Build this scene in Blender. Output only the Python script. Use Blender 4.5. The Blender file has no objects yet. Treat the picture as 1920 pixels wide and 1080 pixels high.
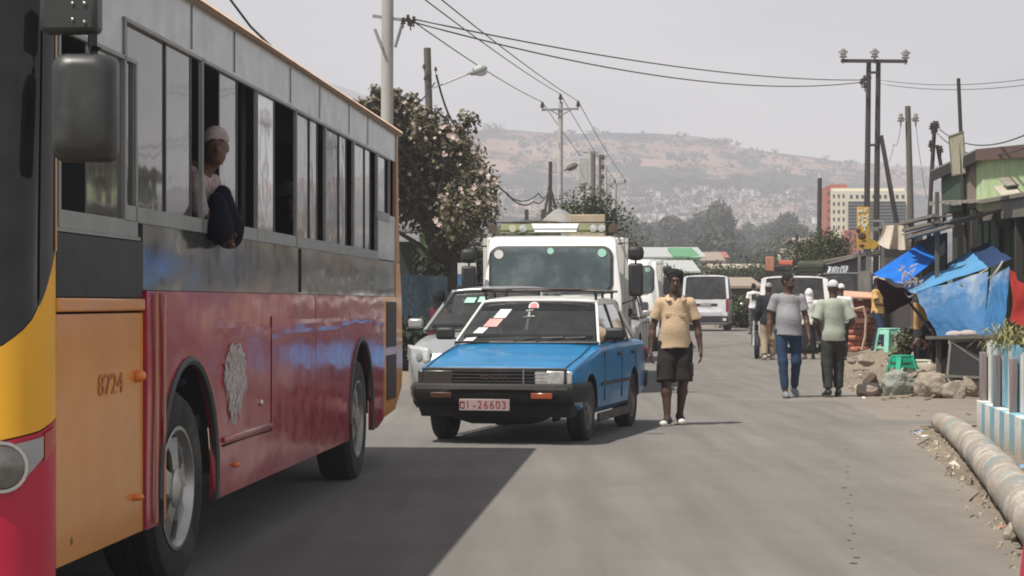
import bpy, bmesh, math, random
import numpy as np
from mathutils import Vector, Matrix, noise as mnoise
RAD = math.radians
rnd = random.Random(11)
sc = bpy.context.scene
COL = sc.collection
V = Vector
# ---- camera geometry used to measure the place: focal length in photo pixels, horizon row, eye height
FPX, HY, CZ = 3800.0, 568.0, 1.38
def P(px, py, Y):
    return V(((px - 960) * Y / FPX, Y, CZ - (py - HY) * Y / FPX))
def lerp(a, b, t): return a + (b - a) * t
def interp(x, pts):
    if x <= pts[0][0]: return pts[0][1]
    for (a, va), (b, vb) in zip(pts, pts[1:]):
        if x <= b: return va + (vb - va) * (x - a) / (b - a)
    return pts[-1][1]
def sstep(a, b, x):
    t = min(1, max(0, (x - a) / (b - a))); return t * t * (3 - 2 * t)

# ------------------------------------------------------------------ materials
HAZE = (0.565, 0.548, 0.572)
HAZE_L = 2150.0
_mats = {}
def new_mat(name):
    m = bpy.data.materials.new(name); m.use_nodes = True
    nt = m.node_tree; nt.nodes.clear()
    out = nt.nodes.new('ShaderNodeOutputMaterial')
    return m, nt, out
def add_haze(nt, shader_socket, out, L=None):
    # painted haze: mixes a pale glow into the surface, growing with world Y
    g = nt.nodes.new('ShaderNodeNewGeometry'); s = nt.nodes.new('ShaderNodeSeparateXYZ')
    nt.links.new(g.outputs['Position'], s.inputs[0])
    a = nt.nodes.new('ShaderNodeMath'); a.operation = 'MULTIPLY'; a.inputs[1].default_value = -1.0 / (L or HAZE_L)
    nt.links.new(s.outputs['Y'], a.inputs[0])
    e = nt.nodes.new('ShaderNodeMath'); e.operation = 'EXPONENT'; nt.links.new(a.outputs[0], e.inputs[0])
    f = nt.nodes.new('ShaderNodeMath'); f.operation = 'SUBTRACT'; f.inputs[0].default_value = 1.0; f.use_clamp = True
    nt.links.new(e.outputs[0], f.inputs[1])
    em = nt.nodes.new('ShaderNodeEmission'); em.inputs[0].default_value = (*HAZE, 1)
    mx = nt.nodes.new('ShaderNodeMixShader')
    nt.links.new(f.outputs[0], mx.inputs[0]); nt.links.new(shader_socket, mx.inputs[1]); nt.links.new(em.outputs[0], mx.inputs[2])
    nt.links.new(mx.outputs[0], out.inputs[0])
    for m_ in bpy.data.materials:
        if m_.node_tree is nt or m_.node_tree == nt: m_.cycles.emission_sampling = 'NONE'
def N(nt, t, **kw):
    n = nt.nodes.new(t)
    for k, v in kw.items(): setattr(n, k, v)
    return n
def noise(nt, vec, scale, detail=4, rough=.55):
    n = N(nt, 'ShaderNodeTexNoise'); n.inputs['Scale'].default_value = scale
    n.inputs['Detail'].default_value = detail; n.inputs['Roughness'].default_value = rough
    nt.links.new(vec, n.inputs['Vector']); return n.outputs['Fac']
def ramp(nt, fac, a, b, ca=(0,0,0), cb=(1,1,1)):
    r = N(nt, 'ShaderNodeValToRGB'); r.color_ramp.elements[0].position = a; r.color_ramp.elements[1].position = b
    r.color_ramp.elements[0].color = (*ca, 1); r.color_ramp.elements[1].color = (*cb, 1)
    nt.links.new(fac, r.inputs[0]); return r.outputs[0]
def mixc(nt, fac, a, b, mode='MIX'):
    m = N(nt, 'ShaderNodeMix', data_type='RGBA', blend_type=mode)
    for sock, val in ((m.inputs[0], fac), (m.inputs[6], a), (m.inputs[7], b)):
        if isinstance(val, (int, float)): sock.default_value = val
        elif isinstance(val, tuple): sock.default_value = (*val[:3], 1)
        else: nt.links.new(val, sock)
    return m.outputs[2]
def M(name, col, rough=.65, metal=0, var=.14, scale=5, bump=0, bscale=60, dirt=None, damt=.5, dscale=2.5,
      haze=False, spec=.5, coat=0, tint=False, rand=0, low=None, lowz=.5, stretch=None, trans=0, dirt2=None):
    if name in _mats: return _mats[name]
    m, nt, out = new_mat(name)
    tc = N(nt, 'ShaderNodeTexCoord'); vec = tc.outputs['Object']
    if stretch:
        mp = N(nt, 'ShaderNodeMapping'); mp.inputs['Scale'].default_value = stretch
        nt.links.new(vec, mp.inputs[0]); svec = mp.outputs[0]
    else: svec = vec
    c = ramp(nt, noise(nt, svec, scale, 5), .3, .72, tuple(x * (1 - var) for x in col), tuple(min(1, x * (1 + var)) for x in col))
    if dirt:
        f = ramp(nt, noise(nt, svec, dscale, 8, .65), .62 - .3 * damt, .9 - .25 * damt)
        c = mixc(nt, f, c, dirt)
    if dirt2:
        f = ramp(nt, noise(nt, svec, dscale * 5.3, 6, .7), .55, .68)
        c = mixc(nt, f, c, dirt2)
    if low:   # dust or splashes gathering toward the bottom of the thing
        sp = N(nt, 'ShaderNodeSeparateXYZ'); nt.links.new(vec, sp.inputs[0])
        mr = N(nt, 'ShaderNodeMapRange'); mr.inputs[1].default_value = lowz; mr.inputs[2].default_value = 0
        nt.links.new(sp.outputs['Z'], mr.inputs[0])
        mm = N(nt, 'ShaderNodeMath', operation='MULTIPLY'); nt.links.new(mr.outputs[0], mm.inputs[0])
        nt.links.new(ramp(nt, noise(nt, vec, 7, 6), .25, .75, (.35,) * 3, (.95,) * 3), mm.inputs[1])
        c = mixc(nt, mm.outputs[0], c, low)
    if tint:
        at = N(nt, 'ShaderNodeAttribute', attribute_name='tint')
        c = mixc(nt, 1.0, c, at.outputs['Color'], 'MULTIPLY')
    if rand:
        oi = N(nt, 'ShaderNodeObjectInfo')
        hs = N(nt, 'ShaderNodeHueSaturation')
        mr = N(nt, 'ShaderNodeMapRange'); mr.inputs[3].default_value = 1 - rand; mr.inputs[4].default_value = 1 + rand
        nt.links.new(oi.outputs['Random'], mr.inputs[0]); nt.links.new(mr.outputs[0], hs.inputs['Value'])
        nt.links.new(c, hs.inputs['Color']); c = hs.outputs[0]
    b = N(nt, 'ShaderNodeBsdfPrincipled')
    nt.links.new(c, b.inputs['Base Color'])
    b.inputs['Metallic'].default_value = metal; b.inputs['Specular IOR Level'].default_value = spec
    b.inputs['Coat Weight'].default_value = coat; b.inputs['Coat Roughness'].default_value = .08
    rr = N(nt, 'ShaderNodeMapRange'); rr.inputs[3].default_value = max(0.02, rough - .1); rr.inputs[4].default_value = min(1, rough + .12)
    nt.links.new(noise(nt, vec, scale * 1.7, 6), rr.inputs[0]); nt.links.new(rr.outputs[0], b.inputs['Roughness'])
    if bump:
        bp = N(nt, 'ShaderNodeBump'); bp.inputs['Strength'].default_value = min(1, bump); bp.inputs['Distance'].default_value = .012 * max(1, bump)
        nt.links.new(noise(nt, svec, bscale, 5, .6), bp.inputs['Height']); nt.links.new(bp.outputs[0], b.inputs['Normal'])
    sh = b.outputs[0]
    if trans:
        tl = N(nt, 'ShaderNodeBsdfTranslucent'); nt.links.new(c, tl.inputs[0])
        mx = N(nt, 'ShaderNodeMixShader'); mx.inputs[0].default_value = trans
        nt.links.new(sh, mx.inputs[1]); nt.links.new(tl.outputs[0], mx.inputs[2]); sh = mx.outputs[0]
    if haze: add_haze(nt, sh, out)
    else: nt.links.new(sh, out.inputs[0])
    _mats[name] = m
    return m
def glass(name, tint=(.75,.8,.8), refl=1.0, dust=.06, rough=.03, wave=0):
    if name in _mats: return _mats[name]
    m, nt, out = new_mat(name)
    tr = N(nt, 'ShaderNodeBsdfTransparent'); tr.inputs[0].default_value = (*tint, 1)
    gl = N(nt, 'ShaderNodeBsdfGlossy'); gl.inputs['Roughness'].default_value = rough
    fr = N(nt, 'ShaderNodeFresnel'); fr.inputs[0].default_value = 1.52
    if wave:
        tcw = N(nt, 'ShaderNodeTexCoord'); bp = N(nt, 'ShaderNodeBump')
        bp.inputs['Strength'].default_value = wave; bp.inputs['Distance'].default_value = .02
        nt.links.new(noise(nt, tcw.outputs['Object'], 2.2, 2), bp.inputs['Height'])
        nt.links.new(bp.outputs[0], gl.inputs['Normal'])
    mu = N(nt, 'ShaderNodeMath', operation='MULTIPLY'); mu.inputs[1].default_value = refl; mu.use_clamp = True
    nt.links.new(fr.outputs[0], mu.inputs[0])
    mx = N(nt, 'ShaderNodeMixShader'); nt.links.new(mu.outputs[0], mx.inputs[0])
    nt.links.new(tr.outputs[0], mx.inputs[1]); nt.links.new(gl.outputs[0], mx.inputs[2])
    df = N(nt, 'ShaderNodeBsdfDiffuse'); df.inputs[0].default_value = (.45,.43,.4,1)
    tc = N(nt, 'ShaderNodeTexCoord')
    f = ramp(nt, noise(nt, tc.outputs['Object'], 4, 6), .3, .8, (dust*.5,)*3, (dust*1.7,)*3)
    m2 = N(nt, 'ShaderNodeMixShader'); nt.links.new(f, m2.inputs[0])
    nt.links.new(mx.outputs[0], m2.inputs[1]); nt.links.new(df.outputs[0], m2.inputs[2])
    nt.links.new(m2.outputs[0], out.inputs[0])
    _mats[name] = m
    return m

# ------------------------------------------------------------------ mesh builder
def frame(d, up=(0,0,1)):
    d = V(d).normalized(); u = V(up)
    if abs(d.dot(u)) > .97: u = V((0,1,0)) if abs(d.y) < .9 else V((1,0,0))
    x = d.cross(u).normalized(); y = x.cross(d).normalized()
    return x, y, d
class MB:
    def __init__(s): s.v = []; s.f = []; s.tint = []; s.mi = []
    def add(s, vs, fs, mi=0):
        o = len(s.v); s.v += [tuple(p) for p in vs]; s.f += [tuple(i + o for i in f) for f in fs]; s.mi += [mi] * len(fs)
        return s
    def box(s, c, d, rz=0, mat=None, mi=0):
        c = V(c); h = V(d) / 2
        R = mat or (Matrix.Rotation(rz, 3, 'Z') if rz else None)
        vs = []
        for x in (-1, 1):
            for y in (-1, 1):
                for z in (-1, 1):
                    p = V((x*h.x, y*h.y, z*h.z)); vs.append(c + (R @ p if R else p))
        return s.add(vs, [(0,1,3,2),(4,6,7,5),(0,4,5,1),(2,3,7,6),(0,2,6,4),(1,5,7,3)], mi)
    def b2(s, x0, x1, y0, y1, z0, z1):
        return s.box(((x0+x1)/2,(y0+y1)/2,(z0+z1)/2), (abs(x1-x0),abs(y1-y0),abs(z1-z0)))
    def beam(s, a, b, w, h=None, up=(0,0,1)):
        a, b = V(a), V(b); h = h or w; x, y, d = frame(b - a, up)
        vs = []
        for p in (a, b):
            for i, j in ((-1,-1),(1,-1),(1,1),(-1,1)): vs.append(p + x*i*w/2 + y*j*h/2)
        return s.add(vs, [(3,2,1,0),(4,5,6,7),(0,1,5,4),(1,2,6,5),(2,3,7,6),(3,0,4,7)])
    def tube(s, pts, r, n=8, caps=True):
        pts = [V(p) for p in pts]; k = len(pts); rs = r if isinstance(r, (list, tuple)) else [r]*k
        o = len(s.v); px = None
        for i, p in enumerate(pts):
            d = pts[min(i+1,k-1)] - pts[max(i-1,0)]
            if px is None: x, y, d = frame(d)
            else:
                d = d.normalized(); x = (px - d * px.dot(d)); x = x.normalized() if x.length > 1e-6 else frame(d)[0]; y = d.cross(x)
            px = x
            for j in range(n):
                a = 2*math.pi*j/n; s.v.append(tuple(p + (x*math.cos(a) + y*math.sin(a))*rs[i]))
        for i in range(k-1):
            for j in range(n):
                j2 = (j+1) % n; s.f.append((o+i*n+j, o+i*n+j2, o+(i+1)*n+j2, o+(i+1)*n+j)); s.mi.append(0)
        if caps:
            s.f.append(tuple(o+j for j in reversed(range(n)))); s.f.append(tuple(o+(k-1)*n+j for j in range(n))); s.mi += [0,0]
        return s
    def lathe(s, prof, c, axis, n=24):   # prof: (radius, offset along axis)
        x, y, d = frame(axis); c = V(c); o = len(s.v)
        for r, t in prof:
            for j in range(n):
                a = 2*math.pi*j/n; s.v.append(tuple(c + d*t + (x*math.cos(a)+y*math.sin(a))*max(r, 1e-4)))
        for i in range(len(prof)-1):
            for j in range(n):
                j2 = (j+1) % n; s.f.append((o+i*n+j, o+i*n+j2, o+(i+1)*n+j2, o+(i+1)*n+j)); s.mi.append(0)
        return s
    def poly(s, pts): return s.add(pts, [tuple(range(len(pts)))])
    def prism(s, pts, vec):
        vec = V(vec); n = len(pts); a = [V(p) for p in pts]; b = [p + vec for p in a]
        return s.add(a + b, [tuple(reversed(range(n))), tuple(range(n, 2*n))] + [(i, (i+1) % n, n+(i+1) % n, n+i) for i in range(n)])
    def grid(s, fn, nu, nv):
        o = len(s.v)
        for i in range(nu+1):
            for j in range(nv+1): s.v.append(tuple(fn(i/nu, j/nv)))
        for i in range(nu):
            for j in range(nv):
                a = o+i*(nv+1)+j; s.f.append((a, a+nv+1, a+nv+2, a+1)); s.mi.append(0)
        return s
    def loft(s, rings, caps=True):
        n = len(rings[0]); o = len(s.v)
        for r in rings: s.v += [tuple(p) for p in r]
        for i in range(len(rings)-1):
            for j in range(n):
                j2 = (j+1) % n; s.f.append((o+i*n+j, o+i*n+j2, o+(i+1)*n+j2, o+(i+1)*n+j)); s.mi.append(0)
        if caps:
            s.f.append(tuple(o+j for j in reversed(range(n)))); s.f.append(tuple(o+(len(rings)-1)*n+j for j in range(n))); s.mi += [0,0]
        return s
    def ell(s, c, r, nu=12, nv=8):
        c = V(c); o = len(s.v)
        for i in range(nv+1):
            t = math.pi*i/nv
            for j in range(nu):
                a = 2*math.pi*j/nu
                s.v.append((c.x+r[0]*math.sin(t)*math.cos(a), c.y+r[1]*math.sin(t)*math.sin(a), c.z+r[2]*math.cos(t)))
        for i in range(nv):
            for j in range(nu):
                j2 = (j+1) % nu; s.f.append((o+i*nu+j, o+(i+1)*nu+j, o+(i+1)*nu+j2, o+i*nu+j2)); s.mi.append(0)
        return s
    def mesh(s, name, mats, base=None, sharp=35):
        me = bpy.data.meshes.new(name)
        vs = s.v if base is None else [(p[0]-base[0], p[1]-base[1], p[2]-base[2]) for p in s.v]
        me.from_pydata(vs, [], s.f); 
        for m in (mats if isinstance(mats, (list, tuple)) else [mats]): me.materials.append(m)
        if any(s.mi): me.polygons.foreach_set('material_index', s.mi)
        if s.tint:
            a = me.attributes.new('tint', 'FLOAT_COLOR', 'FACE')
            a.data.foreach_set('color', np.asarray(s.tint, np.float32).ravel())
        me.validate(); fix_normals(me)
        if sharp is not None:
            me.polygons.foreach_set('use_smooth', [True]*len(me.polygons))
            me.set_sharp_from_angle(angle=RAD(sharp))
        me.update()
        return me
    def build(s, name, mat, parent=None, bevel=0, seg=2, sharp=35, world=False, subd=0, solid=0):
        base = parent.location if (world and parent) else None
        o = bpy.data.objects.new(name, s.mesh(name, mat, base, sharp)); COL.objects.link(o)
        if parent: o.parent = parent
        if solid:
            md = o.modifiers.new('solid', 'SOLIDIFY'); md.thickness = solid; md.offset = 0
        if bevel:
            b = o.modifiers.new('bevel', 'BEVEL'); b.width = bevel; b.segments = seg; b.limit_method = 'ANGLE'; b.angle_limit = RAD(40)
        if subd:
            b = o.modifiers.new('sub', 'SUBSURF'); b.levels = subd; b.render_levels = subd
        return o
    def one(s, name, mat, base, label, cat, group=None, kind=None, **kw):   # a thing that is one mesh, origin at base
        base = V(base)
        s.v = [(p[0]-base.x, p[1]-base.y, p[2]-base.z) for p in s.v]
        o = s.build(name, mat, None, **kw); o.location = base
        return tag(o, label, cat, group, kind)
def fix_normals(me):
    bm = bmesh.new(); bm.from_mesh(me); bmesh.ops.recalc_face_normals(bm, faces=bm.faces); bm.to_mesh(me); bm.free()
def tag(o, label=None, cat=None, group=None, kind=None):
    for k, v in (('label', label), ('category', cat), ('group', group), ('kind', kind)):
        if v: o[k] = v
    return o
def thing(name, label, cat, loc=(0,0,0), rz=0, group=None):
    o = bpy.data.objects.new(name, None); o.empty_display_size = .1; COL.objects.link(o)
    o.location = loc; o.rotation_euler = (0, 0, rz)
    return tag(o, label, cat, group)
def copy_tree(o, loc=None, rz=None, label=None, parent=None, scale=None):
    c = o.copy(); COL.objects.link(c)
    if parent: c.parent = parent
    for ch in list(o.children): copy_tree(ch, parent=c)
    if loc is not None: c.location = loc
    if rz is not None: c.rotation_euler = (0, 0, rz)
    if label: c['label'] = label
    if scale is not None: c.scale = (scale,)*3 if isinstance(scale, (int, float)) else scale
    return c
def struct(mb, name, mat, **kw):
    o = mb.build(name, mat, None, **kw); o['kind'] = 'structure'; return o
def carve(o, cutters):
    # apply boolean differences for good, so that no helper stays in the scene
    for cm in cutters:
        c = bpy.data.objects.new('cut', cm); COL.objects.link(c)
        c.parent = o.parent; 
        md = o.modifiers.new('b', 'BOOLEAN'); md.object = c; md.operation = 'DIFFERENCE'; md.solver = 'EXACT'
        bpy.context.view_layer.update()
        me = bpy.data.meshes.new_from_object(o.evaluated_get(bpy.context.evaluated_depsgraph_get()))
        o.modifiers.remove(md); o.data = me; bpy.data.objects.remove(c)
def text_mesh(body, size, mat, name, parent, loc, rot, extrude=.002, sx=1.0, align='CENTER', bold=0):
    cu = bpy.data.curves.new(name, 'FONT'); cu.body = body; cu.size = size; cu.extrude = extrude; cu.align_x = align; cu.align_y = 'CENTER'
    cu.offset = bold
    t = bpy.data.objects.new('tmp', cu); COL.objects.link(t); bpy.context.view_layer.update()
    me = bpy.data.meshes.new_from_object(t.evaluated_get(bpy.context.evaluated_depsgraph_get()))
    bpy.data.objects.remove(t)
    me.materials.clear(); me.materials.append(mat)
    o = bpy.data.objects.new(name, me); COL.objects.link(o); o.parent = parent
    o.location = loc; o.rotation_euler = rot; o.scale = (sx, 1, 1)
    return o

# ------------------------------------------------------------------ leaves
def leaf_cloud(mb, clumps, n, size, seed, up=.35, asp=1.7, dark=.45, shell=.5):
    r = np.random.default_rng(seed)
    cl = np.array(clumps, float); w = (cl[:,3]*cl[:,4]*cl[:,5])**(.67); w /= w.sum()
    k = r.choice(len(cl), n, p=w)
    d = r.normal(size=(n,3)); d /= np.linalg.norm(d, axis=1)[:,None]
    rad = r.random(n)**shell * (1 + r.normal(size=n)*.10)
    p = cl[k,:3] + d*cl[k,3:6]*rad[:,None]
    nr = d*.8 + r.normal(size=(n,3))*.7 + np.array([0,0,up]); nr /= np.linalg.norm(nr, axis=1)[:,None]
    a = np.cross(nr, r.normal(size=(n,3))); a /= np.linalg.norm(a, axis=1)[:,None]; b = np.cross(nr, a)
    s = size*(.55 + .9*r.random(n))[:,None]
    q = np.stack([p - a*s*asp/2, p - b*s*.5 + a*s*.1, p + a*s*asp/2, p + b*s*.5 + a*s*.1], 1).reshape(-1,3)
    o = len(mb.v); mb.v += [tuple(x) for x in q]
    mb.f += [(o+4*i, o+4*i+1, o+4*i+2, o+4*i+3) for i in range(n)]; mb.mi += [0]*n
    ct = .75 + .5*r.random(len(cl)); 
    t = (dark + (1-dark)*np.clip(rad,0,1)**2)*ct[k]*(.7 + .6*r.random(n))*(.85 + .3*np.clip(d[:,2],-1,1))  # inner leaves darker, upper sides lighter: light and shade painted into the tint
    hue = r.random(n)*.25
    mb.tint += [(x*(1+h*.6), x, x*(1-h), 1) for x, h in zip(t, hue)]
    return mb
def limb(mb, a, b, ra, rb, wob=.06, seed=0, n=5):
    r = random.Random(seed); a, b = V(a), V(b); L = (b-a).length
    pts = [a.lerp(b, i/n) + V((r.uniform(-1,1), r.uniform(-1,1), r.uniform(-.3,.3)))*L*wob*(0 if i in (0,) else 1) for i in range(n+1)]
    mb.tube(pts, [lerp(ra, rb, i/n) for i in range(n+1)], 7); return pts[-1]
def make_tree(name, label, cat, loc, clumps, nleaf, lsize, leafmat, barkmat, trunk_r, seed, trunk_top=None, group=None, **kw):
    t = thing(name, label, cat, loc, 0, group)
    mb = MB(); zt = trunk_top or min(c[2] for c in clumps)
    top = limb(mb, (0,0,-.3), (0,0,zt), trunk_r, trunk_r*.7, .03, seed)
    for i, c in enumerate(clumps):
        limb(mb, top - V((0,0,zt*.25*(i%3)/2)), (c[0],c[1],c[2]), trunk_r*.5, trunk_r*.12, .07, seed+i)
    mb.build('trunk', barkmat, t)
    leaf_cloud(MB_ := MB(), clumps, nleaf, lsize, seed, **kw)
    MB_.build('crown', leafmat, t, sharp=None)
    return t

# ------------------------------------------------------------------ smooth solid bodies (signed distance fields -> one mesh)
class SDF:
    def __init__(s, lo, hi, h):
        s.lo = np.array(lo, float); s.h = h
        n = np.ceil((np.array(hi)-s.lo)/h).astype(int)+1
        s.ax = [s.lo[i]+np.arange(n[i])*h for i in range(3)]
        s.D = np.full(tuple(n), 1.0, np.float32)
    def sl(s, lo, hi, m):
        out = []
        for i in range(3):
            a = int(max(0, math.floor((lo[i]-m-s.lo[i])/s.h))); b = int(min(len(s.ax[i]), math.ceil((hi[i]+m-s.lo[i])/s.h)+1))
            out.append(slice(a, max(a, b)))
        return tuple(out)
    def pts(s, sl):
        return np.stack(np.meshgrid(s.ax[0][sl[0]], s.ax[1][sl[1]], s.ax[2][sl[2]], indexing='ij'), -1)
    def put(s, sl, d, k, op='u'):
        A = s.D[sl]
        if op == 'u':
            if k > 0:
                h = np.clip(.5 + .5*(A-d)/k, 0, 1); s.D[sl] = A*(1-h) + d*h - k*h*(1-h)
            else: s.D[sl] = np.minimum(A, d)
        elif op == 's': s.D[sl] = np.maximum(A, -d)
    def cone(s, a, b, ra, rb, k=.03, flat=False, flat0=False, op='u', sq=None):
        a = np.array(a, float); b = np.array(b, float); m = max(ra, rb)+k+.04
        sl = s.sl(np.minimum(a,b), np.maximum(a,b), m)
        p = s.pts(sl)
        if p.size == 0: return
        ba = b-a; pa = p-a; L2 = max(1e-9, ba@ba); hh = (pa@ba)/L2; h = np.clip(hh, 0, 1)
        q = pa-h[...,None]*ba
        if sq is not None: q = q/np.array(sq)
        d = np.linalg.norm(q, axis=-1)-(ra+(rb-ra)*h)
        L = math.sqrt(L2)
        if flat: d = np.maximum(d, (hh-1)*L)
        if flat0: d = np.maximum(d, -hh*L)
        s.put(sl, d, k, op)
    def ell(s, c, r, k=.03, rz=0, op='u'):
        c = np.array(c, float); r = np.array(r, float); m = k+.04; R = max(r[0], r[1])
        ext = np.array([R, R, r[2]]); sl = s.sl(c-ext, c+ext, m); p = s.pts(sl)-c
        if p.size == 0: return
        if rz:
            x = p[...,0]*math.cos(-rz)-p[...,1]*math.sin(-rz); y = p[...,0]*math.sin(-rz)+p[...,1]*math.cos(-rz)
            p = np.stack([x, y, p[...,2]], -1)
        k0 = np.linalg.norm(p/r, axis=-1); k1 = np.linalg.norm(p/(r*r), axis=-1)+1e-9
        s.put(sl, k0*(k0-1)/k1, k, op)
    def plane(s, n, pt):      # keep the side the normal points away from
        p = s.pts((slice(None),)*3); n = np.array(n, float); n /= np.linalg.norm(n)
        s.D = np.maximum(s.D, (p-np.array(pt))@n).astype(np.float32)
    def wrinkle(s, amp, seed, f=(14, 30)):
        p = s.pts((slice(None),)*3); r = np.random.default_rng(seed); w = 0
        for i in range(7):
            d = r.normal(size=3); d /= np.linalg.norm(d); d[2] *= 1.5
            w = w + np.sin(p@d*r.uniform(*f) + r.uniform(0, 6) + 1.2*np.sin(p[...,2]*r.uniform(5, 12)+i))
        s.D = s.D + (amp*w/3).astype(np.float32)
    def mesh(s, name, mat):
        D = s.D; D[0]=D[-1]=1; D[:,0]=D[:,-1]=1; D[:,:,0]=D[:,:,-1]=1
        S = D < 0; n = tuple(x-1 for x in D.shape)
        acc = np.zeros(n+(3,), np.float32); cnt = np.zeros(n, np.int16)
        cs = [(i,j,k) for i in (0,1) for j in (0,1) for k in (0,1)]
        def sub(A, c): return A[c[0]:c[0]+n[0], c[1]:c[1]+n[1], c[2]:c[2]+n[2]]
        for a in cs:
            for ax in range(3):
                if a[ax] == 0:
                    b = list(a); b[ax] = 1
                    Da, Db = sub(D,a), sub(D,b); x = sub(S,a) != sub(S,b)
                    if not x.any(): continue
                    t = Da[x]/(Da[x]-Db[x]); pos = np.tile(np.array(a, np.float32), (t.size,1)); pos[:,ax] = t
                    acc[x] += pos; cnt += x
        act = cnt > 0; idx = np.full(n, -1, np.int64); idx[act] = np.arange(act.sum())
        vs = (np.argwhere(act)+acc[act]/cnt[act][:,None])*s.h+s.lo
        fs = []
        for ax in range(3):
            a, b = (ax+1)%3, (ax+2)%3
            lo = [slice(1,-1)]*3; lo[ax] = slice(0,-1); hi = list(lo); hi[ax] = slice(1,None)
            x = S[tuple(lo)] != S[tuple(hi)]; I = np.argwhere(x); 
            if len(I) == 0: continue
            off = np.ones(3, int); off[ax] = 0; I = I+off
            ea = np.zeros(3,int); ea[a] = 1; eb = np.zeros(3,int); eb[b] = 1
            q = np.stack([idx[tuple((I-ea-eb).T)], idx[tuple((I-eb).T)], idx[tuple(I.T)], idx[tuple((I-ea).T)]], 1)
            fl = ~S[tuple(I.T)]; q[fl] = q[fl][:, ::-1]
            fs.append(q)
        F = np.concatenate(fs) if fs else np.zeros((0,4),int)
        me = bpy.data.meshes.new(name); me.from_pydata(vs.tolist(), [], F.tolist())
        me.materials.append(mat); me.polygons.foreach_set('use_smooth', [True]*len(me.polygons)); me.update()
        return me
    def build(s, name, mat, parent):
        o = bpy.data.objects.new(name, s.mesh(name, mat)); COL.objects.link(o); o.parent = parent
        md = o.modifiers.new('relax', 'SMOOTH'); md.factor = .5; md.iterations = 2
        return o
# ================================================================== terrain, road, hill
ROAD_R = [(3,1.3),(10.66,2.69),(13.4,3.17),(18.6,3.82),(21.7,4.33),(22.6,4.75),(23.1,6.2),(23.6,13.),(28.4,13.),(28.9,6.4),(29.5,5.05),(32,5.35),(51,8.0),(72,10.7),(95,14.5),(140,21),(200,32)]
ROAD_LINE = [(3,1.3),(10.66,2.69),(21.7,4.33),(29.5,5.0),(51,8.0),(72,10.7),(95,14.5),(200,32)]
def road_l(y): return -4.3 + .085*(y-8) if y < 80 else 1.82 + .16*(y-80)
RIDGE = [(-2000,300),(300,225),(600,212),(860,240),(920,233),(1000,245),(1100,247),(1250,250),(1330,258),(1400,278),(1500,292),(1600,306),(1700,318),(1760,322),(1900,345),(2300,360),(4000,400)]
PROF = [(85,.33),(120,-.9),(300,-7),(420,-5.5),(520,2),(700,11),(900,20),(1200,38),(1500,60),(2000,110),(2500,180),(2900,245),(3200,289),(3500,292),(4500,120),(6500,60)]
def gz(x, y):
    if y < 85: z = .33*sstep(40, 72, y)
    else: z = interp(y, PROF)
    e = interp(y, ROAD_LINE)
    if 29 < y < 110: z += .42*sstep(e+.15, e+1.9, x)*sstep(29.3, 31.5, y)*(1-sstep(75, 110, y))
    if y > 800:
        px = 960 + x/y*FPX
        rr = (HY-interp(px, RIDGE))/343.0
        w = sstep(800, 1800, y); z *= lerp(1, rr, w)
        n = mnoise.fractal(V((x/520, y/520, 3.1)), 1.0, 2.0, 5)
        z += n*lerp(0, 26, sstep(900, 2600, y))*(1-.55*sstep(2900,3250,y))
    return z
def ray_ground(px, py, y0=200, y1=4200):
    y = y0; st = 8.0
    while y < y1:
        p = P(px, py, y)
        if p.z < gz(p.x, y): return V((p.x, y, gz(p.x, y)))
        y += st; st *= 1.01
    return None

ys = [-6,-2,2,4,6]; 
while ys[-1] < 100: ys.append(ys[-1] + (.35 if ys[-1] < 40 else .8))
while ys[-1] < 6000: ys.append(ys[-1]*1.028)
xs = [-9 + .3*i for i in range(92)]
xr_ = xs[-1]; st = .5
while xr_ < 4200: st *= 1.13; xr_ += st; xs.append(xr_)
xl_ = xs[0]; st = .5; left = []
while xl_ > -4200: st *= 1.13; xl_ -= st; left.append(xl_)
xs = list(reversed(left)) + xs
def ground_z(x, y):
    z = gz(x, y)
    if y < 110 and -60 < x < 60:
        e = interp(y, ROAD_R)
        out = max(x-e, road_l(y)-x)
        if out > -.1:
            z += mnoise.fractal(V((x*1.3, y*1.3, 0)), 1.0, 2.0, 4)*.045*sstep(0, .8, out) + mnoise.noise(V((x*.5,y*.5,7)))*.06*sstep(.3, 2, out)
        else: z -= .03*sstep(.1, .3, -out)
    return z
g = MB()
for y in ys:
    for x in xs: g.v.append((x, y, ground_z(x, y)))
nx = len(xs)
for j in range(len(ys)-1):
    for i in range(nx-1): g.f.append((j*nx+i, j*nx+i+1, (j+1)*nx+i+1, (j+1)*nx+i)); g.mi.append(0 if ys[j] < 180 else 1)

def ground_mat():
    m, nt, out = new_mat('dry earth')
    tc = N(nt, 'ShaderNodeTexCoord'); v = tc.outputs['Object']
    c = ramp(nt, noise(nt, v, .9, 8), .3, .7, (.215,.175,.13), (.300,.25,.192))
    c = mixc(nt, ramp(nt, noise(nt, v, 14, 8, .7), .5, .66), c, (.15,.125,.1))
    c = mixc(nt, ramp(nt, noise(nt, v, 33, 4, .7), .62, .68), c, (.42,.38,.32))
    b = N(nt, 'ShaderNodeBsdfPrincipled'); b.inputs['Roughness'].default_value = .95; b.inputs['Specular IOR Level'].default_value = .1
    nt.links.new(c, b.inputs['Base Color'])
    bp = N(nt, 'ShaderNodeBump'); bp.inputs['Strength'].default_value = .8; bp.inputs['Distance'].default_value = .05
    nt.links.new(noise(nt, v, 9, 10, .68), bp.inputs['Height']); nt.links.new(bp.outputs[0], b.inputs['Normal'])
    nt.links.new(b.outputs[0], out.inputs[0]); return m
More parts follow.
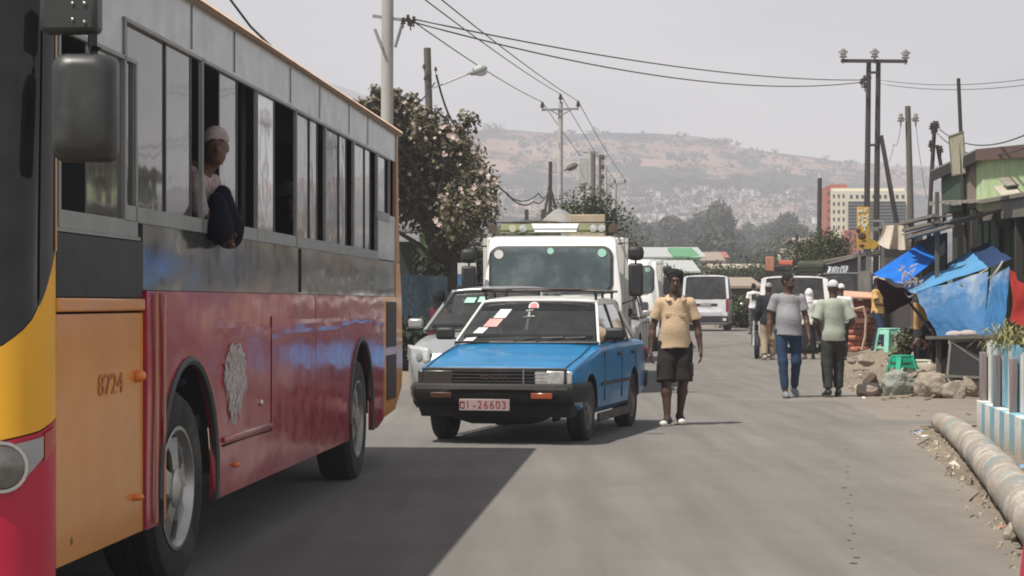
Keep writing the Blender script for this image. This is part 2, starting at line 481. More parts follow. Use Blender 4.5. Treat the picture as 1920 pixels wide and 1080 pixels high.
def hill_mat():
    m, nt, out = new_mat('hillside')
    g_ = N(nt, 'ShaderNodeNewGeometry'); v = g_.outputs['Position']
    mp = N(nt, 'ShaderNodeMapping'); mp.inputs['Scale'].default_value = (.0042, .0021, .006); nt.links.new(v, mp.inputs[0])
    c = ramp(nt, noise(nt, mp.outputs[0], 1.6, 6), .35, .65, (.30,.185,.135), (.42,.285,.215))
    sp = N(nt, 'ShaderNodeSeparateXYZ'); nt.links.new(v, sp.inputs[0])
    # scrub cover: thick at the foot, patchy above, a dark band along the crest
    hz = ramp(nt, sp.outputs['Z'], 0, 1)
    mr = N(nt, 'ShaderNodeMapRange'); mr.inputs[1].default_value = 0; mr.inputs[2].default_value = 310; nt.links.new(sp.outputs['Z'], mr.inputs[0])
    r = N(nt, 'ShaderNodeValToRGB'); nt.links.new(mr.outputs[0], r.inputs[0])
    el = r.color_ramp.elements
    el[0].position = 0; el[0].color = (1,1,1,1); el[1].position = 1; el[1].color = (.85,)*3+(1,)
    for p_, c_ in ((.18,.7),(.3,.62),(.40,.85),(.48,.62),(.6,.33),(.76,.36),(.86,.72)):
        e = el.new(p_); e.color = (c_,c_,c_,1)
    mp2 = N(nt, 'ShaderNodeMapping'); mp2.inputs['Scale'].default_value = (.013, .0042, .016); nt.links.new(v, mp2.inputs[0])
    a = N(nt, 'ShaderNodeMath', operation='ADD'); nt.links.new(r.outputs[0], a.inputs[0])
    nb = N(nt, 'ShaderNodeMath', operation='MULTIPLY_ADD'); nb.inputs[1].default_value = 2.8; nb.inputs[2].default_value = -1.4
    nt.links.new(noise(nt, mp2.outputs[0], 1.0, 9, .66), nb.inputs[0]); nt.links.new(nb.outputs[0], a.inputs[1])
    f = ramp(nt, a.outputs[0], .36, .6)
    fine = noise(nt, mp2.outputs[0], 9, 6, .7)
    green = ramp(nt, fine, .3, .7, (.022,.030,.024), (.075,.082,.06))
    c = mixc(nt, f, c, green)
    c = mixc(nt, ramp(nt, noise(nt, mp2.outputs[0], 5, 9, .75), .6, .68), c, (.06,.065,.05))
    b = N(nt, 'ShaderNodeBsdfDiffuse'); nt.links.new(c, b.inputs[0])
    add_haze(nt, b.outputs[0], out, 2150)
    return m
gr = g.build('ground', [ground_mat(), hill_mat()], None, sharp=None); gr['kind'] = 'structure'
gr.data.polygons.foreach_set('use_smooth', [True]*len(gr.data.polygons))

# far pale mountain behind the left end of the ridge
fm = MB()
far_ridge = [(-400,190),(300,140),(560,150),(640,160),(700,186),(800,205),(1000,330)]
def fmf(u, v):
    px = lerp(-400, 1000, u); top = P(px, interp(px, far_ridge)+3*mnoise.noise(V((u*30,1,1))), 9000)
    return (top.x, 9000 + (1-v)*1500*0 , lerp(-50, top.z, v)) if v == 1 else (top.x*.93, 7600, -50)
fm.grid(fmf, 80, 1)
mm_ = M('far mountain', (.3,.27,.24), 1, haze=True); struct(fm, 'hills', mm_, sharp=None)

def asphalt():
    m, nt, out = new_mat('dusty asphalt')
    tc = N(nt, 'ShaderNodeTexCoord'); v = tc.outputs['Object']
    c = ramp(nt, noise(nt, v, .28, 7, .62), .3, .7, (.143,.140,.136), (.214,.206,.193))
    mp = N(nt, 'ShaderNodeMapping'); mp.inputs['Scale'].default_value = (3.2, .22, 1); mp.inputs['Rotation'].default_value = (0,0,RAD(5)); nt.links.new(v, mp.inputs[0])
    c = mixc(nt, ramp(nt, noise(nt, mp.outputs[0], 1.0, 6), .38, .68, (0,)*3, (.75,)*3), c, (.118,.113,.108))
    c = mixc(nt, ramp(nt, noise(nt, v, 75, 4, .8), .54, .72, (0,)*3, (.5,)*3), c, (.28,.26,.235))
    c = mixc(nt, ramp(nt, noise(nt, v, 52, 3, .8), .58, .72, (0,)*3, (.55,)*3), c, (.075,.072,.068))
    # fine dust blown in from the verge
    at = N(nt, 'ShaderNodeAttribute', attribute_name='tint')
    d = N(nt, 'ShaderNodeMath', operation='MULTIPLY'); nt.links.new(at.outputs['Fac'], d.inputs[0])
    nt.links.new(ramp(nt, noise(nt, v, 1.7, 8, .7), .25, .75, (.35,)*3, (1,)*3), d.inputs[1])
    c = mixc(nt, d.outputs[0], c, (.29,.245,.19))
    vo = N(nt, 'ShaderNodeTexVoronoi', feature='DISTANCE_TO_EDGE'); vo.inputs['Scale'].default_value = .55
    mpv = N(nt, 'ShaderNodeVectorMath', operation='ADD'); nt.links.new(v, mpv.inputs[0])
    nz = N(nt, 'ShaderNodeTexNoise'); nz.inputs['Scale'].default_value = 1.5; nz.inputs['Detail'].default_value = 6; nt.links.new(v, nz.inputs['Vector'])
    nt.links.new(nz.outputs['Color'], mpv.inputs[1]); nt.links.new(mpv.outputs[0], vo.inputs['Vector'])
    crack = ramp(nt, vo.outputs['Distance'], .004, .012, (1,)*3, (0,)*3)
    cm = N(nt, 'ShaderNodeMath', operation='MULTIPLY'); nt.links.new(crack, cm.inputs[0]); nt.links.new(ramp(nt, noise(nt, v, .5, 3), .6, .7, (0,)*3, (.25,)*3), cm.inputs[1])
    c = mixc(nt, cm.outputs[0], c, (.06,.058,.055))
    b = N(nt, 'ShaderNodeBsdfPrincipled'); b.inputs['Specular IOR Level'].default_value = .25
    nt.links.new(c, b.inputs['Base Color'])
    nt.links.new(ramp(nt, noise(nt, v, 1.2, 5), .3, .7, (.72,)*3, (.92,)*3), b.inputs['Roughness'])
    bp = N(nt, 'ShaderNodeBump'); bp.inputs['Strength'].default_value = .55; bp.inputs['Distance'].default_value = .012
    nt.links.new(noise(nt, v, 60, 6, .8), bp.inputs['Height']); nt.links.new(bp.outputs[0], b.inputs['Normal'])
    nt.links.new(b.outputs[0], out.inputs[0]); return m
rd = MB(); rys = [y for y in ys if 2 <= y <= 190]; NX = 44
for y in rys:
    L_, R_ = road_l(y), interp(y, ROAD_R)
    j1 = mnoise.fractal(V((y*.9, 5, 0)), 1.0, 2.0, 4)*.14; j0 = mnoise.fractal(V((y*.9, 15, 0)), 1.0, 2.0, 4)*.15
    for i in range(NX+1):
        t = i/NX; t = 1-(1-t)**1.6
        rd.v.append((lerp(L_+j0, R_+j1, t), y, gz(0, y)+.008))
for j in range(len(rys)-1):
    for i in range(NX):
        a = j*(NX+1)+i; rd.f.append((a, a+1, a+NX+2, a+NX+1)); rd.mi.append(0)
        t = 1-(1-(i+.5)/NX)**1.6; xx = lerp(road_l(rys[j]), interp(rys[j], ROAD_R), t); e = interp(rys[j], ROAD_LINE)
        dd = .95*max(math.exp(-max(0,(e-xx))/.55)*.9, math.exp(-(xx-road_l(rys[j]))/.5)*.8, .17 + .13*sstep(-1.5, 3.5, xx-.1*rys[j]))
        rd.tint.append((dd, dd, dd, 1))
struct(rd, 'road', asphalt(), sharp=None)
st_ = MB(); r5 = random.Random(4)
for k in range(17):     # row of dark drips on the right half of the lane
    py = 830 + k*14.5 + r5.uniform(-3,3); px = 1578 + k*1.4 + r5.uniform(-5, 9); Y = CZ*FPX/(py-HY); c = P(px, py, Y)
    rx = r5.uniform(.008,.022); ry = r5.uniform(.012,.03); ph = r5.random()*6
    st_.poly([(c.x+rx*math.cos(a)*(1+.25*math.sin(3*a+ph)), Y+ry*math.sin(a)*(1+.25*math.cos(2*a+ph)), .0125) for a in [2*math.pi*i/9 for i in range(9)]])
struct(st_, 'road_stains', M('tar drip', (.125,.12,.113), .85), sharp=None)
# loose gravel on the right verge and at the foot of the boulders
gv = MB(); r6 = random.Random(8)
for k in range(820):
    y = r6.uniform(9, 46) if k % 5 == 0 else r6.uniform(10, 22.8); e = interp(y, ROAD_LINE); x = e + abs(r6.gauss(0, .75)) - .08
    if 22.5 < y < 29.2 : continue
    s = r6.choice([.01,.012,.016,.02,.034])*r6.uniform(.7,1.3); z = ground_z(x, y)
    p = [V((r6.uniform(-1,1), r6.uniform(-1,1), r6.uniform(-.3,.9)))*s for _ in range(3)]
    o = V((x, y, z+.006)); a = r6.uniform(0, 6)
    vs = [o+V((math.cos(a+i*1.57)*s*r6.uniform(.7,1.3), math.sin(a+i*1.57)*s*r6.uniform(.7,1.3), -.004)) for i in range(4)]
    tp = [o+V((math.cos(a+.4+i*1.57)*s*.6, math.sin(a+.4+i*1.57)*s*.6, s*r6.uniform(.5,.9))) for i in range(4)]
    gv.loft([vs, tp]); tv = r6.uniform(.6, 1.6); gv.tint += [(tv, tv*.97, tv*.93, 1)]*6
o = gv.build('gravel', M('gravel stone', (.3,.265,.215), .9, tint=True), None, sharp=None); o['kind'] = 'stuff'
tag(o, 'loose gravel scattered over the dirt verge beside the road', 'gravel')

# ================================================================== far town, woods, hillside
hm = [M('far plaster '+str(i), c, .9, haze=True, rand=.25) for i, c in enumerate([(.62,.56,.5),(.55,.42,.36),(.45,.42,.4),(.75,.73,.7)])]
rm = [M('far tin '+str(i), c, .7, haze=True, rand=.3) for i, c in enumerate([(.42,.33,.28),(.36,.35,.36),(.55,.53,.5),(.28,.16,.12)])]
protos = []
for i, (w, d, h, fl) in enumerate([(7,6,3.2,1),(6,6,6,2),(11,6,3.2,1),(8,7,9,3)]):
    def mk(i=i, w=w, d=d, h=h, fl=fl):
        t = thing('hillside_house', 'x', 'house')
        b = MB(); b.b2(-w/2,w/2,-d/2,d/2,-6,h)
        b.build('wall', hm[i], t)
        r = MB()
        r.prism([(-w/2-.4,-d/2-.4,h-.1),(w/2+.4,-d/2-.4,h-.1),(w/2+.4,0,h+1.3),(-w/2-.4,0,h+1.3)], (0,0,.25))
        r.prism([(-w/2-.4,d/2+.4,h-.1),(w/2+.4,d/2+.4,h-.1),(w/2+.4,0,h+1.3),(-w/2-.4,0,h+1.3)], (0,0,.25))
        r.build('roof', rm[i], t)
        return t
    protos.append(mk())
r7 = random.Random(21); used = set(); nh = 0; GH = 'small houses scattered over the lower hillside'
LAB = 'small pale house among the crowded houses on the lower hazy hillside'
while nh < 296:
    u = r7.random()
    if u < .62: px = r7.uniform(1165, 1420); py = r7.uniform(358, 432)
    elif u < .9: px = r7.uniform(1330, 1560); py = r7.choice([r7.uniform(384,416), r7.uniform(356,420)])
    else: px = r7.uniform(930, 1165); py = r7.uniform(360, 400)
    p = ray_ground(px, py, 900)
    if not p: continue
    k = r7.choices([0,1,2,3], [6,4,3,1])[0]
    o = protos[k] if k not in used else copy_tree(protos[k])
    used.add(k); nh += 1
    o.location = p; o.rotation_euler = (0,0,r7.uniform(-.6,.6)); s = r7.uniform(.33,.7); o.scale = (s,s,s); tag(o, LAB, 'house', GH)
for k in range(4):
    if k not in used: bpy.data.objects.remove(protos[k])

ht = MB(); r71 = random.Random(5); nn = 0
while nn < 1500:
    u = r71.random()
    if u < .66: px = r71.uniform(1165, 1430); py = r71.triangular(356, 432, 398)
    elif u < .9: px = r71.uniform(1330, 1600); py = r71.uniform(372, 420)
    else: px = r71.uniform(880, 1165); py = r71.uniform(352, 402)
    if mnoise.noise(V((px/38, py/11, 4))) < r71.uniform(-.5,.25): continue
    p = ray_ground(px, py, 900)
    if not p: continue
    nn += 1; w_, d_, h_ = r71.uniform(1.6,4.5), r71.uniform(1.6,4), r71.uniform(1.6,4.2)
    ht.box(p+V((0,0,h_/2-.5)), (w_, d_, h_), rz=r71.uniform(-.6,.6)); c_ = r71.choice([(1,.92,.86),(.8,.72,.66),(1.15,1.12,1.08),(.62,.5,.44),(.9,.78,.7)]); f_ = r71.uniform(.5,1.15); ht.tint += [(c_[0]*f_, c_[1]*f_, c_[2]*f_, 1)]*6
o = ht.build('distant_houses', M('far house specks', (.52,.46,.42), .9, tint=True, haze=True), None, sharp=None); o['kind'] = 'stuff'; tag(o, 'mass of tiny houses of the far town low on the hazy hill', 'houses')
leafF = M('far foliage', (.050,.062,.036), .9, tint=True, haze=True, rand=.25, var=.25, scale=.3)
leafM = M('mid foliage', (.062,.078,.034), .85, tint=True, haze=True, rand=.2, var=.25, scale=.8, trans=.12)
barkF = M('bark', (.12,.09,.065), .95, haze=True, bump=.6, bscale=20)
# scrub scattered over the hill: one uncountable cover
sb = MB(); r8 = np.random.default_rng(5); clumps = []
rr8 = random.Random(9); n = 0
while n < 900:
    if n % 5 == 0: px = rr8.uniform(860, 1760); py = interp(px, RIDGE) + rr8.uniform(2, 22)
    else: px = rr8.uniform(900, 1760); py = rr8.uniform(262, 420)
    if mnoise.noise(V((px/60, py/16, 2))) < rr8.uniform(-.25,.35): continue
    p = ray_ground(px, py, 900)
    if not p: continue
    n += 1; s = rr8.uniform(2.5, 7)
    clumps.append((p.x, p.y, p.z+s*.5, s*rr8.uniform(.8,1.9), s, s*.8))
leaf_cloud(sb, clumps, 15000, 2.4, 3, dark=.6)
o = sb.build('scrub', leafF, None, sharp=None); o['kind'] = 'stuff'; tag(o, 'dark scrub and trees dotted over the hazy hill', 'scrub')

tp_ = []
def round_crown(seed, h, n, flat=1.0, wide=.42):
    r = random.Random(seed); cl = []
    for i in range(n):
        a = r.uniform(0, 6.28); d = h*wide*r.uniform(.15,.75); z = h*(.45 + .4*r.random()*flat)
        s = h*r.uniform(.13,.22); cl.append((math.cos(a)*d, math.sin(a)*d*.8, z, s*1.15, s*1.1, s*.85))
    cl.append((0,0,h*.82,h*.2,h*.2,h*.16)); cl.append((0,0,h*.55,h*.3,h*.3,h*.2)); return cl
FKIND = [('round dark green tree in the hazy wood below the hill', 3, 11, 1, .44), ('tall narrow dark tree in the hazy wood below the hill', 5, 9, 1.25, .22),
         ('wide flat-topped tree in the hazy wood below the hill', 7, 12, .7, .55), ('loose bluish green tree in the hazy wood below the hill', 9, 8, 1.1, .4)]
for lab, s, n, fl, wd in FKIND:
    tp_.append([lab, make_tree('wood_tree', lab, 'tree', (0,0,0), round_crown(s, 15, n, fl, wd), 2600, .75, leafF, barkF, .35, s, trunk_top=6, group='trees of the hazy wood', dark=.35), False])
r9 = random.Random(33)
rows = [(560,16,(1165,1570),1.0),(700,18,(1165,1600),1.05),(820,16,(1150,1700),1.1),(430,7,(1220,1480),.8),(950,10,(1160,1420),1.0)]
for Y, cnt, (a, b), sc_ in rows:
    for i in range(cnt):
        px = lerp(a, b, (i+.5)/cnt) + r9.uniform(-10, 10); y = Y*r9.uniform(.94,1.06)
        x = (px-960)*y/FPX; k = r9.choices([0,1,2,3],[4,2,2,3])[0]; t = tp_[k]
        o = t[1] if not t[2] else copy_tree(t[1]); t[2] = True
        o.location = (x, y, gz(x,y)-.5); o.rotation_euler = (0,0,r9.uniform(0,6)); s = sc_*r9.uniform(.7,1.25)*interp(px, [(1165,1.05),(1300,1.0),(1340,1.15),(1400,.9),(1450,1.05),(1560,.95)]); o.scale = (s,s,s*r9.uniform(.9,1.15))

# ---- cream office block with red tower, far right
BY = 480.0
def big_block():
    c0 = P(1632, 470, BY); base = V((c0.x, BY, gz(c0.x, BY)))
    t = thing('office_building', 'cream office block with red stair tower and dark glazed front', 'building', base)
    def z(py): return P(0, py, BY).z
    def x(px): return P(px, 0, BY).x
    cream = M('cream render', (.76,.70,.55), .85, haze=True, var=.05, dirt=(.5,.45,.36), damt=.25); red = M('brick red render', (.42,.13,.09), .85, haze=True, var=.08)
    dk = M('office glass', (.045,.05,.052), .25, haze=True); lt = M('grey slab', (.17,.18,.18), .7, haze=True)
    b = MB(); b.b2(x(1558), x(1705), BY, BY+18, base.z, z(358)); b.build('wall', cream, t, world=True)
    b = MB(); b.b2(x(1558), x(1700), BY+2, BY+17, z(358)+.02, z(352)); b.build('parapet', cream, t, world=True)
    b = MB(); b.b2(x(1551), x(1558)-.02, BY+.6, BY+16, base.z, z(349)); b.b2(x(1562), x(1592), BY+3, BY+12, z(351.9), z(344)); b.build('red_tower', red, t, world=True)
    b = MB(); b.b2(x(1581), x(1612), BY-3, BY-.06, base.z, z(432)); b.build('red_annexe', red, t, world=True)
    b = MB(); b.b2(x(1590), x(1697), BY-.9, BY-.05, z(432)+.05, z(378)); gl = b.build('glazed_front', dk, t, world=True)
    for k in range(8):
        zz = z(378) - (k+1)*(z(378)-z(432))/9
        b = MB(); b.b2(x(1590)-.1, x(1697)+.1, BY-1.15, BY-.92, zz-.16, zz+.16); b.build('floor_band', lt, t, world=True)
    for r_, py in enumerate((367.5, 382, 396.5, 411, 426)):
        for px in (1563.5, 1572.5, 1581.5):
            b = MB(); b.box((x(px), BY-.03, z(py)), (.42,.1,.78)); b.build('window', dk, t, world=True)
    for px in [1596,1607,1617,1638,1650,1660,1671,1682,1693]:
        b = MB(); b.box((x(px), BY-.03, z(368.5)), (.6,.1,.78)); b.build('window', dk, t, world=True)
    for i in range(6):
        b = MB(); b.box((x(1554.7), BY+.57, z(362+i*16)), (.4,.1,.6)); b.build('window', dk, t, world=True)
    for px, py in ((1589,438),(1599,443),(1589,458),(1602,460)):
        b = MB(); b.box((x(px), BY-3.03, z(py)), (.5,.1,.8)); b.build('window', dk, t, world=True)
big_block()
def xz(px, py, Y): p = P(px, py, Y); return p.x, p.z
def simple_house(name, label, cat, px0, px1, pytop, Y, depth, wallm, roofm, roof_rise=1.0, eave=.5, windows=(), pyroof=None, base=None):
    x0, _ = xz(px0, 0, Y); x1, zt = xz(px1, pytop, Y); bx = (x0+x1)/2
    bz = gz(bx, Y) if base is None else base
    t = thing(name, label, cat, (bx, Y, bz))
    b = MB(); b.b2(x0, x1, Y, Y+depth, bz-.3, zt); b.build('wall', wallm, t, world=True)
    r = MB(); e = eave
    f0 = [(x0-e,Y-e,zt+.01),(x1+e,Y-e,zt+.01),(x1+e*.4,Y+depth*.5,zt+roof_rise),(x0-e*.4,Y+depth*.5,zt+roof_rise)]
    f1 = [(x0-e,Y+depth+e,zt+.01),(x1+e,Y+depth+e,zt+.01),(x1+e*.4,Y+depth*.5,zt+roof_rise),(x0-e*.4,Y+depth*.5,zt+roof_rise)]
    r.prism(f0, (0,0,.12)); r.prism(f1, (0,0,.12)); r.build('roof', roofm, t, world=True)
    for (wx, wy, ww, wh) in windows:
        a, zz = xz(wx, wy, Y); w = MB(); w.box((a, Y-.03, zz), (ww, .1, wh)); w.build('window', M('mid dark opening', (.06,.065,.065), .5, haze=True), t, world=True)
    return t
tin = M('pale tin roof', (.40,.42,.41), .5, haze=True, var=.1, dirt=(.35,.28,.22), damt=.2); tin2 = M('rusty tin roof', (.30,.25,.2), .75, haze=True, dirt=(.24,.15,.1), damt=.5)
gwall = M('pale green wall', (.52,.66,.48), .85, haze=True); pinkw = M('pink plaster', (.62,.42,.38), .9, haze=True, dirt=(.4,.3,.27)); beige = M('beige wall', (.44,.38,.29), .9, haze=True, dirt=(.3,.26,.2)); dkw = M('dark plank wall', (.09,.085,.075), .9, haze=True)
t = simple_house('school_building', 'pale green building with long white tin roof and green gabled end', 'building', 1188, 1312, 484, 200, 10, gwall, tin, 1.1, .6,
    [(1210+k*22, 494, .55, .7) for k in range(5)] + [(1210+k*22, 512, .55, .7) for k in range(4)])
b = MB(); a0, z0 = xz(1262, 484, 199.2); a1, z1 = xz(1316, 486, 199.2); am, zm = xz(1288, 466, 199.2)
b.prism([(a0,199.3,z0),(a1,199.3,z1),(am+.8,203,zm),(am-1.6,203,zm)], (0,0,.18)); b.build('gable_roof', M('green tin roof', (.10,.27,.14), .55, haze=True), t, world=True)
b = MB(); b.b2(xz(1188,0,199.6)[0], xz(1262,0,199.6)[0], 198.8, 199.9, xz(0,503,199.6)[1], xz(0,499.5,199.6)[1]); b.build('balcony_band', M('white band', (.75,.76,.72), .8, haze=True), t, world=True)
simple_house('pink_house', 'pink plastered house with low rusty roof beside the green-roofed building', 'house', 1308, 1352, 490, 262, 8, pinkw, tin2, 1.2, .5, [(1322,499,.7,.9),(1338,499,.7,.9)])
simple_house('long_shed', 'long low shed with dusty beige roof in the valley behind the road', 'shed', 1338, 1436, 505, 215, 9, beige, M('dusty tin roof', (.40,.36,.29), .8, haze=True, dirt=(.3,.24,.18)), .55, .6)
simple_house('roadside_shack', 'dark shack with dull sloping tin roof beyond the white van', 'shack', 1368, 1412, 541, 105, 5, dkw, tin2, .5, .5)
simple_house('roadside_shack', 'small grey-roofed shack just left of the white van roof', 'shack', 1236, 1300, 512, 150, 6, dkw, tin, .9, .5)
simple_house('hill_cottage', 'tiny red-roofed house between the trees above the long shed', 'house', 1338, 1362, 484, 330, 6, pinkw, M('red tin', (.33,.13,.1), .7, haze=True), 1.0, .5)
simple_house('rubble_house', 'small pale house at the wood edge left of the leafless pole', 'house', 1466, 1490, 476, 320, 6, M('white plaster far', (.7,.68,.64), .9, haze=True), tin2, .8, .4)
simple_house('columned_shed', 'grey shed with slatted front left of the tall bare pole', 'shed', 1494, 1532, 455, 170, 6, M('slatted grey wall', (.27,.25,.22), .9, haze=True, stretch=(6,6,.2)), tin2, .4, .3, [(1500+6*k,464,.12,1.0) for k in range(5)])
# mid trees standing one by one
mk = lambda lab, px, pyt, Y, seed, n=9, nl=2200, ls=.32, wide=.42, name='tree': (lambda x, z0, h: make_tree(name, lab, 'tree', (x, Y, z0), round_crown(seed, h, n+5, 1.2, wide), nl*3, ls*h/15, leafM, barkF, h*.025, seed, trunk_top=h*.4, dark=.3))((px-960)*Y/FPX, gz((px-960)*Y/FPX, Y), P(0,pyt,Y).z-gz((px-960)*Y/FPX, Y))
mk('rounded green tree in front of the green-roofed building', 1282, 482, 165, 41, 9, 2600, .3, .3)
mk('small bushy tree below the pale green wall', 1248, 502, 140, 42, 7, 1500, .3, .3)
mk('dark bush standing before the long beige shed', 1362, 492, 180, 43, 7, 1500, .3, .28)
mk('spreading bush right of the long beige shed', 1425, 492, 190, 44, 10, 2200, .3, .6)
mk('low tree in the valley right of the pink house', 1395, 478, 300, 45, 10, 2200, .25, .5)
mk('leafy tree between the truck load and the concrete pole', 1077, 366, 78, 46, 8, 1800, .2, .2)
mk('leafy tree growing round the cluster of thin poles', 1132, 362, 88, 47, 9, 2200, .2, .24)
mk('bushy tree beside the cream office block', 1556, 424, 118, 48, 10, 3000, .22, .3)
mk('wide olive bush along the tin roofs below the office block', 1522, 452, 112, 49, 11, 2600, .2, .5)
mk('small green tree right of the valley shed', 1462, 470, 230, 50, 8, 1800, .25, .4)
# rubble and scrub beside the white van, where the road drops away
rb = MB(); leaf_cloud(rb, [( (px-960)*84/FPX, 84+r9.uniform(-2,4), gz(0,84)+r9.uniform(.3,1.4), .9,.9,.55) for px in (1376,1388,1400,1412,1424,1246,1258,1232,1395,1408) ], 2600, .13, 6, dark=.35)
o = rb.build('verge_scrub', leafM, None, sharp=None); o['kind'] = 'stuff'; tag(o, 'dusty scrub on the rubble bank right of the white van', 'scrub')
# ================================================================== vehicles
rubber = M('tyre rubber', (.022,.021,.02), .85, dirt=(.12,.105,.085), damt=.35, bump=.3, bscale=90, low=(.16,.14,.11), lowz=.0)
blackp = M('black plastic', (.022,.022,.023), .5, dirt=(.1,.09,.075), damt=.3, bump=.15, bscale=300)
greyp = M('grey plastic', (.07,.072,.072), .45, dirt=(.13,.12,.11), damt=.2)
chrome = M('worn chrome', (.55,.56,.56), .22, metal=1, dirt=(.14,.12,.10), damt=.35)
steel = M('grey steel', (.33,.34,.34), .5, metal=.6, dirt=(.15,.13,.11), damt=.4)
seatm = M('seat cloth', (.05,.052,.06), .95)
seatg = M('grey seat cloth', (.26,.26,.25), .95)
darkin = M('dark interior', (.018,.018,.02), .9)
lampg = M('lamp glass', (.62,.63,.62), .12, coat=1, var=.25, scale=25, metal=.35)
amber = M('amber lens', (.34,.085,.03), .2, coat=.6)
redl = M('red lens', (.35,.02,.02), .2, coat=.6)
carglass = glass('car glass', (.52,.58,.57), 1.1, .05)
darkglass = glass('tinted glass', (.16,.2,.2), 1.0, .07)
whitesticker = M('paper sticker', (.66,.65,.63), .7); greensticker = M('green sticker', (.35,.62,.5), .6); pinksticker = M('pink sticker', (.62,.32,.30), .7)
platew = M('plate enamel', (.40,.32,.315), .45, dirt=(.35,.3,.25), damt=.3); plater = M('plate red letters', (.30,.03,.05), .5)

def wheel(parent, c, r, w, side, rimmat=None, spokes=6, rim_r=.6, rot=0, dish=.02, sw=.52):
    # side=+1: outer face towards +x
    mb = MB(); ax = (side, 0, 0); c = V(c)
    mb.lathe([(r*rim_r,-w/2),(r*.93,-w/2),(r,-w*.36),(r,-w*.12),(r*.985,-w*.11),(r*.985,-w*.08),(r,-w*.07),(r,w*.07),(r*.985,w*.08),(r*.985,w*.11),(r,w*.12),(r,w*.36),(r*.93,w/2),(r*.8,w*.52),(r*rim_r,w*.46),(r*rim_r*.98,w*.2)], (0,0,0), ax, 32)
    wh = mb.build('wheel', rubber, parent); wh.location = c
    rr = r*rim_r; o = w*.46-dish
    rm_ = MB()
    rm_.lathe([(rr*1.03,o+.02),(rr*.97,o+.022),(rr*.9,o-.01),(rr*.86,o-.05)], (0,0,0), ax, 32)
    # spokes with open gaps between them
    for k in range(spokes):
        a0 = 2*math.pi*k/spokes + rot; ww = math.pi/spokes*sw
        pts = []
        for rad_, da, t in ((rr*.28, ww*1.5, o+.012), (rr*.6, ww*.85, o+.004), (rr*.9, ww*1.0, o-.012)):
            pts.append([(t*side, rad_*math.cos(a0-da), rad_*math.sin(a0-da)), (t*side, rad_*math.cos(a0+da), rad_*math.sin(a0+da))])
        for (p, q), (p2, q2) in zip(pts, pts[1:]):
            rm_.prism([p, q, q2, p2], (-.02*side, 0, 0))
    rm_.lathe([(rr*.34,o-.01),(rr*.33,o+.018),(rr*.2,o+.03),(0,o+.032)], (0,0,0), ax, 20)
    rm_.build('rim', rimmat or steel, wh, sharp=30)
    bk = MB(); bk.lathe([(rr*.98,o-.07),(0,o-.07)], (0,0,0), ax, 24); bk.build('brake_disc', darkin, wh)
    return wh

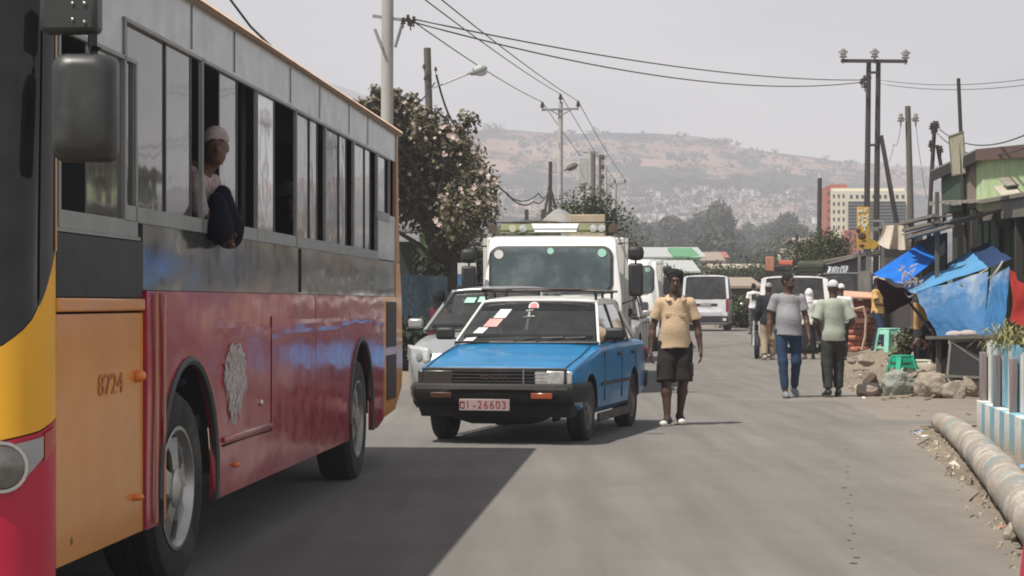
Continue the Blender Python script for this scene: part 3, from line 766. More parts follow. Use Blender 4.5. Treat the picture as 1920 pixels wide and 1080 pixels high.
def car(name, label, loc, rz, p, cat='car', group=None):
    t = thing(name, label, cat, loc, rz, group)
    paint = p['paint']; W = p['W']/2; wr = p['wr']
    # ---- lower body
    rings = []
    for (y, w, zb, zs, zc) in p['st']:
        w *= W; zm = lerp(zb, zs, .55); sh = p.get('sh', .05)
        half = [(w*.88, zb), (w*.985, zb+.07), (w, zm), (w*.992, zs-sh), (w*.965, zs-sh*.25), (w*.90, zs+(zc-zs)*.15), (w*.55, lerp(zs,zc,.8))]
        ring = [(x, y, z) for x, z in half] + [(0, y, zc)] + [(-x, y, z) for x, z in reversed(half)]
        rings.append(ring)
    mb = MB(); mb.loft(rings)
    body = mb.build('body', [paint, blackp], t, sharp=28)
    cut = []
    for yy in (p['yf'], p['yr']):
        for s in (-1, 1):
            c = MB(); R_ = wr*1.16; xx = s*(W+.1)
            c.lathe([(R_,-.0),(R_,.42)], (xx, yy, wr*1.02), (-s,0,0), 28)
            n = 28; c.f.append(tuple(range(n))); c.f.append(tuple(range(n, 2*n))); c.mi += [0,0]
            cut.append(c.mesh('c', paint, sharp=None))
    carve(body, cut)
    me = body.data
    if len(me.materials) < 2: me.materials.clear(); me.materials.append(paint); me.materials.append(blackp)
    for pl in me.polygons:
        vs = [me.vertices[i].co for i in pl.vertices]
        for yy in (p['yf'], p['yr']):
            if all(abs(math.hypot(v.y-yy, v.z-wr*1.02)-wr*1.16) < .004 for v in vs) or all(abs(abs(v.x)-(W-.32)) < .004 for v in vs) and all(math.hypot(v.y-yy, v.z-wr) < wr*1.3 for v in vs): pl.material_index = 1
    for f in me.polygons: f.use_smooth = True
    me.set_sharp_from_angle(angle=RAD(28))
    for yy in (p['yf'], p['yr']):
        for s in (-1, 1): wheel(t, (s*(W-p.get('tw',.18)/2-.025), yy, wr), wr, p.get('tw',.18), s, p.get('rim'), p.get('spokes', 8), p.get('rim_r', .62), rot=.3)
    # ---- greenhouse
    (ya,za,wa),(yb,zb_,wb),(yc,zc_,wc),(yd,zd,wd) = [(a,b,c*W) for a,b,c in p['gh']]
    crown = p.get('crown', .045)
    rp = p.get('roofpaint', paint)
    roof = MB()
    def rf(u, v):
        y = lerp(yb-.04, yc+.04, u); w = lerp(wb, wc, u)+.02; x = lerp(-w, w, v)
        z = lerp(zb_, zc_, u) + crown*(1-(2*v-1)**4)*(.35+.65*math.sin(math.pi*min(1,max(0,.12+.76*u)))) + p.get('arch', .03)*math.sin(math.pi*u)
        return (x, y, z)
    roof.grid(rf, 12, 14); r_ = roof.build('roof', rp, t, solid=.035, sharp=50)
    A, B_, C, D = [lambda s, q=q: V((s*q[2], q[0], q[1])) for q in ((ya,za,wa),(yb,zb_,wb),(yc,zc_,wc),(yd,zd,wd))]
    pw = p.get('pil', .055)
    for s in (-1, 1):
        for a, b, w_ in ((A(s), B_(s), pw), (C(s), D(s), p.get('cpil', pw*1.3))):
            m = MB(); m.beam(a+V((0,0,-.02)), b+V((0,0,.01)), w_, w_*.8, up=(s,0,0)); m.build('pillar', rp, t, bevel=.01)
        m = MB(); m.beam(B_(s), C(s), .04, .05); m.build('roof_rail', rp, t, bevel=.008)
        # side glass, split by pillars
        ys_ = p['bp']
        def low(y): return V((s*lerp(wa, wd, (y-ya)/(yd-ya)), y, lerp(za, zd, (y-ya)/(yd-ya))))
        def top(y): return V((s*lerp(wb, wc, min(1,max(0,(y-yb)/(yc-yb)))), y, lerp(zb_, zc_, min(1,max(0,(y-yb)/(yc-yb))))))
        edges = [None]+list(ys_)+[None]
        for i in range(len(edges)-1):
            a, b = edges[i], edges[i+1]
            lo0 = A(s) if a is None else low(a); hi0 = B_(s) if a is None else top(a)
            lo1 = D(s) if b is None else low(b); hi1 = C(s) if b is None else top(b)
            m = MB(); m.poly([lo0, lo1, hi1, hi0]); m.build('side_window', p.get('sideglass', carglass), t)
            if b is not None:
                m = MB(); m.beam(low(b)+V((s*.006,0,-.02)), top(b)+V((s*.006,0,0)), .012, .075, up=(0,1,0)); m.build('door_pillar', blackp if p.get('blackpil', True) else rp, t)
    def pane(a, b, bow, ins):
        m = MB()
        def f(u, v):
            l = a(-1).lerp(b(-1), v); r = a(1).lerp(b(1), v); q = l.lerp(r, .02+.96*u)
            q.y += bow*(1-(2*u-1)**2); return q
        m.grid(f, 10, 4); return m
    pane(A, B_, -.05, 0).build('windscreen', p.get('fglass', carglass), t, sharp=None)
    pane(D, C, .04, 0).build('rear_window', p.get('rglass', darkglass), t, sharp=None)
    m = MB(); m.tube([A(-1), V((-wa*.5,ya-.04,za)), V((0,ya-.055,za)), V((wa*.5,ya-.04,za)), A(1)], .016, 6); m.build('windscreen_seal', blackp, t)
    # cabin floor, dash, seats
    m = MB(); m.poly([A(-1)*.98+V((0,0,.012)), A(1)*.98+V((0,0,.012)), D(1)*.98+V((0,-.0,.012)), D(-1)*.98+V((0,0,.012))])
    zf = za+.012
    m = MB(); m.box((0,(ya+yd)/2,max(za,zd)+.008),(min(wa,wd)*1.92, (yd-ya)*.93,.012)); m.build('cabin_floor', darkin, t)
    m = MB(); m.box((0,ya+.26,za+.05),(wa*1.8,.42,.09)); m.build('dashboard', darkin, t, bevel=.03)
    for (sx, sy) in p.get('seats', ((-.38,.45),(.38,.45))):
        m = MB(); m.box((sx*W*1.1, ya+.55+sy, za+.12),(.46,.13,.26)); s_ = m.build('seat', p.get('seatmat', seatm), t, bevel=.05)
        m = MB(); m.box((sx*W*1.1, ya+.56+sy, za+.33),(.26,.1,.15)); m.build('headrest', p.get('seatmat', seatm), s_, bevel=.04)
    if p.get('dwheel', 1):
        dx = p.get('dside', 1)*.42*W*1.1
        m = MB(); c = V((dx, ya+.5, za+.08)); 
        m.tube([c+V((.18*math.cos(a), .05*math.sin(a), .17*math.sin(a))) for a in [2*math.pi*i/20 for i in range(21)]], .014, 6, caps=False); m.build('steering_wheel', blackp, t)
    # door shut lines
    for s in (-1, 1):
        for y in p.get('doors', ()):
            zb0 = p['st'][2][2]+.1
            m = MB(); m.b2(s*(W*1.0-.012), s*(W*1.0+.0015), y-.006, y+.006, zb0, za-.1); m.build('door_gap', darkin, t)
        for y in p.get('handles', ()):
            m = MB(); m.box((s*(W+.008), y, za-.13),(.025,.16,.035)); m.build('door_handle', blackp, t, bevel=.008)
        if p.get('mirrors', True):
            m = MB(); m.box((s*(W+.10), ya+.16, za+.09),(.2,.09,.13)); mm = m.build('mirror', p.get('mirmat', blackp), t, bevel=.03)
            m = MB(); m.tube([(s*(W-.03), ya+.18, za+.02),(s*(W+.05), ya+.16, za+.06)], .02, 6); m.build('mirror_arm', p.get('mirmat', blackp), mm)
    return t

# ------------------------------------------------------------------ blue and white taxi saloon
def taxi():
    blue = M('taxi blue paint', (.001,.175,.40), .38, coat=.25, spec=.3, var=.12, scale=3, dirt=(.04,.15,.26), damt=.3, low=(.16,.165,.16), lowz=.55, bump=.35, bscale=2.6)
    white = M('cream white paint', (.74,.73,.68), .35, coat=.4, dirt=(.45,.42,.36), damt=.25)
    p = dict(paint=blue, roofpaint=white, W=1.62, wr=.31, tw=.175, yf=-1.215, yr=1.215, rim=M('dusty steel rim', (.2,.19,.18), .55, metal=.5, dirt=(.11,.1,.085), damt=.6), spokes=6,
        st=[(-1.98,.90,.45,.685,.70),(-1.93,.975,.34,.745,.76),(-1.6,.99,.28,.80,.83),(-1.0,1.0,.26,.89,.92),(-.62,1.0,.25,.94,.97),(.2,1.0,.25,.955,.985),(1.25,1.0,.25,.96,.995),(1.6,.99,.28,.965,1.0),(1.98,.975,.34,.955,.985),(2.05,.93,.45,.915,.935)],
        gh=[(-.63,.97,.945),(.02,1.385,.755),(1.0,1.395,.755),(1.5,.99,.91)], bp=(.42,1.12), pil=.036, cpil=.05, crown=.03, arch=.02,
        seats=((-.42,.62),(.42,.62)), seatmat=seatg, dside=1, doors=(-.52,.45,1.28), handles=(.3,1.12), blackpil=True, mirmat=blackp)
    t = car('taxi_car', 'blue saloon taxi with white roof and black roof rack in mid road', (.295, 21.6, 0), RAD(-13.6), p)
    W = .81
    # black front: grille, lamps, bumper
    m = MB(); m.box((0,-1.992,.60),(1.44,.05,.20)); gr = m.build('grille', blackp, t, bevel=.01)
    for k in range(5):
        m = MB(); m.box((.06,-2.021,.535+k*.033),(.94,.012,.008)); m.build('grille_bar', greyp, gr)
    m = MB(); m.box((.30,-2.022,.60),(.012,.014,.17)); m.build('grille_bar', steel, gr)
    for s in (1, -1):
        m = MB(); m.box((s*.555,-2.012,.605),(.29,.03,.135)); m.build('headlight', lampg if s > 0 else M('dull lamp', (.055,.05,.048), .3), t, bevel=.012)
        m = MB(); m.box((s*.735,-1.972,.605),(.07,.06,.13)); m.build('corner_lamp', lampg if s > 0 else M('dull lamp', (.055,.05,.048), .3), t, bevel=.012)
        m = MB(); m.box((s*.5,-2.118,.435),(.21,.02,.055)); m.build('indicator', amber if s > 0 else M('dark amber', (.07,.03,.02), .4), t, bevel=.006)
    text_mesh('TOYOTA', .062, chrome, 'badge', t, (-.0,-2.024,.605), (RAD(90),0,0), .004, 1.1)
    b = MB(); n = 12
    ring = lambda y, z: None
    prof = [(-.05,.36),(-.1,.38),(-.115,.46),(-.10,.525),(0,.54)]
    pts = [(-.80,-1.50),(-.80,-1.86),(-.75,-1.99),(-.4,-2.02),(0,-2.03),(.4,-2.02),(.75,-1.99),(.80,-1.86),(.80,-1.50)]
    rings = []
    for i, (x, y) in enumerate(pts):
        nx_, ny_ = (1,0) if i in (7,8) else (-1,0) if i in (0,1) else (.6,-.8) if i == 6 else (-.6,-.8) if i == 2 else (0,-1)
        rings.append([(x+nx_*d, y+ny_*d, z) for d, z in ((.0,.365),(.055,.37),(.08,.43),(.08,.50),(.055,.545),(.0,.55))])
    b.loft(rings); b.build('front_bumper', M('bumper black', (.014,.014,.014), .5, dirt=(.07,.065,.06), damt=.25, spec=.3), t, sharp=50)
    b = MB(); b.box((.0,-2.117,.505),(1.5,.012,.022)); b.build('bumper_strip', M('faded strip', (.09,.09,.085), .4), t)
    b = MB(); b.prism([(-.79,-1.985,.40),(.79,-1.985,.40),(.74,-1.97,.22),(-.74,-1.97,.22)], (0,.35,0)); b.build('front_apron', darkin, t)
    b = MB(); b.prism([(-.48,-1.85,.26),(.48,-1.85,.26),(.3,-1.7,.19),(-.3,-1.7,.19)], (0,.5,0)); b.build('sump_guard', darkin, t)
    b = MB(); b.box((-.06,-2.135,.345),(.50,.012,.112)); pl = b.build('number_plate', platew, t, bevel=.004)
    [text_mesh(ch_, .106, plater, 'plate_digit' if ch_.isdigit() else 'plate_dash', pl, (x_,-2.1425,.343), (RAD(90),0,0), .001, .95, bold=.0) for ch_, x_ in zip('1-26603', (-.225,-.16,-.105,-.045,.015,.075,.135))]
    b = MB(); b.tube([(-.30,-2.143,.375),(-.262,-2.143,.375),(-.262,-2.143,.32),(-.30,-2.143,.32),(-.30,-2.143,.375)], .005, 5); b.build('plate_mark', plater, pl)
    b = MB(); b.prism([(-.81,2.0,.36),(.81,2.0,.36),(.81,2.12,.40),(-.81,2.12,.40)], (0,0,.16)); b.build('rear_bumper', blackp, t, bevel=.02)
    for s in (-1, 1):
        b = MB(); b.box((s*.62,2.05,.74),(.36,.04,.16)); b.build('tail_light', redl, t)
        b = MB(); b.box((s*.812,-.02,.22),(.03,1.75,.09)); b.build('sill', blackp, t, bevel=.01)
        b = MB(); b.box((s*.815,0.1,.55),(.014,1.65,.03)); b.build('side_moulding', blackp, t)
        b = MB(); b.box((s*.91,-.508,1.005),(.12,.006,.08)); b.build('mirror_sticker', M('mirror decal', (.25,.05,.06), .5, var=.6, scale=60), t)
    b = MB(); b.box((0,-1.2,.834),(1.2,.006,.006)); 
    for s in (-1, 1):     # bonnet shut line
        b = MB(); b.tube([(s*.70,-1.93,.705),(s*.72,-1.3,.805),(s*.70,-.68,.905)], .006, 4); b.build('bonnet_gap', darkin, t)
        b = MB(); b.tube([(s*.12,-.69,.935),(s*.12+.28,-.60,.965),(s*.12+.5,-.59,.972)], .009, 5); b.build('wiper', blackp, t)
    # windscreen stickers and the sun strip
    def ws(u, v, off=.02):      # point on the windscreen, u,v in 0..1
        a = V((lerp(-.765,.765,u), -.63, .97)); q = V((lerp(-.61,.61,u), .02, 1.385)); r_ = a.lerp(q, v); r_.y -= .05*(1-(2*u-1)**2)+off*.83; r_.z += off*.55; return r_
    b = MB(); b.grid(lambda u, v: ws(.02+.96*u, .80+.19*v, .004), 12, 2); b.build('sun_strip', M('smoked strip', (.01,.01,.012), .25), t)
    for (u0,u1,v0,v1,m_) in ((.055,.125,.03,.16,whitesticker),(.085,.16,.20,.36,whitesticker),(.13,.24,.38,.58,pinksticker),(.17,.27,.60,.82,whitesticker)):
        b = MB(); b.grid(lambda u, v: ws(lerp(u0,u1,u)+.02*v, lerp(v0,v1,v), .006), 2, 2); b.build('sticker', m_, t)
    c = ws(.47, .885, .012)
    b = MB(); b.lathe([(.0,.0),(.042,.0)], c, (0,-.83,.55), 20); b.build('round_sticker', M('red ring sticker', (.5,.09,.1), .5), t)
    b = MB(); b.lathe([(.042,.001),(.056,.001)], c, (0,-.83,.55), 20); b.build('sticker_rim', whitesticker, t)
    # white cross hanging from the mirror
    b = MB(); cc = V((-.07,-.25,1.20)); b.beam(cc+V((-.018,0,-.10)), cc+V((.02,0,.10)), .022, .012); b.beam(cc+V((-.055,0,.03)), cc+V((.075,0,.045)), .022, .012); b.beam(cc+V((-.02,0,.10)), cc+V((.06,0,.11)), .022,.012); b.build('hanging_cross', whitesticker, t)
    for ch in t.children:
        if ch.name.split('.')[0] in ('grille','headlight','corner_lamp','indicator','badge','front_bumper','bumper_strip','front_apron','number_plate','mirror_sticker','bonnet_gap','wiper','tail_light','rear_bumper'): ch.location.z += .052
    # roof rack: two long rails with cross bars
    for s in (-1, 1):
        b = MB()
        b.tube([(s*.60,-.02,1.475),(s*.60,.5,1.50),(s*.60,1.0,1.49)], .014, 6); b.build('rack_rail', blackp, t)
    for y in (.02,.18,.45,.72,.98):
        b = MB(); b.tube([(-.66,y,1.505),(-.3,y-.01,1.512),(.25,y,1.518),(.66,y,1.505)], .015, 6); b.build('rack_bar', blackp, t)
    for s in (-1, 1):
        for y in (.05,.42,.95):
            b = MB(); b.tube([(s*.60,y,1.37),(s*.60,y,1.49)], .014, 6); b.build('rack_foot', blackp, t)
    b = MB(); b.tube([(-.64,.0,1.527),(-.2,.03,1.532),(.35,0,1.525),(.64,.04,1.522)], .012, 6); b.build('rack_bar', M('rust brown bar', (.09,.06,.045), .8), t)
    return t
taxi()

# ------------------------------------------------------------------ silver people carrier behind the bus
silver = M('silver paint', (.37,.38,.39), .32, metal=.35, coat=.4, var=.06, dirt=(.32,.30,.27), damt=.2, low=(.27,.25,.22), lowz=.45)
def mpv(name, label, loc, rz, paint, lampmat=lampg):
    p = dict(paint=paint, W=1.70, wr=.31, tw=.19, yf=-1.32, yr=1.35, rim=steel, spokes=5, sh=.09,
        st=[(-2.12,.70,.34,.60,.63),(-2.05,.86,.25,.70,.74),(-1.8,.955,.2,.80,.86),(-1.2,1.0,.19,.90,.985),(-.95,1.0,.19,.93,1.02),(0,1.0,.19,.95,.99),(1.5,1.0,.19,.99,1.03),(1.95,.98,.26,1.0,1.04),(2.08,.93,.36,.95,.97)],
        gh=[(-1.0,1.015,.93),(.0,1.53,.72),(1.5,1.53,.70),(1.98,1.02,.86)], bp=(-.35,.4,1.2), pil=.055, crown=.05, arch=.02, seats=((-.42,.7),(.42,.7)), doors=(-.45,.42,1.3), handles=(.25,1.1), mirmat=paint)
    t = car(name, label, loc, rz, p)
    for s in (-1, 1):
        m = MB(); m.grid(lambda u, v: (s*lerp(.46,.79,u), lerp(-2.09,-1.86,u**1.5)-.03*(1-v), lerp(.60,.80,v)+.04*u), 6, 4); m.build('headlight', lampmat, t, solid=.04)
        m = MB(); m.lathe([(.05,0),(.045,.02),(0,.022)], (s*.6,-2.09,.69), (0,-1,.1), 14); m.build('headlight_reflector', chrome, t)
        m = MB(); m.box((s*.5,-2.115,.38),(.2,.03,.09)); m.build('fog_lamp', lampmat, t, bevel=.02)
    m = MB(); m.box((0,-2.125,.60),(.8,.03,.09)); m.build('grille', blackp, t, bevel=.01)
    m = MB(); m.box((0,-2.13,.33),(.95,.03,.12)); m.build('air_intake', blackp, t, bevel=.02)
    m = MB(); m.tube([(-.66,-1.02,1.03),(-.1,-.93,1.06),(.1,-.93,1.06)], .012, 5); m.build('wiper', blackp, t)
    return t
S = mpv('people_carrier', 'silver people carrier half hidden between the bus and the taxi', (-.20, 27.9, 0), RAD(-11), silver)
def ws2(u, v): a = V((lerp(-.79,.79,u),-1.0,1.015)); q = V((lerp(-.61,.61,u),0,1.53)); r_ = a.lerp(q, v); r_.y -= .05*(1-(2*u-1)**2)+.012; r_.z += .008; return r_
for (u0,u1,v0,v1) in ((.2,.31,.70,.84),(.34,.43,.72,.86)):
    m = MB(); m.grid(lambda u, v: ws2(lerp(u0,u1,u), lerp(v0,v1,v)), 2, 2); m.build('sticker', greensticker, S)
mpv('parked_car', 'silver car with clear headlights half hidden right of the truck', (2.25, 47.2, gz(0,47)), RAD(-8), M('dull silver paint', (.36,.355,.34), .4, metal=.3, dirt=(.27,.25,.22), damt=.35))

# ------------------------------------------------------------------ white cab-over lorry
whitep = M('white cab paint', (.82,.82,.80), .3, coat=.4, var=.04, dirt=(.5,.47,.42), damt=.18, low=(.42,.38,.33), lowz=.8)
def rrect(x0, x1, z0, z1, r, n=5):
    pts = []
    for cx, cz, a0 in ((x1-r,z1-r,0),(x0+r,z1-r,90),(x0+r,z0+r,180),(x1-r,z0+r,270)):
        for i in range(n+1):
            a = RAD(a0+90*i/n); pts.append((cx+r*math.cos(a), cz+r*math.sin(a)))
    return pts
def lorry(name, label, loc, rz, W=2.12, H=2.42, cargo=True, simple=False):
    t = thing(name, label, 'lorry', loc, rz); h = W/2
    # cab: side profile lofted across, narrowing at the top
    prof = [(-.02,.45),(-.08,.62),(-.08,.95),(-.05,1.45),(.02,1.58),(.16,2.16),(.26,2.31),(.48,H-.03),(.9,H),(1.6,H-.02),(1.68,H-.2),(1.68,.5)]
    rings = []
    for x, sc_ in ((-h,.93),(-h*.985,.975),(-h*.93,1),(-h*.5,1.01),(0,1.015),(h*.5,1.01),(h*.93,1),(h*.985,.975),(h,.93)):
        rings.append([(x*(1 - .085*sstep(1.4, H, z)), .84+(y-.84)*sc_, .5+(z-.5)*(1-(1-sc_)*.35)) for y, z in prof])
    m = MB(); m.loft(rings); m.build('cab', whitep, t, sharp=38)
    # windscreen: dark rounded pane in a black seal, bowed forward
    def fy(z, u): return interp(z, [(1.45,-.055),(1.58,.015),(2.16,.155),(2.31,.25)]) - .02*(1-u*u)
    def pane(x0, x1, z0, z1, r, off, name, mat):
        b = MB(); pts = rrect(x0, x1, z0, z1, r); rows = [(k/10) for k in range(11)]
        zs = sorted(set([z for _, z in pts])); 
        pr = [(p_[0], p_[1]) for p_ in pts]
        # strips between matching left/right points at each height
        lv = sorted(set(round(z, 4) for _, z in pr)); vv = []
        for z in lv:
            if z0+r <= z <= z1-r: w = (x1-x0)/2
            else:
                dz = (z0+r-z) if z < z0+r else (z-(z1-r)); w = (x1-x0)/2-r+math.sqrt(max(0, r*r-dz*dz))
            vv.append([( (x0+x1)/2+w*u, fy(z, u)-off, z) for u in [i/8-1 for i in range(17)]])
        o = len(b.v)
        for row in vv: b.v += row
        for i in range(len(vv)-1):
            for j in range(16): a = i*17+j; b.f.append((a, a+1, a+18, a+17)); b.mi.append(0)
        return b.build(name, mat, t, sharp=None)
    pane(-h*.91, h*.87, 1.52, 2.25, .16, .012, 'windscreen_seal', blackp)
    scr = M('lorry screen', (.06,.085,.088), .12, coat=.6, var=.35, scale=2.5, dirt=(.15,.17,.165), damt=.45, spec=.6)
    pane(-h*.87, h*.83, 1.56, 2.21, .14, .02, 'windscreen', scr)
    for (x, z, r) in ((-h*.77,2.12,.07),(-.03,2.17,.05),(h*.71,2.14,.066)):
        b = MB(); b.lathe([(0,0),(r,0)], (x, fy(z, x/h)-.028, z), (0,-1,.2), 18); b.build('sticker', whitesticker if x < -.5 else greensticker, t)
    b = MB(); b.box((-h*.70, fy(1.72,-.7)-.026, 1.72),(.27,.008,.25)); b.build('dark_reflection_card', darkin, t) if False else None
    for x0 in (-.75, .1):
        b = MB(); b.tube([(x0, -.09, 1.51),(x0+.25,-.08,1.56),(x0+.62,-.06,1.575)], .013, 5); b.build('wiper', blackp, t)
    # grille, lamps, bumper
    b = MB(); b.box((0,-.085,1.2),(1.5,.04,.2)); b.build('grille', greyp, t, bevel=.02)
    for s in (-1, 1):
        b = MB(); b.box((s*.78,-.085,.80),(.34,.05,.2)); b.build('headlight', lampg, t, bevel=.03)
        b = MB(); b.box((s*1.0,-.03,1.12),(.12,.1,.18)); b.build('indicator', amber, t, bevel=.02)
    b = MB(); b.box((0,-.1,.52),(W*.99,.16,.26)); b.build('bumper', whitep, t, bevel=.04)
    # side windows
    for s in (-1, 1):
        b = MB(); b.prism([(s*(h*.955),.35,1.55),(s*(h*.955),1.25,1.55),(s*(h*.925),1.25,2.14),(s*(h*.925),.48,2.14)], (s*.012,0,0)); b.build('side_window', scr, t)
    # mirrors: tall black boxes on arms, with a round one above
    for s, zz in ((1, 1.86), (-1, 1.82)):
        xo = s*(h+.20)
        b = MB(); b.box((xo,-.12,zz-.13),(.22,.12,.50)); mm = b.build('mirror', blackp, t, bevel=.04)
        b = MB(); b.box((xo,-.12,zz+.27),(.24,.14,.22)); b.build('upper_mirror', blackp, mm, bevel=.07, seg=3)
        b = MB(); b.tube([(s*(h-.06),.1,zz+.42),(xo,-.06,zz+.44),(xo,-.06,zz-.42),(s*(h-.03),.08,zz-.5)], .016, 6); b.build('mirror_arm', blackp, mm)
    for y in (.75, 4.3):
        for s in (-1, 1): wheel(t, (s*(h-.16), y, .4), .4, .24, s, steel, 6, .55)
    b = MB(); b.box((0,3.0,.6),(.8,5.4,.18)); b.build('chassis', blackp, t)
    if cargo:
        cm = M('cargo body', (.62,.61,.57), .5, dirt=(.32,.27,.21), damt=.5, stretch=(1,1,.3)); 
        b = MB(); b.box((0.02,4.05,1.62),(W*1.045,4.5,1.62)); b.build('cargo_body', cm, t, bevel=.03)
        for s in (-1, 1):
            for k in range(7):
                b = MB(); b.box((s*(h*1.045+.03)+.02, 1.85+k*.72, 1.62),(.05,.06,1.6)); b.build('body_rib', cm, t)
    return t
lz = 0
L = lorry('cargo_lorry', 'white cargo lorry with laden roof rack behind the blue taxi', (.61, 30.7, lz), RAD(-2.2))
# roof front deflector rack with lamps: olive board, pale centre panel
olive = M('olive board', (.22,.24,.12), .7, dirt=(.12,.11,.08), damt=.4)
b = MB(); b.prism([(-.82,.55,2.46),(.82,.55,2.46),(.80,.62,2.60),(-.80,.62,2.60)], (0,.05,0)); b.build('visor_board', olive, L)
b = MB(); b.prism([(-.28,.535,2.475),(.36,.535,2.475),(.40,.60,2.605),(-.33,.60,2.605)], (0,.014,0)); b.build('visor_panel', M('pale sign panel', (.80,.84,.82), .4), L)
for x in (-.62,-.46,.62,.75):
    b = MB(); b.lathe([(.06,0),(.055,.03),(0,.035)], (x,.53,2.53), (0,-1,0), 12); b.build('visor_lamp', lampg if x > -.5 else M('clear lamp', (.5,.48,.36), .2), L)
for s in (-1, 1):
    b = MB(); b.tube([(s*.98,.5,2.47),(s*1.0,1.2,2.50),(s*1.0,6.2,2.52)], .02, 6); b.build('rack_rail', blackp, L)
    b = MB(); b.box((s*.93,.56,2.53),(.13,.12,.12)); b.build('rack_bracket', M('rusty metal', (.10,.065,.045), .85), L)
b = MB(); b.tube([(-1.0,.52,2.62),(1.0,.52,2.62)], .014, 6); b.build('rack_rail', blackp, L)
def on_lorry(x, y, z): return L.matrix_basis @ V((x, y, z)) if False else (Matrix.Translation(L.location) @ Matrix.Rotation(RAD(-2.2),4,'Z')) @ V((x, y, z))
canvas = M('grey canvas', (.27,.265,.25), .95, dirt=(.14,.13,.11), damt=.5, bump=.8, bscale=12)
# canvas humps and bundles carried on the roof: each a thing of its own
def hump(name, label, cat, c, r, mat, seed, peak=0.0, flat=.5):
    m = MB(); c = on_lorry(*c)
    def f(u, v):
        a = 2*math.pi*u; t_ = v*math.pi/2; x = math.cos(a)*math.cos(t_); y = math.sin(a)*math.cos(t_); z = math.sin(t_)
        w = 1+.10*mnoise.noise(V((x*2+seed, y*2, z*2)))
        zz = z**(.8) + peak*max(0, 1-abs(x*1.4+.1))*z
        return (c.x+x*r[0]*w, c.y+y*r[1]*w, c.z+zz*r[2]*w)
    m.grid(f, 24, 8); return m.one(name, mat, c, label, cat, sharp=50)
hump('rolled_mat', 'dark rolled mattress lying across the left of the lorry roof', 'mat', (-.45,2.6,2.44), (.60,.7,.30), M('dark mat', (.06,.065,.05), .95, dirt=(.15,.11,.07), damt=.4, bump=.8, bscale=14), 1)
hump('canvas_tarp', 'grey canvas tarp peaked over the load in mid lorry roof', 'tarp', (.10,3.2,2.44), (.52,.9,.36), canvas, 4, .45)
m = MB(); c = on_lorry(.53,2.3,2.44); m.box((c.x,c.y,c.z+.19),(.58,.5,.36), rz=RAD(-4)); m.one('cardboard_box', M('brown cardboard', (.38,.31,.22), .9, dirt=(.25,.2,.14), damt=.3), c, 'brown cardboard box on the right of the lorry roof', 'box', bevel=.015)
for k, x in enumerate((-.5,-.22)):
    m = MB(); c = on_lorry(x,3.6,2.44); m.tube([c, c+V((0,0,.52))], .035, 7); m.one('wooden_stake', M('dark stake', (.10,.09,.08), .9), c, ['short grey stake standing on the lorry roof, farther left','short grey stake standing on the lorry roof, nearer the canvas peak'][k], 'stake')
m = MB(); c = on_lorry(-.2,1.9,2.44); m.tube([on_lorry(-.80,1.9,2.63), on_lorry(-.3,1.85,2.69), on_lorry(.05,1.8,2.67), on_lorry(.45,1.8,2.50)], .022, 6); m.tube([on_lorry(-.82,2.0,2.46), on_lorry(-.80,1.9,2.63)], .02, 6); m.one('rusty_pole', M('rusty metal', (.10,.065,.045), .85), c, 'thin rusty pole laid across the load on the lorry roof', 'pole')
# second lorry farther back, and a blue and white minibus squeezed between
lorry('white_lorry', 'second white lorry showing a strip of cab past the first', (1.92+.85, 52.5, gz(0,52)+.0), RAD(-4), 2.1, 2.42, True)
def minibus(name, label, loc, rz, paint, roofp, W=1.69, L_=4.6, H=2.02, belt=1.08, rear=True, group=None, gls=None, cat='van', **kw):
    p = dict(paint=paint, roofpaint=roofp, W=W, wr=.33, tw=.2, yf=-L_/2+1.0, yr=L_/2-1.1, rim=steel, spokes=6, sh=.06,
        st=[(-L_/2,.84,.38,.80,.82),(-L_/2+.06,.95,.28,.92,.95),(-L_/2+.4,.99,.24,belt-.03,belt+.01),(-L_/2+.9,1,.22,belt,belt+.02),(0,1,.22,belt,belt+.02),(L_/2-.3,1,.24,belt,belt+.02),(L_/2-.06,.985,.3,belt,belt+.02),(L_/2,.95,.36,belt-.02,belt)],
        gh=[(-L_/2+.38,belt+.01,.96),(-L_/2+1.05,H-.08,.84),(L_/2-.14,H-.08,.90),(L_/2-.03,belt+.01,.965)], bp=(-L_/2+1.5,-.1,1.0), pil=.08, cpil=.12, crown=.06, arch=.02,
        doors=(-.9,.3), handles=(), seats=((-.42,.9),(.42,.9),(-.42,2.4),(.42,2.4)), mirmat=blackp, rglass=gls or darkglass, sideglass=gls or darkglass)
    p.update(kw)
    t = car(name, label, loc, rz, p, cat, group); h = W/2; e = L_/2
    for s in (-1, 1):
        m = MB(); m.box((s*(h-.06), e-.02, belt-.22),(.10,.08,.46)); m.build('tail_light', redl, t, bevel=.015)
        m = MB(); m.box((s*(h-.24), -e+.0, .78),(.3,.05,.17)); m.build('headlight', lampg, t, bevel=.02)
    m = MB(); m.box((0, e+.03, .45),(W*.99,.14,.24)); m.build('rear_bumper', kw.get('bumpermat', blackp), t, bevel=.03)
    m = MB(); m.box((0, e-.0, belt-.20),(W*.5,.03,.10)); m.build('plate_recess', blackp, t, bevel=.01)
    m = MB(); m.box((0, e+.018, belt-.2),(.4,.008,.085)); m.build('number_plate', platew, t)
    m = MB(); m.box((0, e-.19, H-.035),(.24,.05,.03)); m.build('brake_lamp', blackp, t)
    m = MB(); m.box((0, -e-.02, .45),(W*.98,.14,.24)); m.build('front_bumper', blackp, t, bevel=.03)
    return t
van = minibus('white_van', 'silver-white van driving away up the road beyond the man in tan', (7.46, 77.0, gz(7.1,74.5)), RAD(172), M('white van paint', (.74,.75,.78), .3, coat=.4, dirt=(.5,.48,.45), damt=.2), M('white van paint', (.74,.75,.78)), H=2.08, belt=1.18)
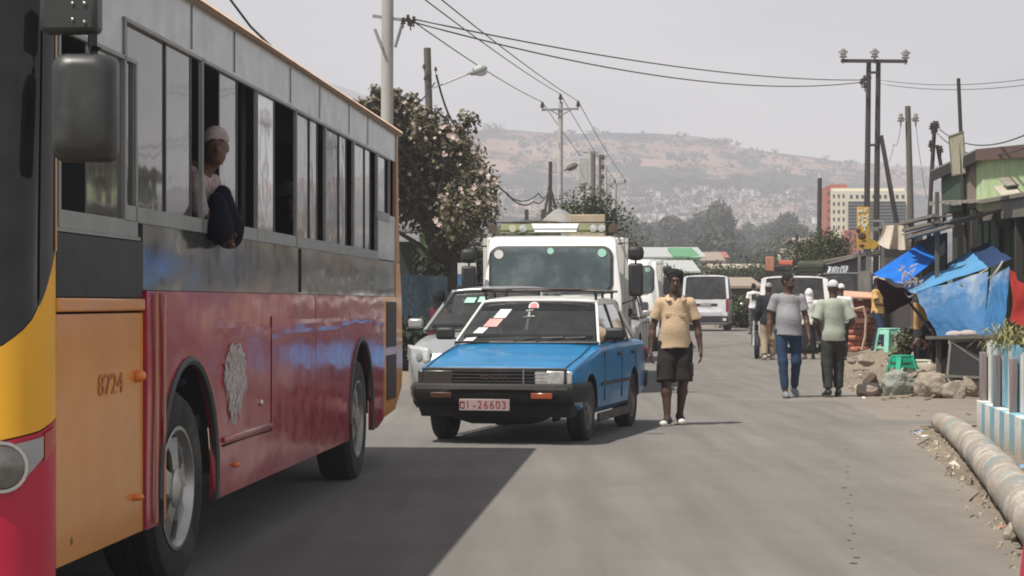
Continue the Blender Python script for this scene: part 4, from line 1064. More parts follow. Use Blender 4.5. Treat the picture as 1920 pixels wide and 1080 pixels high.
m = MB(); m.box((0,2.39,.70),(1.2,.06,.12)); m.build('bumper_step', M('white van paint', (.74,.75,.78)), van, bevel=.02)
m = MB(); m.box((-.70,2.42,.44),(.13,.02,.09)); m.build('reflector', whitesticker, van)
text_mesh('TOYOTA', .05, chrome, 'badge', van, (0,2.325,1.06), (RAD(90),0,RAD(180)), .003)
minibus('blue_minibus', 'blue and white minibus taxi whose corner shows beside the lorry', (1.30+.02, 38.4, 0), RAD(-6), M('minibus blue paint', (.02,.17,.30), .4, dirt=(.15,.17,.18), damt=.3), whitep, H=1.95, belt=1.12)
suv = minibus('white_offroader', 'white off-road car with loaded roof rack, back turned, right lane', (7.42, 53.2, gz(6.9,51)), RAD(172), M('offroader white', (.80,.80,.78), .35, coat=.3, dirt=(.5,.46,.4), damt=.2), whitep, W=1.70, L_=4.5, H=1.98, belt=1.20, gls=glass('offroader glass', (.10,.13,.14), 1.1, .09), pil=.10, cpil=.16, bumpermat=blackp)
m = MB(); m.box((0,2.29,.63),(1.66,.07,.44)); m.build('lower_tailgate', blackp, suv, bevel=.03)
m = MB(); m.box((-.30,2.32,.80),(.34,.04,.12)); m.build('green_badge', M('green badge', (.04,.16,.05), .5), suv)
def on_suv(x, y, z): return Matrix.Translation(suv.location) @ Matrix.Rotation(RAD(-8),4,'Z') @ V((x, y, z))
for s in (-1, 1):
    b = MB(); b.tube([(s*.7,-1.0,2.08),(s*.7,2.1,2.08)], .02, 6); b.build('rack_rail', blackp, suv)
for y in (-.9,.1,1.1,2.0):
    b = MB(); b.tube([(-.72,y,2.09),(.72,y,2.09)], .018, 6); b.build('rack_bar', blackp, suv)
    for s in (-1, 1):
        b = MB(); b.tube([(s*.7,y,2.0),(s*.7,y,2.08)], .016, 6); b.build('rack_foot', blackp, suv)
def suv_box(c, d, mat, name, label, cat, bv=.02):
    q = on_suv(c[0], -c[1], c[2]); m = MB(); m.box((q.x,q.y,q.z+d[2]/2), d, rz=RAD(-8)); return m.one(name, mat, q, label, cat, bevel=bv)
suv_box((-.62,1.7,2.1),(.22,.5,.36), M('terracotta crate', (.42,.2,.13), .8), 'plastic_crate', 'terracotta crate at the left end of the roof rack', 'crate')
suv_box((-.28,1.8,2.1),(.38,.4,.14), blackp, 'tool_case', 'flat black case on the roof rack below the orange box', 'case')
suv_box((-.22,1.75,2.245),(.34,.3,.12), M('orange box paint', (.62,.17,.10), .6), 'orange_box', 'small orange box on top of the black roof case', 'box')
suv_box((.42,1.3,2.1),(.74,1.0,.26), M('dark bundle', (.055,.06,.045), .95, dirt=(.12,.11,.08), damt=.4), 'luggage_bundle', 'dark flat bundle on the right of the roof rack', 'bundle', .1)
minibus('grey_van', 'dark grey van parked at the verge behind the orange sacks', (9.75, 59.3, gz(9.7,58)), RAD(172), M('slate grey paint', (.10,.115,.125), .4, coat=.3, dirt=(.2,.19,.17), damt=.3), M('slate grey paint', (.10,.115,.125)), W=1.8, H=1.92, belt=1.1, gls=glass('offroader glass'))
p_ = dict()
hb = mpv('dark_hatchback', 'dark car with pale roof seen past the tan man shoulder', (6.35, 91, gz(6.3,90)), RAD(172), M('dark car paint', (.03,.032,.036), .3, coat=.4))
# ------------------------------------------------------------------ motorbike by the off-roader
def motorbike():
    c = P(1433, 0, 47.6); t = thing('motorbike', 'black motorbike parked beside the man in dark jacket', 'motorbike', (c.x-.05, 48.6, gz(c.x,48.6)), RAD(-8))
    for y, n_ in ((-.62,'wheel'),(.66,'wheel')):
        m = MB(); m.lathe([(.21,-.05),(.29,-.045),(.30,0),(.29,.045),(.21,.05),(.21,-.05)], (0,0,0), (1,0,0), 22); wh = m.build(n_, rubber, t); wh.location = (0,y,.30)
        m = MB()
        for k in range(6): a = k*math.pi/6; m.tube([(0,.21*math.cos(a),.21*math.sin(a)),(0,-.21*math.cos(a),-.21*math.sin(a))], .006, 4)
        m.build('spokes', steel, wh)
    m = MB(); m.tube([(.07,-.62,.3),(.07,-.45,.75),(.05,-.36,1.0)], .025, 8); m.build('fork', steel, t)
    m = MB(); m.tube([(-.07,-.62,.3),(-.07,-.45,.75),(-.05,-.36,1.0)], .025, 8); m.build('fork', steel, t)
    m = MB(); m.ell((0,-.1,.80),(.14,.27,.13)); m.build('fuel_tank', M('red black paint', (.05,.012,.012), .3), t)
    m = MB(); m.box((0,.38,.80),(.24,.66,.09)); m.build('seat', blackp, t, bevel=.03)
    m = MB(); m.box((0,.02,.45),(.26,.42,.34)); m.build('engine', M('dark alloy', (.09,.09,.09), .5, metal=.5), t, bevel=.04)
    m = MB(); m.tube([(-.36,-.28,1.06),(-.2,-.36,1.04),(.2,-.36,1.04),(.36,-.28,1.06)], .016, 7); m.build('handlebar', blackp, t)
    m = MB(); m.lathe([(.085,0),(.07,.06),(0,.09)], (0,-.42,.88), (0,1,0), 16); m.build('headlamp', chrome, t)
    for s in (-1, 1):
        m = MB(); m.tube([(s*.26,-.33,1.06),(s*.34,-.33,1.26)], .008, 5); mm = m.build('mirror_stem', blackp, t)
        m = MB(); m.ell((s*.35,-.33,1.29),(.06,.02,.04)); m.build('mirror', chrome, mm)
    m = MB(); m.box((0,.72,.66),(.18,.4,.03)); m.build('mudguard', blackp, t, bevel=.01)
    m = MB(); m.tube([(.14,.1,.32),(.15,.8,.38)], .04, 8); m.build('exhaust', chrome, t)
motorbike()
# ================================================================== city bus
BTH = math.atan(.0724); BX0, BY0 = -1.62+.0724*(7.5-9.9), 7.5
def bp(px, py=0):     # point of the bus side plane behind a measured photo pixel -> (distance along bus, height)
    Y = 2.337/(.0724-(px-960)/FPX); return (Y-BY0)/math.cos(BTH), CZ-(py-HY)*Y/FPX
def by(px): return bp(px)[0]
def wavy_paint(name, c, rough, wave=.35, ws=.9, var=.08, dirt=(.2,.15,.12), damt=.2, streak=None, low=None, coat=.25):
    if name in _mats: return _mats[name]
    m, nt, out = new_mat(name); tc = N(nt, 'ShaderNodeTexCoord'); v = tc.outputs['Object']
    col = ramp(nt, noise(nt, v, 2.5, 5), .3, .7, tuple(x*(1-var) for x in c), tuple(min(1,x*(1+var)) for x in c))
    mp = N(nt, 'ShaderNodeMapping'); mp.inputs['Scale'].default_value = (5, 5, .5); nt.links.new(v, mp.inputs[0])
    col = mixc(nt, ramp(nt, noise(nt, mp.outputs[0], 1.3, 8, .7), .52, .8, (0,)*3, (damt*2,)*3), col, dirt)
    col = mixc(nt, ramp(nt, noise(nt, v, 26, 6, .75), .6, .75, (0,)*3, (damt,)*3), col, tuple(x*.5 for x in dirt))
    if low:
        sp = N(nt, 'ShaderNodeSeparateXYZ'); nt.links.new(v, sp.inputs[0]); mr = N(nt, 'ShaderNodeMapRange'); mr.inputs[1].default_value = 1.05; mr.inputs[2].default_value = .3; mr.inputs[4].default_value = .55
        nt.links.new(sp.outputs['Z'], mr.inputs[0]); mu = N(nt, 'ShaderNodeMath', operation='MULTIPLY'); nt.links.new(mr.outputs[0], mu.inputs[0]); nt.links.new(ramp(nt, noise(nt, v, 5, 6), .3, .7, (.4,)*3, (1,)*3), mu.inputs[1])
        col = mixc(nt, mu.outputs[0], col, low)
    b = N(nt, 'ShaderNodeBsdfPrincipled'); nt.links.new(col, b.inputs['Base Color'])
    rr = ramp(nt, noise(nt, v, 6, 6), .3, .8, (max(.03,rough-.06),)*3, (rough+.18,)*3); nt.links.new(rr, b.inputs['Roughness'])
    b.inputs['Coat Weight'].default_value = coat; b.inputs['Coat Roughness'].default_value = .12
    bmp = N(nt, 'ShaderNodeBump'); bmp.inputs['Strength'].default_value = wave; bmp.inputs['Distance'].default_value = .05
    mp2 = N(nt, 'ShaderNodeMapping'); mp2.inputs['Scale'].default_value = (1, .7, 1.6); nt.links.new(v, mp2.inputs[0])
    nt.links.new(noise(nt, mp2.outputs[0], ws, 2, .5), bmp.inputs['Height']); nt.links.new(bmp.outputs[0], b.inputs['Normal']); nt.links.new(bmp.outputs[0], b.inputs['Coat Normal'])
    nt.links.new(b.outputs[0], out.inputs[0]); _mats[name] = m; return m
def bus():
    t = thing('city_bus', 'yellow, red and grey city bus filling the left side', 'bus', (BX0, BY0, 0), -BTH)
    red = wavy_paint('bus red', (.40,.008,.040), .16, .40, 1.2, dirt=(.42,.09,.10), damt=.08, low=(.33,.075,.08), coat=.4); orange = wavy_paint('bus orange', (.74,.29,.035), .32, .2, 1.2, dirt=(.50,.28,.10), damt=.12, low=(.48,.21,.05), coat=.4)
    yellow = wavy_paint('bus yellow', (.85,.42,.008), .34, .15, dirt=(.55,.25,.03), damt=.1); grey = wavy_paint('bus grey', (.40,.425,.43), .3, .22, 1.1, dirt=(.2,.2,.19), damt=.15)
    dgrey = wavy_paint('bus dark grey', (.075,.08,.075), .10, .26, 1.1, dirt=(.14,.13,.11), damt=.18, coat=.6); fr_ = M('window frame grey', (.27,.285,.28), .5, dirt=(.13,.13,.12), damt=.25)
    black = M('bus black panel', (.012,.012,.013), .38, spec=.25, coat=0, dirt=(.05,.045,.04), damt=.2)
    glassb = glass('bus glass', (.10,.12,.12), 1.75, .16, .04, wave=.12)
    LEN, WID, SK = 10.72, 2.5, .35
    yR = LEN; zRed, zWb, zWt, zEdge, zTop = 1.435, 1.81, 2.62, 2.885, 3.0
    fy_, ry_ = 2.54, 8.35; AR = .60; wz = .485
    def panel(name, pts, mat, th=.03, parent=t, off=0, bev=0):
        m = MB(); m.prism([(off, y, z) for y, z in pts], (-th, 0, 0)); return m.build(name, mat, parent, bevel=bev)
    def arc(cy, r, n=18):
        a0 = math.asin((wz-SK)/r)
        return [(cy + r*math.cos(math.pi+a0 - (math.pi+2*a0)*i/n), wz + r*math.sin(math.pi+a0-(math.pi+2*a0)*i/n)) for i in range(n+1)]
    y0d, y1d = by(105), by(268)
    # red lower side with both arches open
    ya0, ya1 = y1d+.012, by(716)
    redpts = [(ya0, SK)] + arc(fy_, AR) + arc(ry_, AR) + [(ya1-.35, SK),(ya1, SK+.22),(ya1, zRed),(ya0, zRed)]
    m = MB(); ysr = set([ya0 + (ya1-ya0)*i/110 for i in range(111)])
    for cy in (fy_, ry_):
        for i in range(41): ysr.add(cy + math.sqrt(AR**2-(wz-SK)**2)*1.0 - 2*math.sqrt(AR**2-(wz-SK)**2)*(.5-.5*math.cos(math.pi*i/40)))
    ysr = sorted(ysr)
    def bot(y):
        for cy in (fy_, ry_):
            if abs(y-cy) < math.sqrt(AR**2-(wz-SK)**2)-1e-5: return wz+math.sqrt(max(0, AR**2-(y-cy)**2))
        return SK + max(0, y-(ya1-.35))/.35*.05
    for y in ysr:
        for k in range(41):
            z = lerp(bot(y), zRed, k/40); zr = 1.235+.07*mnoise.noise(V((y*.55,2,0)))+.02*mnoise.noise(V((y*2.1,4,0))); am = sstep(2.9, 3.6, y)*(.55+.6*mnoise.noise(V((y*.9,9,0))))
            bz = 1.0+.05*mnoise.noise(V((y*.5,7,0)))
            m.v.append((.010*max(0,am)*math.exp(-((z-zr)/.022)**2)+.006*mnoise.noise(V((y*.7,z*1.4,1)))*sstep(0,.15,z-bot(y)), y, z))
    for a in range(len(ysr)-1):
        for k in range(40): m.f.append((a*41+k, (a+1)*41+k, (a+1)*41+k+1, a*41+k+1)); m.mi.append(0)
    side = m.build('red_side_panel', red, t, sharp=None); md = side.modifiers.new('s', 'SOLIDIFY'); md.thickness = .03; md.offset = 0
    # wheel wells, arch lips, wheels
    for cy in (fy_, ry_):
        m = MB(); m.grid(lambda u, v: (-.02-.55*v, cy+(AR+.005)*math.cos(math.pi*u), max(SK-.05, wz+(AR+.005)*math.sin(math.pi*u))), 20, 1); m.poly([(-.57, cy+AR*math.cos(math.pi*i/20), wz+AR*math.sin(math.pi*i/20)) for i in range(21)]); m.build('wheel_well', darkin, t)
        m = MB(); lip = [(.0+.012, y, z) for y, z in arc(cy, AR+.012)]; m.tube(lip, .022, 6); m.build('arch_trim', M('arch rubber', (.055,.058,.055), .6), t)
        wl = wheel(t, (-.145, cy-(.12 if cy < 5 else 0), .475), .475, .27, 1, M('polished wheel', (.50,.495,.475), .3, metal=.85, dirt=(.22,.2,.17), damt=.3) if cy < 5 else M('pale wheel steel', (.34,.33,.31), .45, metal=.7, dirt=(.15,.13,.11), damt=.4), 5, .62, rot=.35 if cy < 5 else .1, dish=.012, sw=.64)
        if cy < 5: wl.rotation_euler = (0,0,RAD(-2))
        wheel(t, (-2.3, cy, .475), .475, .27, -1, steel, 7, .61)
    # orange drivers panel, black panel, ledge
    panel('drivers_panel', [(y0d, SK),(y1d, SK),(y1d, 1.335),(y0d, 1.335)], orange)
    panel('panel_ledge', [(y0d, 1.345),(y1d, 1.345),(y1d, 1.40),(y0d, 1.40)], orange, .05, off=.012, bev=.008)
    panel('black_panel', [(y0d, 1.405),(y1d-.02, 1.405),(y1d-.02, 1.655),(y0d, 1.655)], black, .03, off=.002)
    for px, w_ in ((281,.035),(296,.04)):
        y = by(px); panel('stripe', [(y, SK+.02),(y+w_, SK+.02),(y+w_, zRed-.01),(y, zRed-.01)], M('faded orange stripe', (.50,.20,.09), .35), .006, off=.030)
    # dark band under the windows, grey band above
    panel('lower_band', [(y1d+.012, zRed+.004),(by(745), zRed+.004),(yR-.02, zWb-.07),(y1d+.012, zWb-.07)], dgrey, .03, off=-.004)
    m = MB(); y = by(563); m.box((0.0, y, (zRed+zWb)/2-.03),(.012,.012,zWb-zRed-.09)); m.build('band_seam', darkin, t)
    panel('upper_band', [(.42, zWt+.012),(yR, zWt+.012),(yR, zEdge),(.38, zEdge)], grey, .03, off=-.004)
    for px in (360,440,545,600,655,690):
        y = by(px); m = MB(); m.b2(-.002,.0015, y-.004, y+.004, zWt+.03, zEdge-.01); m.build('panel_seam', darkin, t)
    # roof with rounded edges and a dusty orange gutter
    m = MB(); prof = [(0,zEdge),(-.03,zEdge+.05),(-.12,zEdge+.1),(-.35,zTop),(-1.25,zTop+.03),(-2.15,zTop),(-2.38,zEdge+.1),(-2.47,zEdge+.05),(-2.5,zEdge)]
    m.loft([[(x, y, z) for x, z in prof] for y in (.42, yR)]); m.build('roof', grey, t)
    m = MB(); m.tube([(.015,.38,zEdge+.012),(.015,yR,zEdge+.012)], .027, 8); m.build('gutter', M('dusty gutter', (.60,.42,.30), .7, dirt=(.35,.27,.2), damt=.4), t)
    # rear corner: orange, with black slatted vents
    yq = by(716)+.008
    panel('rear_corner', [(yq, SK+.05),(yR-.25, .44),(yR+.22, .62),(yR+.27, .85),(yR+.20, zRed),(yR+.06, zRed+.3),(yR-.17, zRed+.3),(yR-.2, zRed),(yq, zRed)], orange, .03, off=.003)
    panel('rear_post', [(yR-.20, zRed+.31),(yR+.05, zRed+.31),(yR-.08, zEdge),(yR-.18, zEdge)], M('brown orange post', (.42,.23,.12), .5), .03, off=.004)
    panel('rear_quarter', [(by(708)+.03, zWb-.06),(yR-.205, zWb-.06),(yR-.12, 2.14),(by(708)+.03, 2.14)], grey, .03, off=-.003)
    for px0, px1, py0, py1 in ((690,711,652,742),(724,741,566,650),(724,741,665,748)):
        a, z1 = bp((px0+px1)/2, py0); _, z0 = bp((px0+px1)/2, py1); b0, b1 = by(px0), by(px1)
        panel('vent', [(b0, z0),(b1, z0),(b1, z1),(b0, z1)], M('vent black', (.035,.02,.02), .6), .008, off=.011)
    # windows: frames, two sliding panes each, some left open
    def window(px0, px1, z0, z1, panes, bars=(), wname='window'):
        a, b = by(px0), by(px1); fw = .028
        m = MB()
        for (u0, u1, w0, w1) in ((a, b, z0-.07, z0),(a, b, z1-.005, z1+.012+.0),(a, a+fw, z0, z1),(b-fw, b, z0, z1)):
            m.b2(-.014, .006, u0, u1, w0, w1)
        wf = m.build(wname, fr_, t)
        for (p0, p1, d) in panes:
            q0, q1 = max(by(p0), a+fw), min(by(p1), b-fw); m = MB(); m.poly([(-.012-d, q0, z0),(-.012-d, q1, z0),(-.012-d, q1, z1),(-.012-d, q0, z1)]); pn = m.build('pane', glassb, wf)
            m = MB(); 
            for u in (q0, q1): m.b2(-.0125-d, -.0085-d, u-.013, u+.013, z0, z1)
            m.build('pane_edge', blackp, wf)
        return wf
    W0, W1 = zWb, zWt
    window(232, 380, W0, W1, ((242,314,.004),(314,361,0)))
    window(377, 482, W0, W1, ((414,447,0),))
    window(480, 556, W0, W1, ((482,517,0),))
    window(554, 611, W0, W1, ((556,583,.004),(583,597,0)))
    window(609, 664, W0, W1, ((611,638,.004),(638,651,0)))
    window(662, 708, W0, W1, ((664,686,.004),(686,696,0)))
    window(706, 730, 2.15, W1, ((710,724,0),))
    # drivers window
    wf = window(108, 256, 1.745, 2.45, ((165,248,0),))
    panel('window_apron', [(y0d,1.66),(by(262),1.66),(by(262),1.675),(y0d,1.675)], fr_, .05, off=.004)
    panel('cab_header', [(y0d,2.465),(by(232)-.01,2.465),(by(232)-.01,zEdge-.002),(y0d,zEdge-.002)], grey, .03, off=-.003)
    # front corner: curved, divided into windscreen, yellow, lamp housing and red bumper
    def fc(s, z):    # s: distance from the corner round the front
        R_ = .22
        lean = .10*sstep(1.2, 2.9, z)
        if s < R_*1.5708: a = s/R_; return V((-R_+R_*math.cos(a), .355-R_*math.sin(a)+lean*math.sin(a), z))
        d = s-R_*1.5708; return V((-R_-d, .355-R_-.06*(1-(1-min(1,d/1.1))**2)+lean, z))
    S_END = 2.45
    def strip(name, zl, zu, mat, s0=0, s1=S_END, off=0, n=40, nv=10):
        m = MB()
        def f(u, v):
            s = lerp(s0, s1, u**1.6); z = lerp(zl(s), zu(s), v); p = fc(s, z); q = fc(s+.01, z); n_ = V((-(q-p).y, (q-p).x, 0)).normalized(); 
            return p - n_*(-off)*(-1) if False else p + V((-n_.x, -n_.y, 0))*(-off if n_.y < 0 else off) if False else p + V((math.cos(min(1.57,s/.22))*off, -math.sin(min(1.57,s/.22))*off, 0))
        m.grid(f, n, nv); return m.build(name, mat, t, sharp=60)
    ztop = lambda s: 2.94
    zy_top = lambda s: interp(s, [(0,1.62),(.09,1.42),(.16,1.30),(.26,1.22),(.6,1.12),(2.5,1.05)])
    zr_top = lambda s: interp(s, [(0,.93),(.12,.885),(.3,.85),(.8,.83),(2.5,.83)])
    strip('front_skin', lambda s: .30, zr_top, wavy_paint('front crimson', (.50,.006,.045), .25, .2, 1.1, dirt=(.4,.05,.09), damt=.06, coat=.2))
    strip('front_panel', lambda s: zr_top(s)+.006, zy_top, yellow)
    strip('windscreen', lambda s: zy_top(s)+.004, ztop, glass('bus windscreen', (.05,.06,.06), 1.0, .03), off=-.004)
    strip('screen_post', zy_top, ztop, M('front post black', (.012,.012,.013), .25, coat=.3), 0, .12, off=.004)
    strip('post_stripe', lambda s: 1.58, ztop, orange, .012, .028, off=.009, n=4)
    strip('lamp_housing', lambda s: interp(s, [(.09,.80),(.2,.70),(.4,.64),(.7,.62)]), lambda s: zr_top(s)-.02, M('silver lamp surround', (.36,.37,.37), .35, coat=.4), .10, .75, off=.006)
    c = fc(.27, .76); m = MB(); m.lathe([(.085,0),(.08,.012),(.055,.02),(0,.024)], c+V((.004,-.008,0)), (.35,-.94,0), 24); hl = m.build('headlight', M('smoked lamp', (.12,.115,.105), .15, coat=1, var=.4, scale=15), t)
    m = MB(); m.lathe([(.10,-.004),(.098,.012),(.085,.012)], c+V((.004,-.008,0)), (.35,-.94,0), 24); m.build('headlight_ring', chrome, hl)
    strip('corner_lamp', lambda s: interp(s, [(.02,.84),(.09,.77)]), lambda s: zr_top(s)-.015, M('red orange lens', (.42,.07,.05), .25, coat=.5), .02, .095, off=.007, n=6)
    # rest of the shell: far side, rear, floor, front header, inside
    m = MB(); m.b2(-WID, -WID+.04, .2, yR, SK, 1.75); m.b2(-WID, -WID+.04, .2, yR, 2.6, zEdge); 
    m.build('far_side', red, t)
    for k in range(8):
        m = MB(); y = .5+k*1.45; m.b2(-WID, -WID+.04, y, y+.12, 1.75, 2.6); m.build('far_post', darkin, t)
    m = MB(); m.b2(-WID+.05, -WID+.055, .6, yR-.1, 1.75, 2.6); m.build('far_glass', darkglass, t)
    m = MB(); m.b2(-WID+.04, -.03, yR-.05, yR-.02, .7, zEdge); m.build('rear_wall', darkin, t)
    m = MB(); m.prism([(-.035, yR-.02, .5),(-.035, yR+.22, .62),(-.035, yR+.26, .85),(-.035, yR+.19, zRed),(-.035, yR-.02, zRed+.3)], (-WID+.1, 0, 0)); m.build('rear_bulge', orange, t)
    m = MB(); m.b2(-WID+.05, -.05, .3, yR-.06, .72, .80); m.build('floor', darkin, t)
    m = MB(); m.b2(-WID+.05, -.05, .3, yR-.06, 2.82, 2.85); m.build('ceiling', M('cabin lining', (.10,.10,.10), .9), t)
    m = MB(); m.b2(-WID+.05, -.04, .3, yR-.06, .81, 1.42); m.build('inner_lining', darkin, t) if False else None
    for k in range(9):
        for x in (-.5,-1.95):
            m = MB(); m.box((x, 2.0+k*.92, 1.35),(.85,.12,.8)); m.build('seat_row', M('bus seat blue', (.03,.05,.09), .9), t, bevel=.04)
    for y in (3.3,5.6,8.0):
        m = MB(); m.tube([(-.35,y,.8),(-.35,y,2.82)], .017, 6); m.build('grab_pole', M('pole grey', (.2,.2,.19), .5), t)
    panel('cab_curtain', [(by(120),1.75),(by(168),1.75),(by(168),2.3),(by(120),2.3)], M('blue curtain', (.02,.06,.11), .95), .01, off=-.16)
    # side lamps, locks, hatches
    for px, py, s in ((255,705,.036),(251,932,.022),(435,871,.02)):
        y, z = bp(px, py); m = MB(); m.ell((.012, y, z),(.035,s,s*.8),14,8); m.build('marker_lamp', M('amber marker', (.75,.22,.04), .3, coat=.4), t)
    y, z = bp(134, 1015); m = MB(); m.lathe([(.018,0),(0,.003)], (.0005,y,z), (1,0,0), 10); m.build('lock', M('brown lock', (.2,.1,.03), .6), t)
    # hatch outline on the red side and its lower ledge
    (ha, hz0), (hb_, _) = bp(412, 836), bp(503, 806)
    m = MB()
    m.tube([(.0165,ha,hz0),(.0165,hb_,hz0)], .007, 5); m.tube([(.0165,hb_,hz0),(.0165,hb_,hz0+.68)], .007, 5); m.build('hatch_edge', M('dark seam red', (.13,.015,.025), .5), t)
    m = MB(); m.box((.02,(ha+hb_)/2,hz0+.03),(.02,hb_-ha,.03)); m.build('hatch_ledge', red, t, bevel=.008)
    y, z = bp(483,755); m = MB(); m.ell((.02,y,z),(.014,.03,.02),10,6); m.build('hatch_lock', chrome, t)
    for px in (588,):
        y = by(px); m = MB(); m.tube([(.011,y,.37),(.011,y,zRed-.02)], .005, 4); m.build('panel_seam', M('dark seam red', (.13,.015,.025), .5), t)
    # scratched white lion emblem: a mane-like plume of strokes
    y, z = bp(434, 708); em = MB(); r = random.Random(3); ew = (by(458)-by(414))/2
    for k in range(560):
        zz = z + r.uniform(-.17,.19); w = ew*(1-((zz-z)/.24)**2)*(.62+.38*sstep(-.1,.08,zz-z)); yy = y + r.uniform(-w, w)
        ln = r.uniform(.03,.075); sl = r.uniform(-.9,.9); q = .0165 + k*.00002
        em.prism([(q,yy-.013,zz),(q,yy+.013,zz),(q,yy+sl*ln+.002,zz-ln),(q,yy+sl*ln-.002,zz-ln)], (.002,0,0))
    for k in range(14):
        zz = z-.2 + r.uniform(-.03,.01); yy = y-.02+r.uniform(-.1,.1); em.prism([(.018,yy-.006,zz),(.018,yy+.006,zz),(.018,yy+.004,zz-.03),(.018,yy-.004,zz-.03)], (.002,0,0))
    em.build('lion_emblem', M('emblem white', (.55,.5,.48), .7, dirt=(.4,.25,.24), damt=.3), t)
    y, z = bp(207, 722); text_mesh('8724', .125, M('number brown', (.46,.165,.035), .5), 'fleet_number', t, (.0035, y, z), (RAD(90),0,RAD(90)), .001, 1.6)
    # mirror hanging from its bracket
    mg = M('mirror shell', (.034,.036,.035), .42, dirt=(.08,.08,.075), damt=.2)
    m = MB(); m.loft([[(x, yy, z) for x, z in rrect(-.0-w_, w_, -h_, h_, r_, 4)] for yy, w_, h_, r_ in ((-.09,.075,.15,.05),(-.075,.105,.185,.06),(-.02,.12,.20,.05),(.04,.12,.20,.04),(.055,.10,.18,.04))])
    mi_ = m.build('mirror', mg, t, sharp=55); c = P(160,203,7.55); Rm = Matrix.Rotation(BTH, 3, 'Z'); lc = Rm @ (c-V((BX0,BY0,0))); mi_.location = lc; mi_.rotation_euler = (0,0,RAD(6))
    m = MB(); m.tube([lc+V((.02,.02,.19)), lc+V((.02,.03,.33))], .018, 8); m.tube([lc+V((.02,.02,.20)), lc+V((.03,.02,.235))], .028, 8); m.build('mirror_stem', mg, t)
    m = MB(); m.box(lc+V((-.065,.04,.36)),(.22,.10,.155)); m.build('mirror_bracket', mg, t, bevel=.02)
    for dx, dz in ((.0,.40),(.0,.33),(-.045,.40),(-.045,.34)):
        m = MB(); m.ell(lc+V((dx,-.013,dz-.01)),(.007,.005,.007),8,6); m.build('bracket_bolt', chrome, t)
    return t
BUS = bus()
